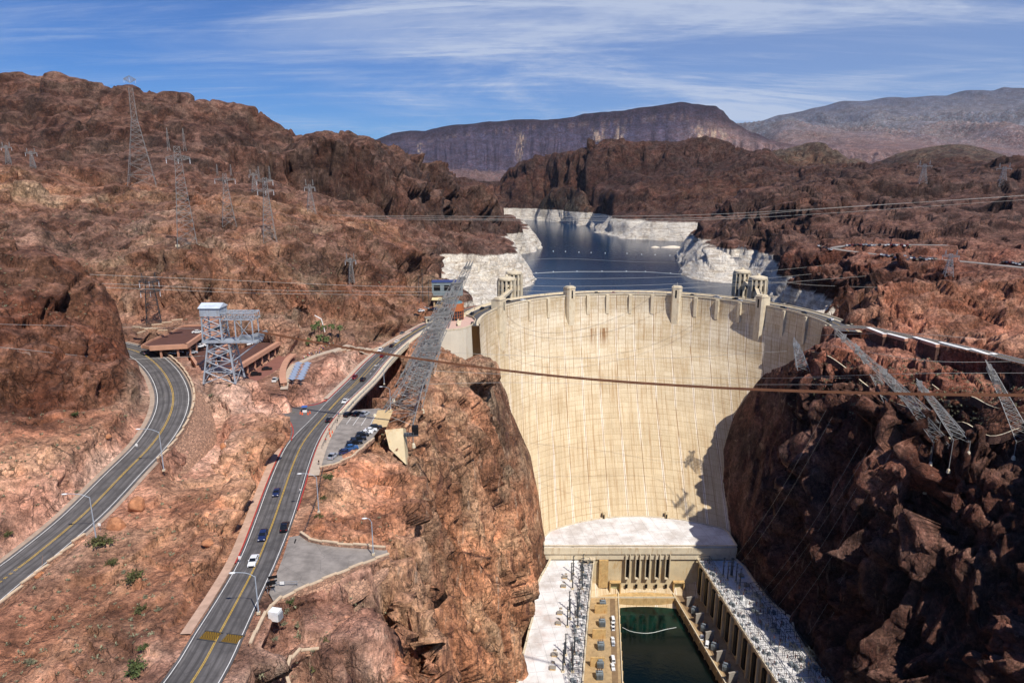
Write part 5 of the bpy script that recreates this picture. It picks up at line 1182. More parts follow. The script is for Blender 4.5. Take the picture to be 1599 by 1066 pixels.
for L2 in (RWo, RWi):
    for a, b in zip(L2[:-1], L2[1:]): d_ = Vector((b[0] - a[0], b[1] - a[1], 0)); m.box(((a[0] + b[0]) / 2, (a[1] + b[1]) / 2, -149.6), (d_.length + .6, .9, 1.4), math.atan2(d_.y, d_.x))
m.build('roof_rim', CONC, t, o)
ri = lambda y: float(np.interp(y, [p[1] for p in RWi[::-1]], [p[0] for p in RWi[::-1]]))
for k in range(15):
    y = 388 - k * 11.5; x = ri(y); an = math.atan2(RWi[0][1] - RWi[2][1], RWi[0][0] - RWi[2][0])
    MB().box((x + .3, y, -162), (3.0, 1.5, 18), an).build('window', DARKC, t, o); MB().box((x + .2, y - 5.6, -162), (1.0, 1.6, 21.5), an).build('pilaster', PHW, t, o)
# quays and decks each side of the tailrace
qa = [pz(968, 935, DK)[:2], pz(972, 1066, DK)[:2]]; dx_ = (qa[1][0] - qa[0][0]) / (qa[1][1] - qa[0][1]); qa.append((qa[1][0] + dx_ * (150 - qa[1][1]), 150)); qa[0] = (qa[0][0], 394)
qb = [pz(1053, 935, DK)[:2], pz(1132, 1066, DK)[:2]]; dx_ = (qb[1][0] - qb[0][0]) / (qb[1][1] - qb[0][1]); qb.append((qb[1][0] + dx_ * (150 - qb[1][1]), 150)); qb[0] = (qb[0][0], 394)
DECK = plain('deck_concrete', (176, 150, 112), .9, var=.16, nscale=.25, bump=.03, dirt=(130, 106, 78)); DECK2 = plain('grey_deck', (150, 142, 130), .9, var=.14, nscale=.3)
ql = MB().prism([(LWi[0][0] - 1, 394), (xi(150) - 1, 150)] + qa[::-1], -186, DK).build('quay', DECK); tag(ql, 'ochre concrete quay with transformers between the left wing and the tailrace', 'quay')
qr = MB().prism([(RWi[0][0] + 1, 394), (ri(150) + 1, 150)] + qb[::-1], -186, DK).build('quay', DECK); tag(qr, 'ochre concrete quay with a service road between the tailrace and the right wing', 'quay')
for q_, L2, sgn in ((ql, qa, -1), (qr, qb, 1)):
    m = MB()
    for a, b in zip(L2[:-1], L2[1:]): d_ = Vector((b[0] - a[0], b[1] - a[1], 0)); m.box(((a[0] + b[0]) / 2, (a[1] + b[1]) / 2, DK + .45), (d_.length, .5, .9), math.atan2(d_.y, d_.x))
    m.build('quay_rim', CONC, q_)
    m = MB(); l_ = [Vector((p[0] + sgn * 4.0, p[1], DK + .012)) for p in L2]
    m.strip([p + Vector((-1.7, 0, 0)) for p in l_], [p + Vector((1.7, 0, 0)) for p in l_]); m.build('rail_track', plain('track_strip', (132, 108, 80), .85, var=.12, nscale=.3), q_)
    m = MB()
    for k in range(28):
        y = 386 - k * 8.2; x = float(np.interp(y, [p[1] for p in L2[::-1]], [p[0] for p in L2[::-1]])); m.box((x - sgn * .35, y, -177.5), (.8, .8, 6.6))
    m.build('fender', RUST, q_)
# transformers and blast walls
TRG = plain('transformer_grey', (128, 136, 140), .5, .2, var=.12, nscale=.8); INS = plain('insulator_brown', (104, 60, 44), .4, var=.1); INSW = plain('insulator_white', (214, 216, 220), .4, var=.06)
def transformer():
    t = empty('transformer', cat='transformer')
    m = MB(); m.box((0, 0, 2.0), (3.2, 4.0, 3.6)); m.box((0, 0, 4.0), (2.2, 2.8, .5), 0, .8)
    for k in range(5): m.box((1.95, -1.5 + k * .75, 2.0), (.7, .3, 2.8)); m.box((-1.95, -1.5 + k * .75, 2.0), (.7, .3, 2.8))
    m.build('tank', TRG, t); MB().tube([(-.8, 1.2, 4.9), (-.8, -1.2, 4.9)], .5, 10).build('conservator', TRG, t)
    for k in range(3): MB().lathe((.5, -1.1 + k * 1.1, 4.2), [(.16, 0), (.26, .3), (.16, .5), (.26, .8), (.15, 1.1), (.22, 1.4), (.1, 1.9)], 8).build('bushing', INS, t)
    return t
tp = transformer()
def place(proto, first, loc, rz, label, group, scale=None):
    t = proto if first else copy_tree(proto)
    t.location = loc; t.rotation_euler = (0, 0, rz); t['label'] = label; t['group'] = group
    if scale: t.scale = (scale,) * 3
    return t
tr_l = [(948, 960), (943, 1010), (940, 1042)]
k = 0
for i, (u, v) in enumerate(((941, 946), (940, 976), (938, 1012), (937, 1040), (936, 1058))):
    p = pz(u, v, DK); place(tp, k == 0, p, R(90), 'grey transformer with cooling fins on the left quay, number varies along the ochre deck', 'transformers on the left quay'); k += 1
for o_ in [o_ for o_ in COL.objects if o_.get('group') == 'transformers on the left quay']: o_['label'] = 'grey transformer with cooling fins standing on the ochre left quay'
blast = None
for i in range(7):
    y = 378 - i * 17; x = ri(y) - 7.5
    place(tp, False, (x, y - 6, DK), R(60), 'grey transformer between blast walls on the shaded right quay', 'transformers on the right quay')
    b = MB().box((0, 0, 3.2), (5.5, .8, 6.4), R(14)); b.box((0, 0, 6.55), (5.8, 1.1, .3), R(14)); bo = b.build('blast_wall', DECK2, None, (x - 1, y + 1.5, DK)); tag(bo, 'pale concrete blast wall dividing transformers on the right quay', 'blast wall', 'blast walls on the right quay')
for i in range(5):
    y = 372 - i * 24; x0 = xi(y)
    b = MB().box((0, 0, 3), (8, .8, 6)); bo = b.build('blast_wall', RUST, None, (x0 + 6.5, y, DK)); tag(bo, 'ochre blast wall dividing the bays on the left quay', 'blast wall', 'blast walls on the left quay')
for u, v, c, k_ in ((957, 968, WH, 'van'), (957, 975, WH, 'suv'), (957, 981, WH, 'suv'), (957, 1000, WH, 'pickup'), (957, 1005, SV, 'sedan'), (957, 1030, WH, 'van'), (957, 1042, WH, 'pickup')):
    p = pz(u, v, DK); put_tiny(c, k_, (p[0], p[1], DK + .02), R(90), 'white service vehicle parked in line on the left quay', 'service vehicles on the quays')
for u, v, c, k_ in ((1104, 1007, WH, 'van'), (1096, 996, WH, 'suv')):
    p = pz(u, v, DK); put_tiny(c, k_, (p[0], p[1], DK + .02), R(70), 'white van parked on the right quay', 'service vehicles on the quays')
# poles with crossarms on the roofs
def roof_pole(h):
    t = empty('insulator_pole', cat='pole'); MB().tube([(0, 0, 0), (0, 0, h)], [.42, .26], 6).build('shaft', DSTEEL, t); MB().box((0, 0, .4), (1.6, 1.6, .8)).build('footing', CONC, t)
    m = MB()
    for z in (h * .55, h * .75, h * .95): m.box((0, 0, z), (1.5, .16, .16)); m.lathe((.7, 0, z + .1), [(.1, 0), (.2, .2), (.1, .7)], 6)
    m.build('crossarm', DSTEEL, t); return t
rp = roof_pole(13); k = 0
for u, v in ((894, 919), (892, 907), (895, 896), (909, 919), (907, 906), (910, 893), (886, 978), (890, 966), (889, 953), (902, 978), (901, 963), (904, 950), (879, 1048), (881, 1036), (883, 1022), (894, 1048), (893, 1036), (897, 1020)):
    p = pz(u, v, -150); place(rp, k == 0, p, R(8), 'slim steel insulator pole on the white left roof', 'insulator poles on the left roof'); k += 1
for u, v in ((1136, 905), (1141, 899), (1129, 899), (1155, 916), (1149, 908), (1143, 900)):
    p = pz(u, v, -150); place(rp, False, p, R(-15), 'slim steel insulator pole on the white right roof near the cornice', 'insulator poles on the right roof')
def hatch(): 
    t = empty('roof_hatch', cat='roof hatch'); MB().box((0, 0, .5), (3.0, 2.2, 1.0)).build('kerb', CONC2, t); MB().box((0, 0, 1.1), (3.3, 2.5, .2)).build('lid', DECK2, t); return t
hp = hatch(); k = 0
for u, v, s_ in ((882, 902, 1), (880, 916, 1), (884, 896, .4), (881, 909, .4), (876, 950, .5), (874, 958, 1), (872, 974, 1), (873, 966, .4), (867, 1015, .5), (866, 1023, 1), (863, 1044, 1), (864, 1034, .5), (1157, 899, 1), (1166, 914, 1), (1125, 931, .9)):
    p = pz(u, v, -150); place(hp, k == 0, p, R(-6), 'tan roof hatch on the white %s roof' % ('left' if u < 1000 else 'right'), 'roof hatches', s_); k += 1
# switch racks: portal frames with rows of insulators
def rack(w, d, h, seed, parent_cat='switch rack'):
    r_ = random.Random(seed); t = empty('switch_rack', cat=parent_cat); m = MB()
    for x in (-w / 2, w / 2):
        for y in np.arange(-d / 2, d / 2 + .1, d / 3): m.tube([(x, y, 0), (x, y, h)], .11, 4)
        m.tube([(x, -d / 2, h), (x, d / 2, h)], .11, 4); m.tube([(x, -d / 2, h * .6), (x, d / 2, h * .6)], .08, 4)
    for y in np.arange(-d / 2, d / 2 + .1, d / 3): m.tube([(-w / 2, y, h), (w / 2, y, h)], .1, 4); m.tube([(-w / 2, y, h), (w / 2, y, h * .5)], .06, 4)
    m.build('frame', DSTEEL, t)
    for i in range(3): MB().lathe((r_.uniform(-w / 2, w / 2), r_.uniform(-d / 2, d / 2), h * .3 + r_.uniform(0, h * .35)), [(.14, 0), (.3, .2), (.14, .5), (.3, .8), (.14, 1.1), (.2, 1.5)], 6).build('insulator', INS, t)
    for i in range(3): MB().box((r_.uniform(-w / 2, w / 2), r_.uniform(-d / 2, d / 2), .8), (r_.uniform(.8, 1.6), r_.uniform(.8, 1.6), 1.6)).build('switch_box', TRG, t)
    return t
rk = [rack(5.5, 9, 5, s_) for s_ in (1, 2, 3)]; used_ = [False] * 3
def put_rack(i, loc, rz, label, grp, sc=None):
    t = place(rk[i], not used_[i], loc, rz, label, grp, None); used_[i] = True
    if sc: t.scale = sc
    return t
for i in range(14):
    y = 384 - i * 10.2; put_rack(i % 3, (xi(y) - 4.0, y, -150), R(6), 'steel rack of brown insulators in the row along the river edge of the left roof', 'switch racks on the left roof')
anr = math.atan2(RWi[0][1] - RWi[2][1], RWi[0][0] - RWi[2][0]) - math.pi / 2
for i in range(14):
    y = 386 - i * 10.4; put_rack(i % 3, (ri(y) + 3.6, y, -150), anr, 'steel rack of insulators in the row along the river edge of the right roof', 'switch racks on the right roof')
for i in range(6):
    for j in range(2):
        y = 352 - i * 15; x = ri(y) + 14 + j * 8; 
        if x > float(np.interp(y, [p[1] for p in RWo[::-1]], [p[0] for p in RWo[::-1]])) - 3: continue
        put_rack((i + j) % 3, (x, y, -150), anr, 'tall steel switchyard frame standing on the middle of the right roof', 'switchyard frames on the right roof', (1.1, 1.5, 1.3))
b = MB().box((0, 0, 1.4), (9, 3, 2.8)); b.box((0, 0, 2.9), (9.4, 3.4, .25)); t = b.build('roof_cabin', CONC, None, pz(918, 878, -150)); tag(t, 'small flat concrete cabin at the top corner of the left roof', 'cabin'); m = MB(); m.box((-2, -1.55, 1.5), (2.6, .1, 1.2)); m.box((2, -1.55, 1.5), (2.6, .1, 1.2)); m.build('window', DARKC, t)
for u in (943, 1040):
    q = face(th_of(u, -139), -139.0); m = MB().box((0, -1.5, 2.2), (1.8, 3.2, 4.4)); t = m.build('gallery_door_house', PHW, None, (q.x, q.y, -140)); tag(t, 'small concrete door housing at the foot of the dam face, %s of the pair' % ('left' if u < 1000 else 'right'), 'door housing', 'door housings on the curved roof'); MB().box((-.3, -3.15, 1.8), (1.0, .1, 3)).build('door', DARKC, t)
# ------------------------------------------------------------------ bridge span of the road, thrust block, lake-side buildings
br = empty('road_bridge', tuple(REs[70]), label='concrete deck edge and railing where the road bridges the dark gap beside the canyon rim', cat='bridge'); o = -Vector(REs[70])
seg = [i for i in range(nR_) if 536 <= pxy(REs[i])[1] <= 652]; ei = REs[seg[0]:seg[-1] + 1]; li_ = [LEs[i].lerp(REs[i], .15) for i in seg]; ro = offset_line(ei, 3.1)
m = MB(); dn = Vector((0, 0, -1.5)); z0 = Vector((0, 0, -.05)); z1_ = Vector((0, 0, .2))
m.strip([p + o + z1_ for p in offset_line(ei, .35)], [p + o + z1_ for p in ro]); m.strip([p + o + z1_ for p in ro], [p + o + dn for p in ro]); m.strip([p + o + dn for p in ro], [p + o + dn for p in li_]); m.strip([p + o + z0 for p in li_], [p + o + dn for p in li_])
m.build('deck', CONC, br)
m = MB(); rp_ = offset_line(ei, 2.9)
for z in (.6, 1.0, 1.35): m.tube([p + o + Vector((0, 0, z)) for p in rp_], .06, 4)
for p in resample(rp_, 34): m.box(tuple(p + o + Vector((0, 0, .7))), (.14, .14, 1.3))
m.build('railing', STEEL, br)
TB = plain('smooth_pale_concrete', (206, 196, 176), .85, var=.05, nscale=.12, bump=.02, dirt=(190, 172, 140))
tbp = [pz(u, v, 0)[:2] for u, v in ((684, 517), (692, 516.5), (704, 516), (716, 515), (727, 512.5), (736, 509), (741, 504.5), (742.5, 500), (738, 496), (728, 493), (708, 492), (690, 498))]
cxy = Vector((sum(p[0] for p in tbp) / 12, sum(p[1] for p in tbp) / 12)); t = empty('thrust_block', (cxy.x, cxy.y, 0), label='tall smooth pale concrete block with a rounded terrace on top, left of the dam face', cat='concrete block')
low_ = [tuple(cxy + (Vector(p) - cxy) * 1.10 + Vector((0, -3))) for p in tbp]; o = (-cxy.x, -cxy.y, 0)
mb = MB(); n = len(tbp); pp = tbp; ll = low_
if sum(pp[i][0] * pp[(i + 1) % n][1] - pp[(i + 1) % n][0] * pp[i][1] for i in range(n)) < 0: pp = pp[::-1]; ll = ll[::-1]
mb.add([(*p, -44) for p in ll] + [(*p, 0) for p in pp], [tuple(range(n))[::-1], tuple(range(n, 2 * n))] + [(i, (i + 1) % n, n + (i + 1) % n, n + i) for i in range(n)]); mb.build('wall', TB, t, o)
MB().prism([tuple(cxy + (Vector(p) - cxy) * .93) for p in tbp], .004, .05).build('terrace', plain('pink_terrace', (206, 172, 156), .9, var=.05), t, o)
m = MB()
for i in range(n):
    a, b = Vector((*tbp[i], 0)), Vector((*tbp[(i + 1) % n], 0)); d_ = b - a; c = (a + b) / 2; m.box((c.x, c.y, .55), (d_.length, .3, 1.1), math.atan2(d_.y, d_.x))
m.build('parapet', CONC, t, o)
ORG = plain('orange_brown_wall', (178, 104, 62), .7, var=.08, nscale=.3); BGL = NT('dark_window_grid'); BGLm = BGL.fin((.03, .035, .045), .15)
c = pd(709, 494, 452); t = empty('visitor_building', (c[0], c[1], 0), label='round orange-brown visitor building with dark glass front above the terrace', cat='building')
MB().lathe((0, 0, 0), [(6.6, 0), (6.6, 6.5)], 22).build('glass_front', BGLm, t)
m = MB(); m.lathe((0, 0, 0), [(6.9, 6.5), (6.9, 11.4), (6.5, 11.6)], 22); m.build('upper_wall', ORG, t); m = MB()
for k in range(22): a = k * 2 * math.pi / 22; m.box((6.65 * math.cos(a), 6.65 * math.sin(a), 3.3), (.25, .25, 6.6), a)
for z in (2.2, 4.4): m.lathe((0, 0, z), [(6.72, 0), (6.72, .2)], 22)
m.build('glazing_bar', ORG, t); MB().lathe((0, 0, 11.6), [(6.2, 0), (5.4, .8), (1, 1.2)], 22).build('roof', plain('teal_roof', (96, 128, 134), .6), t)
def block_house(nm, label, c, dim, rz, wall, roofc, win=0, cat='building', grp=None, over=.6, rh=.4):
    t = empty(nm, c, rz, label=label, cat=cat, group=grp); x, y, z = dim
    MB().box((0, 0, z / 2 - 1), (x, y, z + 2)).build('wall', wall, t); MB().box((0, 0, z + rh / 2 + .002), (x + over, y + over, rh)).build('roof', roofc, t)
    for k in range(win): MB().box((-x / 2 + x * (k + .5) / win, -y / 2 - .03, z * .5), (x / win * .62, .1, z * .5)).build('window', DARKC, t)
    return t
BLU = plain('blue_roof', (58, 70, 118), .5, var=.08); TEALW = plain('grey_teal_wall', (128, 140, 142), .7, var=.1); YELW = plain('cream_awning', (232, 214, 160), .7, var=.05); PINK = plain('pink_concrete', (190, 142, 116), .88, var=.08, nscale=.3)
c = pd(699, 456, 520); block_house('warehouse', 'grey building with a blue roof tucked against the pale rock behind the pylons', (c[0], c[1], c[2]), (24, 12, 8.5), R(4), TEALW, BLU, 3)
c = pd(692, 474, 490); block_house('ticket_building', 'low tan building with a cream awning beside the crest road', (c[0], c[1], c[2] - 1), (14, 8, 4.5), R(4), CONC2, YELW, 2, over=2.5)
c = pd(674, 500, 442); block_house('gift_shop', 'small white building at the bend before the dam', (c[0], c[1], c[2] - 1), (9, 5, 3), R(20), CONC, DECK2, 2)
for i, (u, v) in enumerate(((650, 497), (658, 494), (665, 491), (672, 488), (679, 486), (676, 496))):
    p = pz(u, v, .3); put_tiny((BK, WH, SV, BK, NB, WH)[i], 'suv', (p[0], p[1], max(.2, gz(p[0], p[1]) + .1)), R(40), 'car parked at the bend just before the dam crest', 'cars parked by the visitor buildings')
# intake towers
def intake(label, x, y, zt=9.0):
    t = empty('intake_tower', (x, y, -45), label=label, cat='intake tower', group='intake towers standing in the lake'); h = zt + 45; r = 7.6
    MB().lathe((0, 0, -20), [(r + 1.2, 0), (r * .86, 26), (r * .86, h + 17)], 24).build('shaft', CONC, t); m = MB()
    for k in range(12):
        a = 2 * math.pi * k / 12; m.box((r * .93 * math.cos(a), r * .93 * math.sin(a), h / 2 - 1), (2.9, 1.7, h - 2), a)
    m.build('fin', CONC, t); m = MB()
    for k in range(12):
        a = 2 * math.pi * (k + .5) / 12
        for z, hh in ((h - 3.8, 1.5), (h - 9.5, 5.0), (h - 20, 6.0)): MB().box((r * .885 * math.cos(a), r * .885 * math.sin(a), z), (.5, 1.15, hh), a).build('window', DARKC, t)
    MB().lathe((0, 0, h - 1.6), [(r + .3, 0), (r + .5, .5), (r + .3, 2.0), (r - .6, 2.3), (1.5, 3.6), (1.3, 4.8), (.2, 5.2)], 24).build('cap', CONC, t)
    MB().tube([(0, 0, h + 3), (0, 0, h + 7)], .12, 4).build('mast', STEEL, t); return t
i1 = pd(791, 436, 592); i2 = pd(802.5, 424, 634); i3 = pd(1184, 437, 598); i4 = pd(1159, 424, 642)
IT = [intake('pale round intake tower nearest the dam on the left side of the lake', i1[0], i1[1]), intake('pale round intake tower farther back on the left side of the lake', i2[0], i2[1]), intake('pale round intake tower nearest the dam on the right side of the lake', i3[0], i3[1]), intake('pale round intake tower farther back on the right side of the lake', i4[0], i4[1])]
def fbridge(a, b, w, label):
    a, b = Vector(a), Vector(b); d_ = b - a; c = (a + b) / 2; rz = math.atan2(d_.y, d_.x); t = empty('tower_footbridge', tuple(c), rz, label=label, cat='footbridge', group='footbridges to the intake towers'); Lb = d_.length
    MB().box((0, 0, -.5), (Lb, w, 1.0)).build('deck', CONC, t); m = MB(); m.box((0, w / 2 - .15, .5), (Lb, .3, 1.0)); m.box((0, -w / 2 + .15, .5), (Lb, .3, 1.0)); m.build('railing', CONC, t)
    m = MB()
    for k in range(9): x = -Lb / 2 + Lb * (k + .5) / 9; m.tube([(x, 0, -1), (x + Lb / 18, 0, -5)], .25, 4); m.tube([(x, 0, -1), (x - Lb / 18, 0, -5)], .25, 4)
    m.tube([(-Lb / 2, 0, -5), (Lb / 2, 0, -5)], .3, 4); m.build('truss', DSTEEL, t)
def dcrest(u): t_ = th_of(u); return (94 + 131.2 * math.sin(t_), 442 + 131.2 * math.cos(t_), 0)
fbridge(dcrest(800), (i1[0] + 4, i1[1] - 6.5, 0), 4, 'covered footbridge from the crest to the near left intake tower'); fbridge((i1[0] + 3, i1[1] + 6.8, 0), (i2[0] - 2, i2[1] - 7, 0), 4, 'footbridge between the two left intake towers')
fbridge(dcrest(1172), (i3[0] - 3, i3[1] - 7, 0), 4, 'footbridge from the crest to the near right intake tower'); fbridge((i3[0] - 4, i3[1] + 6.8, 0), (i4[0] + 2, i4[1] - 7, 0), 4, 'footbridge between the two right intake towers')
# buoys and floating line on the lake
by = MB().lathe((0, 0, -.4), [(.3, 0), (1.0, .4), (1.0, .9), (.4, 1.5), (.1, 2.2)], 10).build('buoy', WHT); k = 0
for u, v in ((864, 392.5), (883, 393), (904, 394), (923, 394.5), (945, 395.5), (979, 396), (1002, 397.5), (1023, 398), (1046, 399)):
    p = pz(u, v, -45); b = by if k == 0 else by.copy()
    if k: COL.objects.link(b)
    b.location = p; tag(b, 'white buoy in the row across the lake', 'buoy', 'white buoys across the lake'); k += 1
lb = smooth_line([pz(u, v, -44.8) for u, v in ((822, 428), (838, 426.5), (864, 425), (901, 424), (940, 424), (978, 424), (1010, 424.5), (1047, 427), (1078, 429))], 6); tag(MB().tube(lb, .35, 5).build('floating_boom', plain('boom_grey', (190, 190, 184), .6)), 'thin pale floating boom stretched across the lake in front of the intake towers', 'boom'); k = 0
for u, v in ((837, 426), (864, 424.4), (901, 423.6), (940, 423.6), (978, 423.6), (1008, 424), (1047, 426.5)):
    b = by.copy(); COL.objects.link(b); b.scale = (.8,) * 3; b.location = pz(u, v, -45); tag(b, 'white float riding on the boom across the lake', 'buoy', 'floats on the lake boom')
isl = MB()
rr_ = random.Random(5)
for cx0, w_, hh in ((0, 9, 4), (38, 22, 5)):
    isl.lathe((cx0, rr_.uniform(-2, 2), -1), [(w_ * 1.1, 0), (w_ * .9, 1.6), (w_ * .55, hh * .7), (w_ * .2, hh)], 13, 0, 1.2, .6)
p = pz(1023, 386.5, -45); tag(isl.build('sandbar', plain('pale_silt', (226, 212, 190), .95, var=.08, nscale=.2, bump=.3), None, p), kind='structure')
# ------------------------------------------------------------------ car park and visitor plaza
DKRF = plain('brown_deck', (96, 66, 58), .9, var=.1, nscale=.3); 
def deck(px, z, label, colh=4.2, rim=(1, 2), wd=1.2):
    P_ = [Vector(pz(u, v, z)) for u, v in px]; c = sum(P_, Vector()) / len(P_); t = empty('parking_deck', (c.x, c.y, z), label=label, cat='parking deck', group='car park decks'); Q = [p - c for p in P_]
    MB().prism([tuple(q)[:2] for q in Q], -.7, 0).build('slab', DKRF, t); m = MB(); n = len(Q)
    for i in range(n):
        a, b = Q[i], Q[(i + 1) % n]; d_ = b - a; mid_ = (a + b) / 2; m.box((mid_.x, mid_.y, .15), (d_.length + 1.0, wd if i in rim else .5, 1.9 if i in rim else 1.3), math.atan2(d_.y, d_.x))
    m.build('parapet', PINK, t)
    for i in rim:
        a, b = Q[i], Q[(i + 1) % n]; k_ = max(2, int((b - a).length / 8))
        for j in range(k_): 
            q = a.lerp(b, (j + .5) / k_) * .97; MB().box((q.x, q.y, -.8 - colh / 2), (.7, .7, colh)).build('column', PINK, t)
    return t
deck([(222, 541), (240, 531), (266, 521), (286, 510), (338, 508), (291, 541), (236, 544)], 24.5, 'top brown car park deck with pink parapets beside the hairpin', rim=(4, 5))
deck([(292, 549), (342, 520), (368, 531), (309, 574)], 18.0, 'middle brown car park deck with a sloping pink rim beside the steel tower', rim=(2, 3))
deck([(318, 579), (398, 529), (435, 536), (353, 586)], 12.5, 'lowest brown car park deck with a broad pink rim and dark openings', rim=(2, 3), wd=2.0)
polyflat('plaza', [pz(*p) for p in ((352, 590, 6.4), (436, 541, 6.4), (462, 556, 6.2), (448, 580, 6.0), (444, 604, 5.8), (404, 606, 5.9))], plain('red_brown_paving', (136, 92, 80), .9, var=.08, nscale=.4), .0)
c = pz(331, 500, 30); block_house('lift_block', 'tall plain pink-brown block behind the top corner of the steel tower', (c[0], c[1], 24), (6.5, 6, 12), R(10), PINK, CONC, 0)
c = pz(425, 618, 2.5); block_house('gate_house', 'low flat-roofed pink building with a dark red front by the junction', (c[0], c[1], 1.2), (11, 8, 4.0), R(3), PINK, PINK, 1, over=1.8, rh=.8)
cv = smooth_line([pz(458, 552, 9), pz(449, 560, 9), pz(443, 572, 9), pz(441, 586, 9), pz(443, 598, 8)], 5); t = empty('canopy', tuple(cv[0]), label='long curved pink canopy wall along the plaza', cat='canopy'); o = -cv[0]
m = MB(); m.strip([p + o for p in offset_line(cv, -1.4)], [p + o for p in offset_line(cv, 1.4)]); m.strip([p + o + Vector((0, 0, -.8)) for p in offset_line(cv, 1.4)], [p + o + Vector((0, 0, -.8)) for p in offset_line(cv, -1.4)]); m.strip([p + o for p in offset_line(cv, 1.4)], [p + o + Vector((0, 0, -.8)) for p in offset_line(cv, 1.4)]); m.strip([p + o + Vector((0, 0, -.8)) for p in offset_line(cv, -1.4)], [p + o for p in offset_line(cv, -1.4)]); m.build('roof', PINK, t)
for p in cv[::4]: MB().box(tuple(p + o + Vector((0, 0, -2))), (.5, .5, 3.2)).build('column', PINK, t)
lw_ = zline([(216, 527, 26), (238, 514, 28), (262, 507, 29.5), (285, 503, 30)], 3); parapet(lw_, 'long low pink wall on the slope above the car park', w=.6, h=1.2)
lw_ = zline([(208, 514, 28), (235, 517, 27.5), (262, 520, 26.5)], 3); parapet(lw_, 'second low wall on the slope left of the car park', w=.6, h=1.0)
gcars = [('sedan', WH, 309, 520, 24.5, 8, 'white car alone on the top car park deck'), ('suv', WH, 313, 542, 20, 60, 'white car between the top and middle decks'), ('suv', WH, 319, 537, 20, 60, 'white car higher up between the top and middle decks'), ('pickup', WH, 275, 553, 19.8, 5, 'white pickup under the edge of the top deck'),
         ('suv', BK, 284, 557, 19.5, 5, 'black car beside the white pickup under the top deck'), ('sedan', SV, 300, 552, 19.5, 30, 'silver car under the corner of the top deck'), ('suv', WH, 331, 571, 12.6, 5, 'white car on the lowest deck behind the tower leg'), ('suv', WH, 387, 539, 12.6, 60, 'white car on the lowest deck right of the tower'),
         ('suv', SV, 398, 535, 12.6, 60, 'silver car in the row at the top of the lowest deck'), ('suv', GY, 404, 534, 12.6, 60, 'grey car in the row at the top of the lowest deck'), ('suv', WH, 410, 533, 12.6, 60, 'white car last in the row at the top of the lowest deck'),
         ('suv', WH, 430, 595, 6.1, 95, 'white car turning on the red-brown plaza'), ('suv', BK, 400, 586, 6.2, 20, 'black car at the left of the red-brown plaza'), ('sedan', BK, 417, 577, 6.3, 20, 'dark car at the back of the red-brown plaza')]
for k_, c_, u, v, z, a, lab in gcars: p = pz(u, v, z); put_tiny(c_, k_, (p[0], p[1], z + .05), R(a), lab, 'cars around the car park')
# sun shades in two rows
def shade():
    t = empty('sun_shade', cat='sun shade'); MB().tube([(0, 0, 0), (0, 0, 3)], .07, 6).build('pole', STEEL, t); MB().add([(-1.6, -1.2, 2.9), (1.6, -1.2, 2.9), (1.6, 1.2, 3.5), (-1.6, 1.2, 3.5), (-1.6, -1.2, 2.8), (1.6, -1.2, 2.8), (1.6, 1.2, 3.4), (-1.6, 1.2, 3.4)], [(0, 1, 2, 3), (7, 6, 5, 4), (0, 4, 5, 1), (1, 5, 6, 2), (2, 6, 7, 3), (3, 7, 4, 0)]).build('canopy', plain('blue_white_canvas', (140, 152, 172), .7, var=.1), t); return t
sp_ = shade(); k = 0
for (ua, va, ub, vb) in ((467, 577, 457, 601), (481, 577, 470, 601)):
    for j in range(7): u = ua + (ub - ua) * j / 6; v = va + (vb - va) * j / 6; place(sp_, k == 0, pz(u, v, 5.2), R(75), 'pale blue sun shade in the two rows beside the plaza', 'sun shades beside the plaza'); k += 1
# paved walks on the triangular slope between plaza and road
for pts, w_ in ((((444, 618, 3.6), (450, 590, 4.6), (462, 572, 5.2), (490, 556, 5.8), (520, 546, 6), (560, 537, 5.4), (600, 528, 4.4), (640, 514, 1.6)), 1.5), (((520, 549, 6), (550, 543, 5.6), (575, 540, 4.6)), 1.0)):
    l_ = [Vector((p.x, p.y, gz(p.x, p.y))) for p in zline(pts, 8)]; kerb(offset_line(l_, -w_), 1, .45, w_ * 2, PAVE, 'path')
l_ = [Vector((p.x, p.y, gz(p.x, p.y))) for p in zline(((530, 549, 6), (565, 540, 5.2), (600, 530, 4.4), (618, 524, 3)), 8)]; parapet(l_, 'pale low wall along the walk above the road', w=.5, h=.6, step=5)
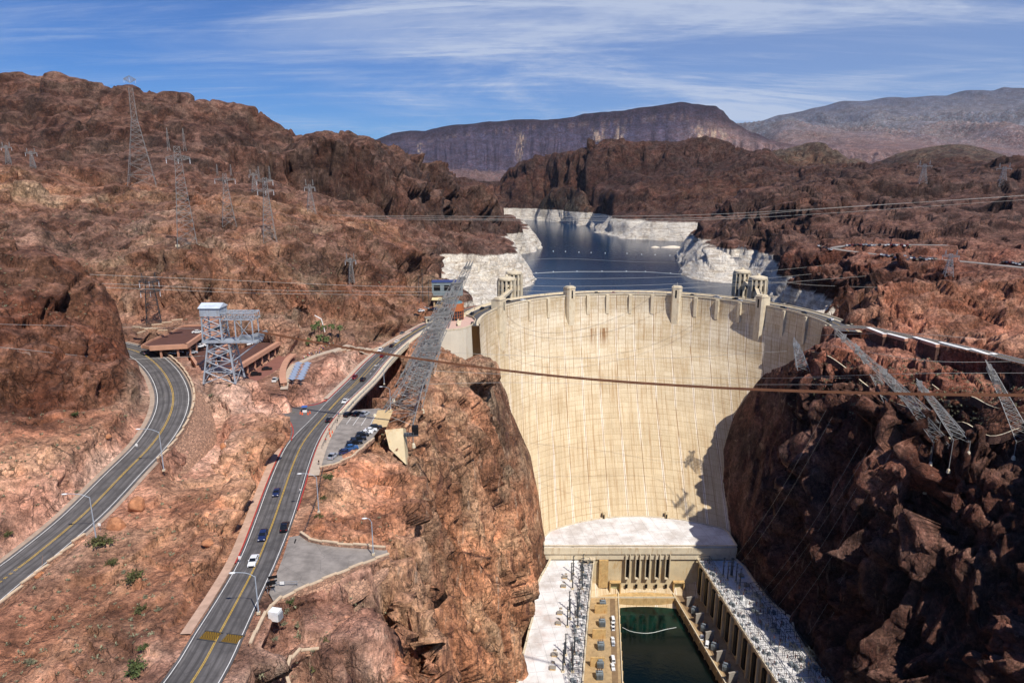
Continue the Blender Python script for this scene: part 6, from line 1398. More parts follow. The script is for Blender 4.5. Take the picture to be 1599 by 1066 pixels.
# ------------------------------------------------------------------ people
def person_mesh(walk):
    bm_ = bpy.data.meshes.new('person'); st = .22 if walk else .06
    V = [((0, 0, .95), .15, .11), ((0, 0, 1.2), .15, .10), ((0, 0, 1.42), .17, .10), ((0, 0, 1.53), .06, .06), ((0, .01, 1.66), .095, .11), ((0, .01, 1.76), .07, .09),
         ((-.10, 0, .86), .09, .09), ((-.11, st, .48), .06, .06), ((-.11, st * .8 - .02, .06), .05, .05), ((-.11, st * .8 + .13, .04), .04, .04), ((.10, 0, .86), .09, .09), ((.11, -st * .4, .48), .06, .06), ((.11, -st * 1.4, .08), .05, .05), ((.11, -st * 1.4 + .14, .04), .04, .04),
         ((-.2, 0, 1.42), .06, .06), ((-.25, -.05, 1.14), .045, .045), ((-.24, .08, .88), .035, .035), ((.2, 0, 1.42), .06, .06), ((.25, .02, 1.14), .045, .045), ((.24, .16, .9), .035, .035)]
    E_ = [(0, 1), (1, 2), (2, 3), (3, 4), (4, 5), (0, 6), (6, 7), (7, 8), (8, 9), (0, 10), (10, 11), (11, 12), (12, 13), (2, 14), (14, 15), (15, 16), (2, 17), (17, 18), (18, 19)]
    bm_.from_pydata([v[0] for v in V], E_, []); o_ = bpy.data.objects.new('tmp', bm_); COL.objects.link(o_); sk = o_.modifiers.new('s', 'SKIN'); o_.modifiers.new('b', 'SUBSURF').levels = 1
    for i, v in enumerate(V): bm_.skin_vertices[0].data[i].radius = (v[1], v[2])
    bm_.skin_vertices[0].data[0].use_root = True
    dg = bpy.context.evaluated_depsgraph_get(); me = bpy.data.meshes.new_from_object(o_.evaluated_get(dg)); bpy.data.objects.remove(o_)
    me.materials.clear()
    for p in me.polygons:
        z, x = p.center.z, abs(p.center.x); p.material_index = 3 if z > 1.70 else 2 if (z > 1.5 or (x > .17 and z < 1.12 and z > .8)) else 0 if z > .92 else 1 if z > .1 else 3; p.use_smooth = True
    return me
SKIN = plain('skin', (186, 136, 108), .6, var=.05); HAIR = plain('dark_hair', (44, 32, 26), .7, var=.1)
PM = [person_mesh(False), person_mesh(True)]; ppl = {}
CLO = [((206, 60, 50), (40, 48, 70)), ((235, 235, 230), (60, 66, 80)), ((50, 90, 150), (40, 40, 44)), ((30, 30, 34), (90, 84, 76)), ((210, 180, 90), (50, 56, 70)), ((120, 150, 130), (36, 38, 46)), ((220, 150, 150), (200, 196, 186))]
CMAT = [(plain('shirt_cloth', a, .85, var=.05), plain('trouser_cloth', b, .85, var=.05)) for a, b in CLO]
CN = ['red shirt', 'white shirt', 'blue shirt', 'black shirt', 'yellow shirt', 'green shirt', 'pink shirt']
def put_person(loc, rz, ci, walk, label, grp):
    key = (ci, walk)
    if key not in ppl:
        me = PM[walk].copy()
        for m_ in (CMAT[ci][0], CMAT[ci][1], SKIN, HAIR): me.materials.append(m_)
        me.name = 'person'; ppl[key] = me
    o_ = bpy.data.objects.new('person', ppl[key]); COL.objects.link(o_); o_.location = loc; o_.rotation_euler = (0, 0, rz); tag(o_, label, 'person', grp)
rq = random.Random(11)
for i in range(34):
    t_ = i / 33; u = 474 + 46 * t_ + rq.uniform(-3, 3); v = 562 - 22 * t_ + rq.uniform(-3, 3)
    p = gray(u, v, d0=250); put_person((p[0], p[1], p[2]), rq.uniform(0, 6.28), i % 7, i % 2, 'distant visitor in a %s in the crowd on the walk above the plaza' % CN[i % 7], 'visitors on the walk above the plaza')
for i, (u, v) in enumerate(((527, 660), (529, 650), (526, 668), (509, 690), (498, 725), (469, 770))):
    p = pz(u, v, .2); put_person(p, R(20 + 50 * i), (3, 2, 1, 0, 3, 1)[i], i % 2, 'person in a %s on the roadside pavement, %s' % (CN[(3, 2, 1, 0, 3, 1)[i]], ('by the short parked row', 'nearest the bridge railing', 'abreast of the black car', 'beside the parking lot', 'at the near end of the lot', 'farthest down the pavement')[i]), 'people walking on the pavement')
for i in range(16):
    t_ = th_of(760 + i * 33 + rq.uniform(-8, 8)); r_ = 117.0 if i % 3 else 129.4; put_person((94 + r_ * math.sin(t_), 442 + r_ * math.cos(t_), .16), -t_, i % 7, 1, 'distant visitor in a %s walking along the dam crest' % CN[i % 7], 'visitors on the dam crest')
# ------------------------------------------------------------------ steel towers
def lat(m, B, T_, n, r, rb=None, xb=True):
    """four-legged lattice between base corners B and top corners T_"""
    B = [Vector(b) for b in B]; T_ = [Vector(t) for t in T_]; rb = rb or r * .55
    for b, t in zip(B, T_): m.tube([b, t], r, 4, False)
    # panels shrink upward
    wb = (B[0] - B[1]).length; wt = (T_[0] - T_[1]).length; q = (wt / wb) ** (1 / n) if wt < wb else 1; ts = [0]; s_ = 1.0
    for i in range(n): ts.append(ts[-1] + s_); s_ *= q
    ts = [t / ts[-1] for t in ts]
    for i in range(n):
        a = [B[k].lerp(T_[k], ts[i]) for k in range(4)]; b = [B[k].lerp(T_[k], ts[i + 1]) for k in range(4)]
        for k in range(4):
            k2 = (k + 1) % 4; m.tube([a[k], b[k2]], rb, 3, False)
            if xb: m.tube([a[k2], b[k]], rb, 3, False)
            m.tube([b[k], b[k2]], rb, 3, False)
def sq(c, w, d=None, rz=0.0):
    d = d or w; c = Vector(c); ca, sa = math.cos(rz), math.sin(rz)
    return [c + Vector((x * ca - y * sa, x * sa + y * ca, 0)) for x, y in ((-w / 2, -d / 2), (w / 2, -d / 2), (w / 2, d / 2), (-w / 2, d / 2))]
def pylon(base, H_, label, grp, w0=9, w1=2, arm=14, rz=0.0, lean=(0, 0), n=7, r=.22, peaks=True, mat=None, waist=.62, feet=False, cat='lattice tower', armh=(.80,)):
    mat = mat or STEEL; t = empty('lattice_tower', base, 0, label=label, cat=cat, group=grp); lx, ly = lean; top = Vector((lx, ly, H_)); 
    m = MB(); wz = top * waist; lat(m, sq((0, 0, -1.5), w0, None, rz), sq(wz, w1 * 1.5, None, rz), n, r); lat(m, sq(wz, w1 * 1.5, None, rz), sq(top * .9, w1, None, rz), max(2, n // 2), r * .8); m.build('mast', mat, t)
    dx, dy = Vector((math.cos(rz), math.sin(rz), 0)), Vector((-math.sin(rz), math.cos(rz), 0))
    for ah in armh:
        c = top * ah; hh = max(1.2, H_ * .03)
        for s_ in (-1, 1):
            m = MB(); a = [c + dy * w1 / 2 + Vector((0, 0, hh)), c - dy * w1 / 2 + Vector((0, 0, hh)), c - dy * w1 / 2 - Vector((0, 0, hh)), c + dy * w1 / 2 - Vector((0, 0, hh))]; e_ = c + dx * s_ * arm / 2
            b = [e_ + dy * .4 + Vector((0, 0, .25)), e_ - dy * .4 + Vector((0, 0, .25)), e_ - dy * .4 - Vector((0, 0, .25)), e_ + dy * .4 - Vector((0, 0, .25))]; lat(m, a, b, 6, r * .7); m.build('crossarm', mat, t)
        for s_ in (-.95, 0, .95):
            p = c + dx * s_ * arm / 2; MB().lathe((p.x, p.y, p.z - 3.2), [(.05, 0), (.22, .4), (.1, .9), (.22, 1.4), (.1, 1.9), (.22, 2.4), (.05, 3.0)], 6).build('insulator', INSW, t)
    if peaks:
        for s_ in (-.32, .32):
            m = MB(); p = top * .86 + dx * s_ * arm; lat(m, sq(p, w1 * .5, None, rz), sq(p + (top * .14) + Vector((0, 0, H_ * .06)), .25, None, rz), 4, r * .6); m.build('peak', mat, t)
    if feet:
        for p in sq((0, 0, 0), w0, None, rz): z_f = gz(base[0] + p.x, base[1] + p.y) - base[2]; MB().box((p.x, p.y, z_f + .3), (1.8, 1.8, 2.0)).build('footing', CONC, t)
    return t
HSTEEL = plain('weathered_steel', (146, 144, 140), .6, .2, var=.15, nscale=.3)
GH = 'steel pylons on the hills left of the canyon'
for (u, v0, v1, D, w0, w1, arm, pk, lab, ah, pkz) in (
        (293, 384, 222, 400, 11, 3, 13, True, 'tallest double-peaked steel pylon on the brown cliffs left of the road', (.80,), 1), (223, 292, 136, 600, 22, 3, 9, False, 'very tall slender mast tower rising above the left skyline', (.98,), 0),
        (241, 507, 432, 330, 7, 3, 9, True, 'short dark pylon on the rock ledge left of the car park', (.7, .9), 1), (358, 352, 268, 520, 10, 2.4, 15, True, 'pale pylon on the slope right of the tallest one', (.80,), 1),
        (421, 375, 272, 470, 9, 2.4, 11, True, 'narrow pylon standing below the cliffs near the middle of the left hill', (.72, .86), 1), (486, 332, 286, 640, 8, 2, 10, True, 'small faint pylon against the dark cliffs', (.8,), 1),
        (549, 440, 400, 480, 4, 1.5, 8, True, 'small leaning pylon on the pale ledge above the visitor plaza', (.8,), 1), (14, 256, 226, 690, 5, 1.5, 9, True, 'faint pylon at the left edge of the picture', (.8,), 1), (52, 262, 236, 690, 5, 1.5, 10, True, 'faint twin-peaked pylon near the left edge', (.8,), 1),
        (398, 300, 270, 700, 6, 1.6, 9, True, 'faint pylon behind the middle of the left hill', (.8,), 1)):
    p = gray(u, v0, d0=D * .75); k_ = math.hypot(p[0], p[1]) / math.hypot(*pd(u, v0, D)[:2]); H_ = (v0 - v1) / 1040 * (p[1] * cp + (CZ - p[2]) * sp) * 1.02
    pylon((p[0], p[1], p[2]), H_, lab, GH, w0 * k_, w1 * k_, arm * k_, rz=R(25), r=.135 * k_ * max(1, D / 520), peaks=pk, n=10 if H_ > 40 else 6, armh=ah, mat=HSTEEL if u != 241 else DSTEEL, feet=(u in (293,)))
for (u, v0, v1, lab) in ((1440, 288, 256, 'small pylon on the dark ridge at the right'), (1564, 290, 258, 'small pylon near the right edge of the dark ridge'), (1480, 432, 396, 'short pylon on the red plateau below the upper right road'), (1157, 405, 384, 'tiny pylon on the headland above the right shore')):
    p = gray(u, v0, d0=330); H_ = (v0 - v1) / 1040 * (p[1] * cp + (CZ - p[2]) * sp); k_ = H_ / 30; pylon((p[0], p[1], p[2]), H_, lab, 'small pylons on the right side', 10 * k_, 3 * k_, 20 * k_, rz=R(-15), r=.16 * k_ if k_ > .9 else .14, n=5, peaks=True)
# leaning take-off towers along both rims
def leaner(foot, top, w0, w1, arm, armdir, label, grp, r=.16, n=12, feet=True, mat=None):
    f = Vector(foot); tp_ = Vector(top); t = empty('leaning_pylon', tuple(f), label=label, cat='leaning pylon', group=grp); d_ = tp_ - f; rz = armdir; m = MB(); k1 = d_ * .52
    lat(m, sq((0, 0, -1), w0, w0 * .8, rz), sq(k1, w0 * .55, w0 * .5, rz), n // 2, r); lat(m, sq(k1, w0 * .55, w0 * .5, rz), sq(d_, w1, w1, rz), n // 2 + 1, r * .85); m.build('mast', mat or STEEL, t)
    dx, dy = Vector((math.cos(rz), math.sin(rz), 0)), Vector((-math.sin(rz), math.cos(rz), 0))
    for fr_, sc_ in ((1.0, 1.0), (.84, .8)):
        m = MB(); c = d_ * fr_
        a = c - dx * arm * sc_ / 2; b = c + dx * arm * sc_ / 2; up = Vector((0, 0, .9))
        lat(m, [a + dy * .7 - up, a - dy * .7 - up, a - dy * .7 + up, a + dy * .7 + up], [b + dy * .7 - up, b - dy * .7 - up, b - dy * .7 + up, b + dy * .7 + up], 8, r * .8); m.build('crossarm', mat or WSTEEL, t)
    for s_ in (-.4, 0, .4): m = MB(); lat(m, sq(d_ + dx * s_ * arm, .9, None, rz), sq(d_ * 1.10 + dx * s_ * arm, .2, None, rz), 3, r * .6); m.build('peak', mat or STEEL, t)
    if feet:
        for p in sq((0, 0, 0), w0, w0 * .8, rz): z_f = gz(f.x + p.x, f.y + p.y) - f.z; MB().lathe((p.x, p.y, z_f - 1), [(.9, 0), (.7, 1.5), (.35, 2.0)], 8).build('footing', CONC, t); MB().tube([(p.x, p.y, z_f + 1), (p.x, p.y, 0)], r, 4).build('leg', mat or STEEL, t)
    return t
def foot(u, v, d0=150): p = gray(u, v, d0=d0); return p
GR = 'leaning pylons on the right rim'
for (uf, vf, ut, vt, dD, w0, w1, arm, lab) in ((1452, 668, 1318, 528, 45, 9, 3, 14, 'leaning grey pylon nearest the dam end on the right rim'), (1470, 690, 1382, 583, 25, 8, 2.6, 12, 'second leaning grey pylon on the right rim, left of the middle'), (1500, 690, 1437, 602, 22, 8, 2.6, 12, 'third leaning grey pylon on the right rim, in the middle'), (1600, 690, 1546, 576, 22, 9, 3, 14, 'leaning grey pylon at the right edge of the picture'), (1395, 640, 1340, 545, 50, 7, 2.2, 9, 'slimmer leaning pylon behind the one nearest the dam end')):
    f = foot(uf, vf); top = pd(ut, vt, f[1] + dD); leaner(f, top, w0, w1, arm, R(60), lab, GR, mat=HSTEEL)
f = foot(1262, 572, 300); pylon((f[0] - 3, f[1], f[2] - 1), 16, 'small dark pylon at the right end of the dam, in front of the pale concrete', 'leaning pylons on the right rim', 7, 3, 15, rz=R(75), r=.16, n=5, mat=STEEL, lean=(-5, 4))
GL = 'leaning pylons crowding the left rim'
LABS = ('nearest leaning pylon of the dark mass on the left rim, feet by the parking lot', 'second leaning pylon of the dark mass on the left rim', 'third leaning pylon in the middle of the dark mass on the left rim', 'fourth leaning pylon of the dark mass, beside the thrust block', 'fifth leaning pylon of the dark mass, by the visitor building', 'farthest leaning pylon, its tip highest beside the blue roof')
for i, (uf, vf, ut, vt, dD, w0, w1) in enumerate(((616, 655, 672, 545, 16, 15, 9), (628, 632, 680, 515, 16, 15, 8), (640, 606, 690, 492, 16, 15, 8), (652, 584, 700, 466, 18, 14, 7), (664, 556, 712, 444, 22, 12, 5), (680, 532, 730, 418, 28, 10, 4))):
    f = gray(uf, vf, d0=200); top = pd(ut, vt, f[1] + dD); leaner(f, top, w0, w1, (8, 9, 7, 8, 6, 5)[i], R((8, 38, 15, 48, 25, 30)[i]), LABS[i], GL, r=.17 + .012 * i, n=(9, 13, 10, 14, 11, 10)[i], feet=(i < 2), mat=HSTEEL)
# cableway head tower beside the car park
g0 = gray(352, 592, d0=200); gb = Vector(pz(352, 590, g0[2])); Z0 = gb.z; ta = empty('cableway_tower', tuple(gb), label='tall pale grey steel head tower with a cabin and boom beside the car park', cat='steel tower')
zp = pd(360, 532, gb.y)[2] - Z0; zt_ = pd(350, 486, gb.y)[2] - Z0; sxl = (gb.y * cp + (CZ - Z0) * sp) / 1040
m = MB(); lat(m, sq((-.5, 0, -1), 12.5, 9), sq((0, 0, zp), 8, 6), 4, .38, .2); m.build('legs', WSTEEL, ta)
m = MB(); m.box((4.5, 0, zp + .3), (21, 7.5, .7)); m.build('platform', WSTEEL, ta)
m = MB(); lat(m, sq((-2, 0, zp + .6), 7.5, 6.5), sq((-2, 0, zt_ - 2), 7, 6), 3, .32, .17); m.build('cabin_frame', WSTEEL, ta)
m = MB(); m.box((-2, 0, zt_ + .2), (7.6, 7, 3.2)); m.build('cabin', WSTEEL, ta); m = MB(); m.add([(-6.2, -4, zt_ + 1.8), (2.2, -4, zt_ + 1.8), (2.2, 4, zt_ + 1.8), (-6.2, 4, zt_ + 1.8), (-6.2, 0, zt_ + 3.4), (2.2, 0, zt_ + 3.4)], [(3, 2, 1, 0), (0, 1, 5, 4), (2, 3, 4, 5), (1, 2, 5), (3, 0, 4)]); m.build('cabin_roof', plain('pale_metal_roof', (206, 214, 222), .4, .1), ta)
m = MB(); z_ = zt_ - 1.2; lat(m, [Vector((1.8, -3, z_ - 1.5)), Vector((1.8, 3, z_ - 1.5)), Vector((1.8, 3, z_ + 1)), Vector((1.8, -3, z_ + 1))], [Vector((14.5, -3, z_ - 1.5)), Vector((14.5, 3, z_ - 1.5)), Vector((14.5, 3, z_ + 1)), Vector((14.5, -3, z_ + 1))], 5, .26, .14); m.build('boom', WSTEEL, ta)
m = MB()
for x in (7, 13.6):
    for y in (-3, 3): m.tube([(x, y, zp + .6), (x, y, z_ - 1.4)], .26, 4)
m.tube([(7, -3, zp + .6), (13.6, -3, z_ - 1.4)], .12, 4); m.tube([(13.6, -3, zp + .6), (7, -3, z_ - 1.4)], .12, 4); m.tube([(15, -2, zp), (4, -2, zp - 8)], .25, 4); m.tube([(15, 2, zp), (4, 2, zp - 8)], .25, 4); m.build('post', WSTEEL, ta)
m = MB()
for k in range(4): m.lathe((-2, -2 + k * 1.4, zp + 4.5), [(1.6, 0), (1.6, .3)], 12)
m.build('pulley', STEEL, ta); m = MB(); m.tube([(11, -1, zp + 1.6), (17, -1, zp + 2.6)], .6, 8); m.tube([(11, 1, zp + 1.6), (17.5, 1, zp + 3.6)], .6, 8); m.box((10, 0, zp + 1.4), (5, 3, 1.6)); m.build('winch', STEEL, ta)
# ------------------------------------------------------------------ cables and wires
RUSTC = plain('rust_brown_rope', (112, 74, 52), .8, var=.15, nscale=.2)
cw = empty('cableway', pd(404, 517, gb.y), label='thick bundle of rust-brown cables slung from the steel tower across the canyon', cat='cable'); c0 = Vector(pd(404, 517, gb.y))
pts = [Vector(pd(u, v, gb.y - 2 - i * 13)) for i, (u, v) in enumerate(((404, 518), (560, 546), (740, 572), (900, 590), (1100, 604), (1300, 612), (1500, 616), (1800, 618)))]; pts = smooth_line(pts, 8)
for k in range(6):
    dy, dz_ = (k % 3 - 1) * .45, (k // 3 - .5) * .42; MB().tube([p - c0 + Vector((0, dy, dz_)) for p in pts], .08, 5).build('cable', RUSTC, cw)
WIREM = plain('pale_wire', (176, 172, 164), .6, .2, var=.05)
def wire(pts, label, grp, r=.06):
    P_ = smooth_line([pd(*p) for p in pts], 8); tag(MB().tube(P_, r, 3, False).build('power_line', WIREM), label, 'wire', grp)
WS = [([(0, 423, 262), (180, 430, 300), (350, 437, 330), (560, 446, 380), (700, 448, 420)],), ([(0, 437, 258), (200, 444, 300), (420, 453, 350), (700, 456, 420)],), ([(0, 445, 256), (200, 450, 300), (420, 458, 350), (690, 461, 420)],), ([(0, 506, 196), (250, 512, 290), (420, 515, 330)],), ([(0, 542, 192), (200, 560, 240), (370, 552, 262)],),
      ([(540, 338, 620), (800, 342, 600), (1100, 340, 620), (1300, 325, 680), (1599, 305, 800)],), ([(560, 341, 620), (800, 344, 600), (1150, 341, 640), (1599, 312, 800)],), ([(500, 336, 640), (800, 338, 610), (1100, 335, 640), (1400, 318, 700), (1640, 303, 800)],),
      ([(728, 430, 470), (900, 435, 500), (1078, 431, 560), (1220, 421, 620), (1400, 402, 700), (1599, 383, 760)],), ([(720, 440, 460), (900, 447, 500), (1150, 438, 560), (1400, 414, 640), (1480, 406, 680)],), ([(712, 450, 450), (900, 455, 480), (1150, 446, 520), (1420, 426, 570), (1599, 418, 620)],), ([(706, 458, 440), (900, 461, 470), (1190, 441, 520), (1290, 446, 540), (1599, 455, 520)],),
      ([(720, 432, 470), (850, 404, 700), (1000, 409, 700), (1150, 412, 640)],),
      ([(660, 578, 330), (900, 588, 380), (1150, 590, 400), (1330, 590, 340)],), ([(650, 548, 340), (740, 552, 380), (1000, 560, 420), (1230, 548, 400)],), ([(640, 600, 300), (800, 597, 360), (1000, 600, 380), (1300, 600, 330)],), ([(1260, 524, 420), (1400, 520, 380), (1520, 528, 360)],), ([(1300, 540, 360), (1450, 563, 330), (1600, 564, 330)],), ([(1240, 589, 370), (1430, 583, 330), (1599, 582, 320)],)]
for i, (w_,) in enumerate(WS): wire(w_, 'thin pale power line crossing the view from rim to rim', 'power lines crossing the canyon', .055 + .00013 * w_[0][2])
for i, (u0, v0, u1, v1) in enumerate(((1190, 925, 1345, 690), (1203, 925, 1360, 695), (1215, 945, 1372, 700), (1232, 965, 1392, 705), (1262, 990, 1420, 700), (1275, 1000, 1440, 690), (1140, 880, 1290, 640), (1152, 885, 1300, 650))):
    a = pz(u0, v0, -146); b = pd(u1, v1, 300); P_ = [Vector(a).lerp(Vector(b), k / 6) - Vector((0, 0, 6 * math.sin(math.pi * k / 6))) for k in range(7)]; tag(MB().tube(P_, .045, 3, False).build('power_line', WIREM), 'thin wire rising steeply from the right roof to the rim pylons', 'wire', 'wires from the power house roof to the right rim')
# ------------------------------------------------------------------ right rim: parapet walls, catwalk
STONED = stone_mat('shadow_dark_stone', (96, 70, 60), (60, 46, 40), 1.3)
segs = ((1355, 511, 1382, 519), (1384, 520, 1416, 526), (1427, 526, 1465, 535), (1467, 534, 1513, 543), (1515, 544, 1546, 551), (1548, 551, 1574, 558), (1576, 559, 1606, 567), (1608, 568, 1650, 580))
for i, (u0, v0, u1, v1) in enumerate(segs):
    a, b = Vector(pz(u0, v0, 2.4)), Vector(pz(u1, v1, 3.4)); c = (a + b) / 2; d_ = b - a; t = empty('white_barrier', (c.x, c.y, 0), math.atan2(d_.y, d_.x), label='long white-topped wall section beside the right road, number %s from the dam' % ('one', 'two', 'three', 'four', 'five', 'six', 'seven', 'eight')[i], cat='barrier wall', group='white-topped wall sections beside the right road')
    Lb = d_.length; MB().box((0, 0, 1.5), (Lb, 2.4, 1.6)).build('wall', PINK, t); MB().box((0, .3, -3.3), (Lb, 2.2, 8)).build('base', STONED, t); MB().box((0, 0, 2.45), (Lb - .6, 2.8, .3)).build('coping', WROOF, t)  # base: the shadow below the white top, put into a dark stone colour
def catwalk(pix, label, d0=200):
    P_ = [Vector(gray(u, v, d0=d0)) for u, v in pix]; P_ = smooth_line(P_, 5); t = empty('rim_wall', tuple(P_[0]), label=label, cat='retaining wall', group='dark retaining walls with pale rims on the right slope'); o = -P_[0]; m = MB(); q = offset_line(P_, .6)
    m.strip([p + o + Vector((0, 0, 1.2)) for p in P_], [p + o + Vector((0, 0, -2.8)) for p in P_]); m.strip([p + o + Vector((0, 0, -2.8)) for p in q], [p + o + Vector((0, 0, 1.2)) for p in q]); m.build('wall', STONED, t)
    m = MB(); m.strip([p + o + Vector((0, 0, 1.22)) for p in offset_line(P_, -.1)], [p + o + Vector((0, 0, 1.22)) for p in q]); m.build('coping', CONC, t)
catwalk(((1262, 552), (1290, 562), (1320, 585), (1350, 608), (1385, 628), (1420, 648), (1460, 668), (1500, 680), (1545, 684), (1590, 674)), 'long curving retaining wall below the pylons on the right slope')
catwalk(((1455, 605), (1480, 622), (1515, 635), (1550, 642), (1599, 650)), 'short curving retaining wall higher up at the right edge')
# ------------------------------------------------------------------ street lamps
def lamp(h, arm, sgn):
    t = empty('street_lamp', cat='street lamp'); MB().tube([(0, 0, 0), (0, 0, h)], [.16, .10], 8).build('pole', WSTEEL, t); MB().box((0, 0, .25), (.7, .7, .5)).build('footing', CONC, t)
    a = MB().tube(smooth_line([(0, 0, h - .1), (sgn * arm * .4, 0, h + .9), (sgn * arm, 0, h + 1.3)], 5), .07, 6).build('arm', WSTEEL, t); MB().lathe((sgn * (arm + .5), 0, h + 1.22), [(.1, -.12), (.28, -.06), (.26, .1), (.05, .18)], 8, 0, 2.4, 1).build('lamp_head', LAMPW, t); return t
for (u, v, z, h, arm, lab) in ((256, 735, 9.7, 12, -5, 'street lamp leaning over the hairpin beside the stone parapet end'), (151, 846, 5.2, 12, -5, 'street lamp beside the shrub on the straight part of the left road'), (404, 958, 1.5, 9, -4, 'street lamp at the near bend of the main road by the white box'), (498, 800, .1, 11, -4, 'thin street lamp beside the pavement above the pull-out'), (583, 866, .1, 9, -1.2, 'slim lamp post in the corner of the pull-out'), (610, 640, .1, 9, -3, 'lamp post at the end of the short parked row'), (600, 600, .3, 8, -3, 'lamp post on the bridge railing')):
    t = lamp(h, abs(arm), -1); t.location = pz(u, v, z); t.rotation_euler = (0, 0, R(8)); t['label'] = lab; t['group'] = 'street lamps'
for (u, v, z, h) in ((655, 488, 1, 26), (661, 486, 1, 30), (670, 484, 1, 22)):
    p = pz(u, v, z); t = empty('flag_pole', p, label='tall thin dark mast by the bend, %s' % {655: 'on the left', 661: 'in the middle and tallest', 670: 'on the right'}[u], cat='mast', group='tall masts by the bend'); MB().tube([(0, 0, 0), (0, 0, h)], [.3, .14], 6).build('shaft', DSTEEL, t); MB().lathe((0, 0, h), [(.3, 0), (.3, .4), (.05, .7)], 6).build('finial', DSTEEL, t)
t = empty('warning_light_pole', pz(509, 524, 9), label='white curved pole running down the rock above the palms', cat='pole'); MB().tube([(-6, 2, 11), (-2, 0, 9.5), (0, 0, 0)], .3, 6).build('shaft', WHT, t)
# ------------------------------------------------------------------ small roadside things
p = pz(430, 962, 1.2); t = empty('utility_cabinet', (p[0], p[1], p[2] - .6), R(-12), label='white utility cabinet beside the stone parapet at the bottom', cat='cabinet'); MB().box((0, 0, 1.1), (2.2, 1.8, 2.2)).build('box', WHT, t); MB().box((1.3, 0, .9), (.25, 1.5, 1.6)).build('rack', STEEL, t)
for u, v, lab in ((424, 925, 'near'), (427, 915, 'far')):
    p = pz(u, v, .5); t = empty('signal_gate', (p[0], p[1], .4), R(20), label='small dark traffic signal frame at the pull-out mouth, %s one' % lab, cat='traffic signal', group='signal frames at the pull-out'); m = MB(); m.tube([(-.8, 0, 0), (-.8, 0, 2.6)], .07, 4); m.tube([(.8, 0, 0), (.8, 0, 2.6)], .07, 4); m.build('frame', STEEL, t); MB().box((0, 0, 2.5), (2.0, .3, .6)).build('panel', DARKC, t); MB().box((0, 0, 1.5), (1.8, .15, .3)).build('bar', DARKC, t)
t = empty('gate', pz(445, 914, .4), R(4), label='low metal gate with a white plate across the pull-out', cat='gate'); m = MB(); m.tube([(-2.6, 0, 1), (2.8, 0, 1)], .07, 5); m.tube([(-2.6, 0, .5), (2.8, 0, .5)], .05, 5)
for x in (-2.6, 0, 2.8): m.tube([(x, 0, 0), (x, 0, 1.1)], .07, 5)
m.build('frame', STEEL, t); MB().box((-.6, -.1, .8), (1.0, .06, .8)).build('plate', WHT, t)
CONE = plain('orange_cone', (222, 92, 44), .6, var=.05)
cn = MB().lathe((0, 0, 0), [(.28, 0), (.28, .05), (.2, .06), (.05, .8)], 10).build('traffic_cone', CONE); k = 0
for u, v in ((469, 646), (472, 647), (481, 647), (484, 645), (514, 672), (516, 682), (515, 678), (519, 676)):
    c_ = cn if k == 0 else cn.copy()
    if k: COL.objects.link(c_)
    c_.location = pz(u, v, .03); c_.scale = (1.5,) * 3; tag(c_, 'orange traffic cone %s' % ('around the small booth at the junction' if v < 660 else 'on the pavement edge beside the parking lot'), 'traffic cone', 'orange cones'); k += 1
t = empty('guard_booth', pz(476, 643, .02), R(10), label='small blue and white booth among cones in the junction', cat='booth'); MB().box((0, 0, 1.1), (1.6, 1.4, 2.2)).build('body', WHT, t); MB().box((0, 0, 1.5), (1.64, 1.44, .7)).build('window', GLASS, t); MB().box((0, 0, 2.35), (2.2, 2.0, .25)).build('roof', plain('blue_booth_roof', (70, 110, 180), .5), t)
for (u, v, z, lab) in ((210, 671, 18, 'small white road sign on the gravel inside the hairpin'), (375, 878, .8, 'small white sign on the rock side of the main road'), (157, 829, 6, 'small white sign at the end of the stone parapet')):
    p = pz(u, v, z); t = empty('road_sign', (p[0], p[1], gz(p[0], p[1])), R(0), label=lab, cat='road sign', group='small white road signs'); MB().tube([(0, 0, 0), (0, 0, 2)], .05, 5).build('post', STEEL, t); MB().box((0, -.06, 1.9), (.7, .05, .8)).build('panel', WHT, t)
# lift station on the rim and its pale wall
p = pz(622, 690, -1); t = empty('rim_buttress', (p[0], p[1], 0), label='pale concrete buttress dropping down the rim below the parking lot', cat='retaining wall'); a_ = [Vector(pz(601, 671, -.5)), Vector(pz(629, 668, -.5))]; b_ = [Vector(pd(608, 700, a_[0].y - 5)), Vector(pd(634, 725, a_[1].y - 7))]; o = -Vector((p[0], p[1], 0))
m = MB(); m.add([tuple(q + o) for q in (a_[0], a_[1], b_[1], b_[0])] + [tuple(q + o + Vector((0, 7, -3))) for q in (a_[0], a_[1], b_[1], b_[0])], [(0, 3, 2, 1), (0, 1, 5, 4), (1, 2, 6, 5), (2, 3, 7, 6), (3, 0, 4, 7), (4, 5, 6, 7)]); m.build('wall', PHW, t)
p = pd(642, 678, a_[1].y); t = empty('rim_platform', p, R(6), label='small dark steel platform with a hoist overhanging the canyon rim', cat='platform'); MB().box((0, 0, 0), (5.6, 3, .5)).build('deck', DSTEEL, t); MB().box((1.6, 0, 1.8), (2.4, 2.4, 3.2)).build('hoist', DARKC, t); m = MB()
for x in np.arange(-2.7, 1, .9): m.tube([(x, -1.4, 0), (x, -1.4, 1.3)], .06, 4)
m.tube([(-2.7, -1.4, 1.3), (.6, -1.4, 1.3)], .06, 4); m.tube([(-2, 0, 0), (-6, 2, -4)], .2, 4); m.build('railing', STEEL, t)
l_ = [Vector(pz(u, v, .2)) for u, v in ((505, 730), (501, 750), (497, 775), (488, 800), (480, 822), (474, 834))]; t = empty('fence', tuple(l_[0]), label='thin post and rail fence between the pavement and the rock slope', cat='fence'); m = MB(); o = -l_[0]
for p in resample(l_, 22): m.tube([p + o, p + o + Vector((0, 0, 1.2))], .06, 4)
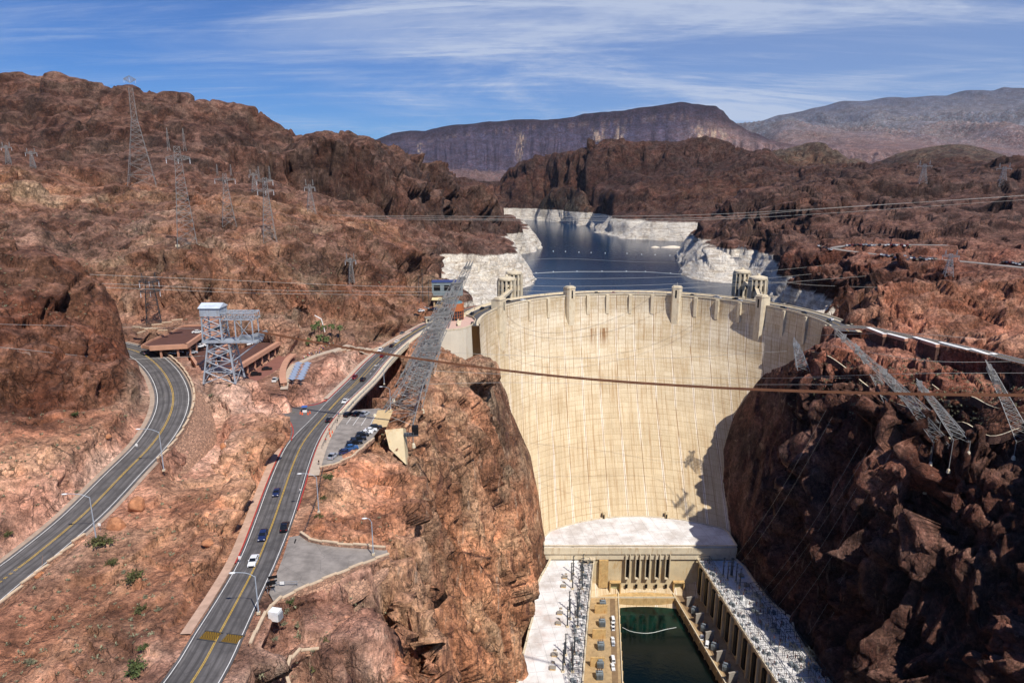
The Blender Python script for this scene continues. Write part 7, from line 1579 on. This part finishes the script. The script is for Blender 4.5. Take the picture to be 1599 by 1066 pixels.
m.build('post', DSTEEL, t); m = MB()
for z in (.6, 1.15): m.tube([p + o + Vector((0, 0, z)) for p in resample(l_, 30)], .035, 4)
m.build('rail', DSTEEL, t)
l_ = [Vector(pz(u, v, .2)) for u, v in ((503, 700), (512, 680), (524, 660), (536, 645), (552, 630))]; t = empty('fence', tuple(l_[0]), label='thin dark fence between the pavement and the parked cars', cat='fence'); m = MB(); o = -l_[0]
for p in resample(l_, 20): m.tube([p + o, p + o + Vector((0, 0, 1.2))], .06, 4)
m.tube([p + o + Vector((0, 0, 1.15)) for p in resample(l_, 30)], .05, 4); m.build('railing', DSTEEL, t)
# loose boulders beside the left road
def boulder(seed, dims):
    r_ = random.Random(seed); me = bpy.data.meshes.new('boulder'); bm_ = bmesh.new(); pts_ = []
    for i in range(26):
        v_ = Vector((r_.gauss(0, 1), r_.gauss(0, 1), r_.gauss(0, 1))).normalized(); bm_.verts.new((v_.x * dims[0] * r_.uniform(.8, 1), v_.y * dims[1] * r_.uniform(.8, 1), v_.z * dims[2] * r_.uniform(.8, 1)))
    bmesh.ops.convex_hull(bm_, input=bm_.verts); bmesh.ops.bevel(bm_, geom=bm_.edges[:], offset=.12, segments=2, affect='EDGES'); bm_.to_mesh(me); bm_.free(); me.materials.append(BLDR); o_ = bpy.data.objects.new('boulder', me); COL.objects.link(o_); return o_
BLDR = plain('orange_boulder', (190, 132, 94), .95, var=.25, nscale=.6, bump=.25, dirt=(130, 84, 62))
for i, (u, v, dm_, lab) in enumerate(((184, 822, (3.2, 2.4, 1.9), 'rounded orange boulder at the end of the lower parapet'), (214, 797, (2.6, 2.2, 3.2), 'tall pointed orange boulder behind the rounded one'), (170, 690, (1.6, 1.2, 1.0), 'small boulder on the slope left of the hairpin'), (325, 850, (1.8, 1.5, 1.2), 'boulder near the dark cleft between the roads'), (352, 700, (2.2, 1.6, 1.6), 'boulder on the ridge above the main road'), (60, 900, (1.4, 1.1, .8), 'small boulder beside the lower left road'), (560, 1000, (2.0, 1.6, 1.4), 'boulder on the red slope near the cliff edge'))):
    b = boulder(i + 3, dm_); p = gray(u, v, d0=70); b.location = (p[0], p[1], p[2] + dm_[2] * .35); b.rotation_euler = (.2, .1, i); tag(b, lab, 'boulder', 'boulders beside the roads')
# ------------------------------------------------------------------ plants
def leafmat(name, rgb):
    s = NT(name); co = s.coord('Object'); n = s.noise(co, 1.8, 3, .6); return s.fin(s.mix(s.mapr(n, .3, .7), srgb(tuple(x * .7 for x in rgb)), srgb(tuple(x * 1.25 for x in rgb))), .8)
LF = [leafmat('olive_leaves', (86, 86, 52)), leafmat('green_leaves', (80, 90, 52)), leafmat('grey_green_leaves', (128, 126, 100))]; BARK = plain('dry_bark', (96, 78, 60), .9, var=.15)
def bush(seed, mat, nl=520, spiky=False):
    r_ = random.Random(seed); t = empty('desert_shrub', cat='shrub'); st = MB(); lf = MB()
    for i in range(15):
        a = r_.uniform(0, 6.28); e = r_.uniform(.25, 1.25); L_ = r_.uniform(.6, 1.0); tip = Vector((math.cos(a) * math.cos(e) * L_, math.sin(a) * math.cos(e) * L_, math.sin(e) * L_)); mid_ = tip * .5 + Vector((r_.uniform(-.1, .1), r_.uniform(-.1, .1), .05)); st.tube([(0, 0, -.1), mid_, tip], [.03, .02, .008], 4)
        for k in range(nl // 15):
            c = mid_.lerp(tip, r_.uniform(-.4, 1.1)) + Vector((r_.gauss(0, .10), r_.gauss(0, .10), r_.gauss(0, .08))); s_ = r_.uniform(.03, .07); d1 = Vector((r_.gauss(0, 1), r_.gauss(0, 1), r_.gauss(0, 1))).normalized(); d2 = d1.cross(Vector((r_.gauss(0, 1), r_.gauss(0, 1), r_.gauss(0, 1)))).normalized()
            lf.add([c - d1 * s_ * 1.6, c + d2 * s_, c + d1 * s_ * 1.6, c - d2 * s_], [(0, 1, 2, 3)])
    st.build('stem', BARK, t); lf.build('foliage', mat, t); return t
BU = [bush(1, LF[0]), bush(2, LF[1]), bush(3, LF[2])]; ub = [False] * 3
SH = [(158, 850, 3.6, 0, 'large olive shrub at the foot of the street lamp on the left road'), (208, 909, 3.0, 0, 'olive shrub in the middle of the rock slope below the left road'), (174, 883, 2.0, 0, 'small olive shrub below the large one by the lamp'), (222, 956, 1.8, 0, 'round green shrub lower on the rock slope'), (226, 1016, 1.6, 1, 'small green shrub above the bottom left corner'), (214, 1050, 3.4, 1, 'large bright green shrub near the bottom edge'), (12, 838, 1.6, 0, 'small shrub on the slope at the far left edge'), (116, 651, 1.8, 1, 'green shrub under the dark outcrop'),
      (514, 750, 2.8, 1, 'leafy green shrub beside the pavement above the pull-out'), (505, 778, 1.6, 0, 'small shrub just below the leafy green one'), (497, 810, 1.8, 0, 'dark shrub at the end of the fence'), (511, 1018, 2.0, 0, 'dark green shrub on the red slope at the bottom'), (545, 980, 2.0, 0, 'olive shrub right of the red slope'), (498, 1042, 2.6, 0, 'wide olive shrub above the short stone wall'), (517, 1056, 1.4, 0, 'small shrub at the bottom edge'), (604, 697, 2.0, 1, 'green shrub at the foot of the rim wall'), (450, 946, 1.8, 1, 'pale green clump beside the white cabinet'), (448, 957, 1.0, 2, 'tiny grey bush by the white cabinet'),
      (443, 977, 1.1, 2, 'grey bush on the red slope, upper left'), (466, 979, 1.2, 2, 'grey bush in the middle of the red slope'), (470, 996, 1.1, 2, 'grey bush low on the red slope'), (430, 999, 1.0, 2, 'grey bush by the road edge low on the red slope'), (227, 935, 1.0, 2, 'grey bush between two olive shrubs'), (247, 955, 1.0, 2, 'grey bush right of the round green shrub'), (194, 896, .9, 2, 'grey bush left of the olive shrub'), (48, 1037, 1.6, 2, 'grey bush in the bottom left corner'), (565, 985, 1.0, 2, 'grey bush right of the olive one near the cliff'), (583, 1042, 1.4, 0, 'shrub near the cliff edge at the bottom'), (660, 1040, 1.6, 0, 'green shrub on the cliff at the bottom'), (124, 705, 1.2, 2, 'grey bush on the slope under the outcrop'), (122, 680, .9, 2, 'small grey bush higher on the same slope'), (330, 620, 1.8, 2, 'grey bush right of the hairpin'), (360, 605, 1.2, 0, 'small shrub under the steel tower'), (120, 770, .9, 2, 'tiny grey bush near the left road edge')]
for i, (u, v, s_, k_, lab) in enumerate(SH):
    p = gray(u, v, d0=70); t = BU[k_] if not ub[k_] else copy_tree(BU[k_]); ub[k_] = True
    t.location = (p[0], p[1], p[2] - .05); t.scale = (s_ * 1.0, s_ * 1.0, s_ * .8); t.rotation_euler = (0, 0, i * 1.3); t['label'] = lab; t['group'] = 'desert shrubs on the slopes'
# low desert scrub nobody could count
sc_ = MB(); r_ = random.Random(77)
for i in range(2600):
    if i < 1100: u, v = r_.uniform(1230, 1599), r_.uniform(560, 665)
    elif i < 1900: u, v = r_.uniform(0, 620), r_.uniform(640, 1066)
    else: u, v = r_.uniform(0, 700), r_.uniform(270, 500)
    p = gray(u, v, 900, d0=90)
    if p[1] > 880 or in_poly(np.array([p[0]]), np.array([p[1]]), PLAZA)[0]: continue
    d1_, _ = seg_dist(np.array([p[0]]), np.array([p[1]]), MID); d2_, _ = seg_dist(np.array([p[0]]), np.array([p[1]]), HWY); d3_, _ = seg_dist(np.array([p[0]]), np.array([p[1]]), AZR)
    if min(d1_[0], d2_[0], d3_[0]) < 10 or (poly_mask(np.array([p[0]]), np.array([p[1]]), PARK, 1)[0] + poly_mask(np.array([p[0]]), np.array([p[1]]), PULL, 1)[0] + poly_mask(np.array([p[0]]), np.array([p[1]]), GARAGE, 1)[0]) > 0: continue
    s_ = r_.uniform(.25, .6) * (1 if p[1] < 300 else 1.5)
    for k in range(9):
        a = r_.uniform(0, 6.28); e = r_.uniform(.2, 1.2); q = Vector(p) + Vector((r_.gauss(0, .35), r_.gauss(0, .35), 0)) * s_; tip = q + Vector((math.cos(a) * math.cos(e), math.sin(a) * math.cos(e), math.sin(e))) * s_; w_ = Vector((-math.sin(a), math.cos(a), 0)) * s_ * .22
        sc_.add([q - w_ * .4, q + w_ * .4, tip + w_, tip - w_], [(0, 1, 2, 3)])
tag(sc_.build('desert_scrub', LF[2]), 'sparse grey-green scrub dotted over the rock slopes', 'scrub', kind='stuff')
# palms
def palm(h, seed):
    r_ = random.Random(seed); t = empty('palm_tree', cat='palm tree'); MB().tube([(0, 0, 0), (.1, 0, h * .5), (.15, .1, h)], [.28, .2, .17], 8).build('trunk', BARK, t); m = MB()
    for i in range(22):
        a = r_.uniform(0, 6.28); up = r_.uniform(-.5, 1.0); prev = None; L_ = r_.uniform(1.6, 2.4)
        pts_ = [Vector((.15, .1, h)) + Vector((math.cos(a) * L_ * k / 5, math.sin(a) * L_ * k / 5, up * L_ * k / 5 - 1.3 * (k / 5) ** 2 * L_ * .6)) for k in range(6)]; sd_ = Vector((-math.sin(a), math.cos(a), 0))
        for k in range(5):
            for s_ in (-1, 1): m.add([pts_[k], pts_[k + 1], pts_[k + 1] + sd_ * s_ * .42 + Vector((0, 0, -.25)), pts_[k] + sd_ * s_ * .35 * (k > 0) + Vector((0, 0, -.2))], [(0, 1, 2, 3)])
    m.build('crown', LF[1], t); return t
for i, (u, v, h) in enumerate(((492, 536, 5.5), (500, 542, 5), (506, 532, 6.5), (498, 528, 6), (519, 535, 8), (531, 536, 8.5), (483, 543, 4), (510, 540, 4.5))):
    t = palm(h, i); p = gray(u, v, d0=260); t.location = p; t['group'] = 'palm trees by the walk'; t['label'] = ('palm second from the left in the clump by the walk', 'low palm in front of the clump', 'tall palm in the middle of the clump', 'palm behind the clump', 'slim palm standing alone right of the clump', 'rightmost slim palm by the walk', 'smallest palm at the left end of the clump', 'short palm at the right of the clump')[i]

# ------------------------------------------------------------------ labels: things that share one get their place in the row
ORD = ['first', 'second', 'third', 'fourth', 'fifth', 'sixth', 'seventh', 'eighth', 'ninth', 'tenth', 'eleventh', 'twelfth', 'thirteenth', 'fourteenth', 'fifteenth', 'sixteenth', 'seventeenth', 'eighteenth', 'nineteenth', 'twentieth']
ORD += ['twenty-' + o for o in ORD[:9]] + ['thirtieth'] + ['thirty-' + o for o in ORD[:9]]
bpy.context.view_layer.update(); byl = {}
for o in COL.objects:
    if o.parent is None and o.get('label'): byl.setdefault((o['label'], o.get('category')), []).append(o)
for (lab, _), g in byl.items():
    if len(g) < 2: continue
    def pos(o):
        if o.type == 'MESH' and o.name.startswith('power_line'): v = o.data.vertices; c = v[len(v) // 2].co; return pxy((c.x, c.y, c.z))
        return pxy(tuple(o.location))
    P_ = [pos(o) for o in g]; du = max(p[0] for p in P_) - min(p[0] for p in P_); dv = max(p[1] for p in P_) - min(p[1] for p in P_); ax = 0 if du >= dv * .9 else 1
    for k, (p, o) in enumerate(sorted(zip(P_, g), key=lambda q: q[0][ax])):
        w = lab.split()[:12]; o['label'] = ' '.join(w) + (', %s from the left' % ORD[min(k, 38)] if ax == 0 else ', %s from the top' % ORD[min(k, 38)])
for o in COL.objects:
    if o.parent is None and o.get('label') and len(o['label'].split()) > 16: print('LONG', o['label'])

# ------------------------------------------------------------------ thin desert air
hz_ = MB(); hz_.box((1000, 7500, 1400), (26000, 16000, 3400)); hz = hz_.build('haze', None); hz['kind'] = 'stuff'; hz['label'] = 'thin bluish air over the whole valley'; hz['category'] = 'haze'
hm = bpy.data.materials.new('thin_air'); hm.use_nodes = True; ht = hm.node_tree; ht.nodes.clear(); ho = ht.nodes.new('ShaderNodeOutputMaterial'); hv = ht.nodes.new('ShaderNodeVolumePrincipled')
hv.inputs['Color'].default_value = (.62, .74, .95, 1); hv.inputs['Density'].default_value = 0.9e-5; hv.inputs['Anisotropy'].default_value = 0.0; ht.links.new(hv.outputs[0], ho.inputs['Volume']); hz.data.materials.clear(); hz.data.materials.append(hm)
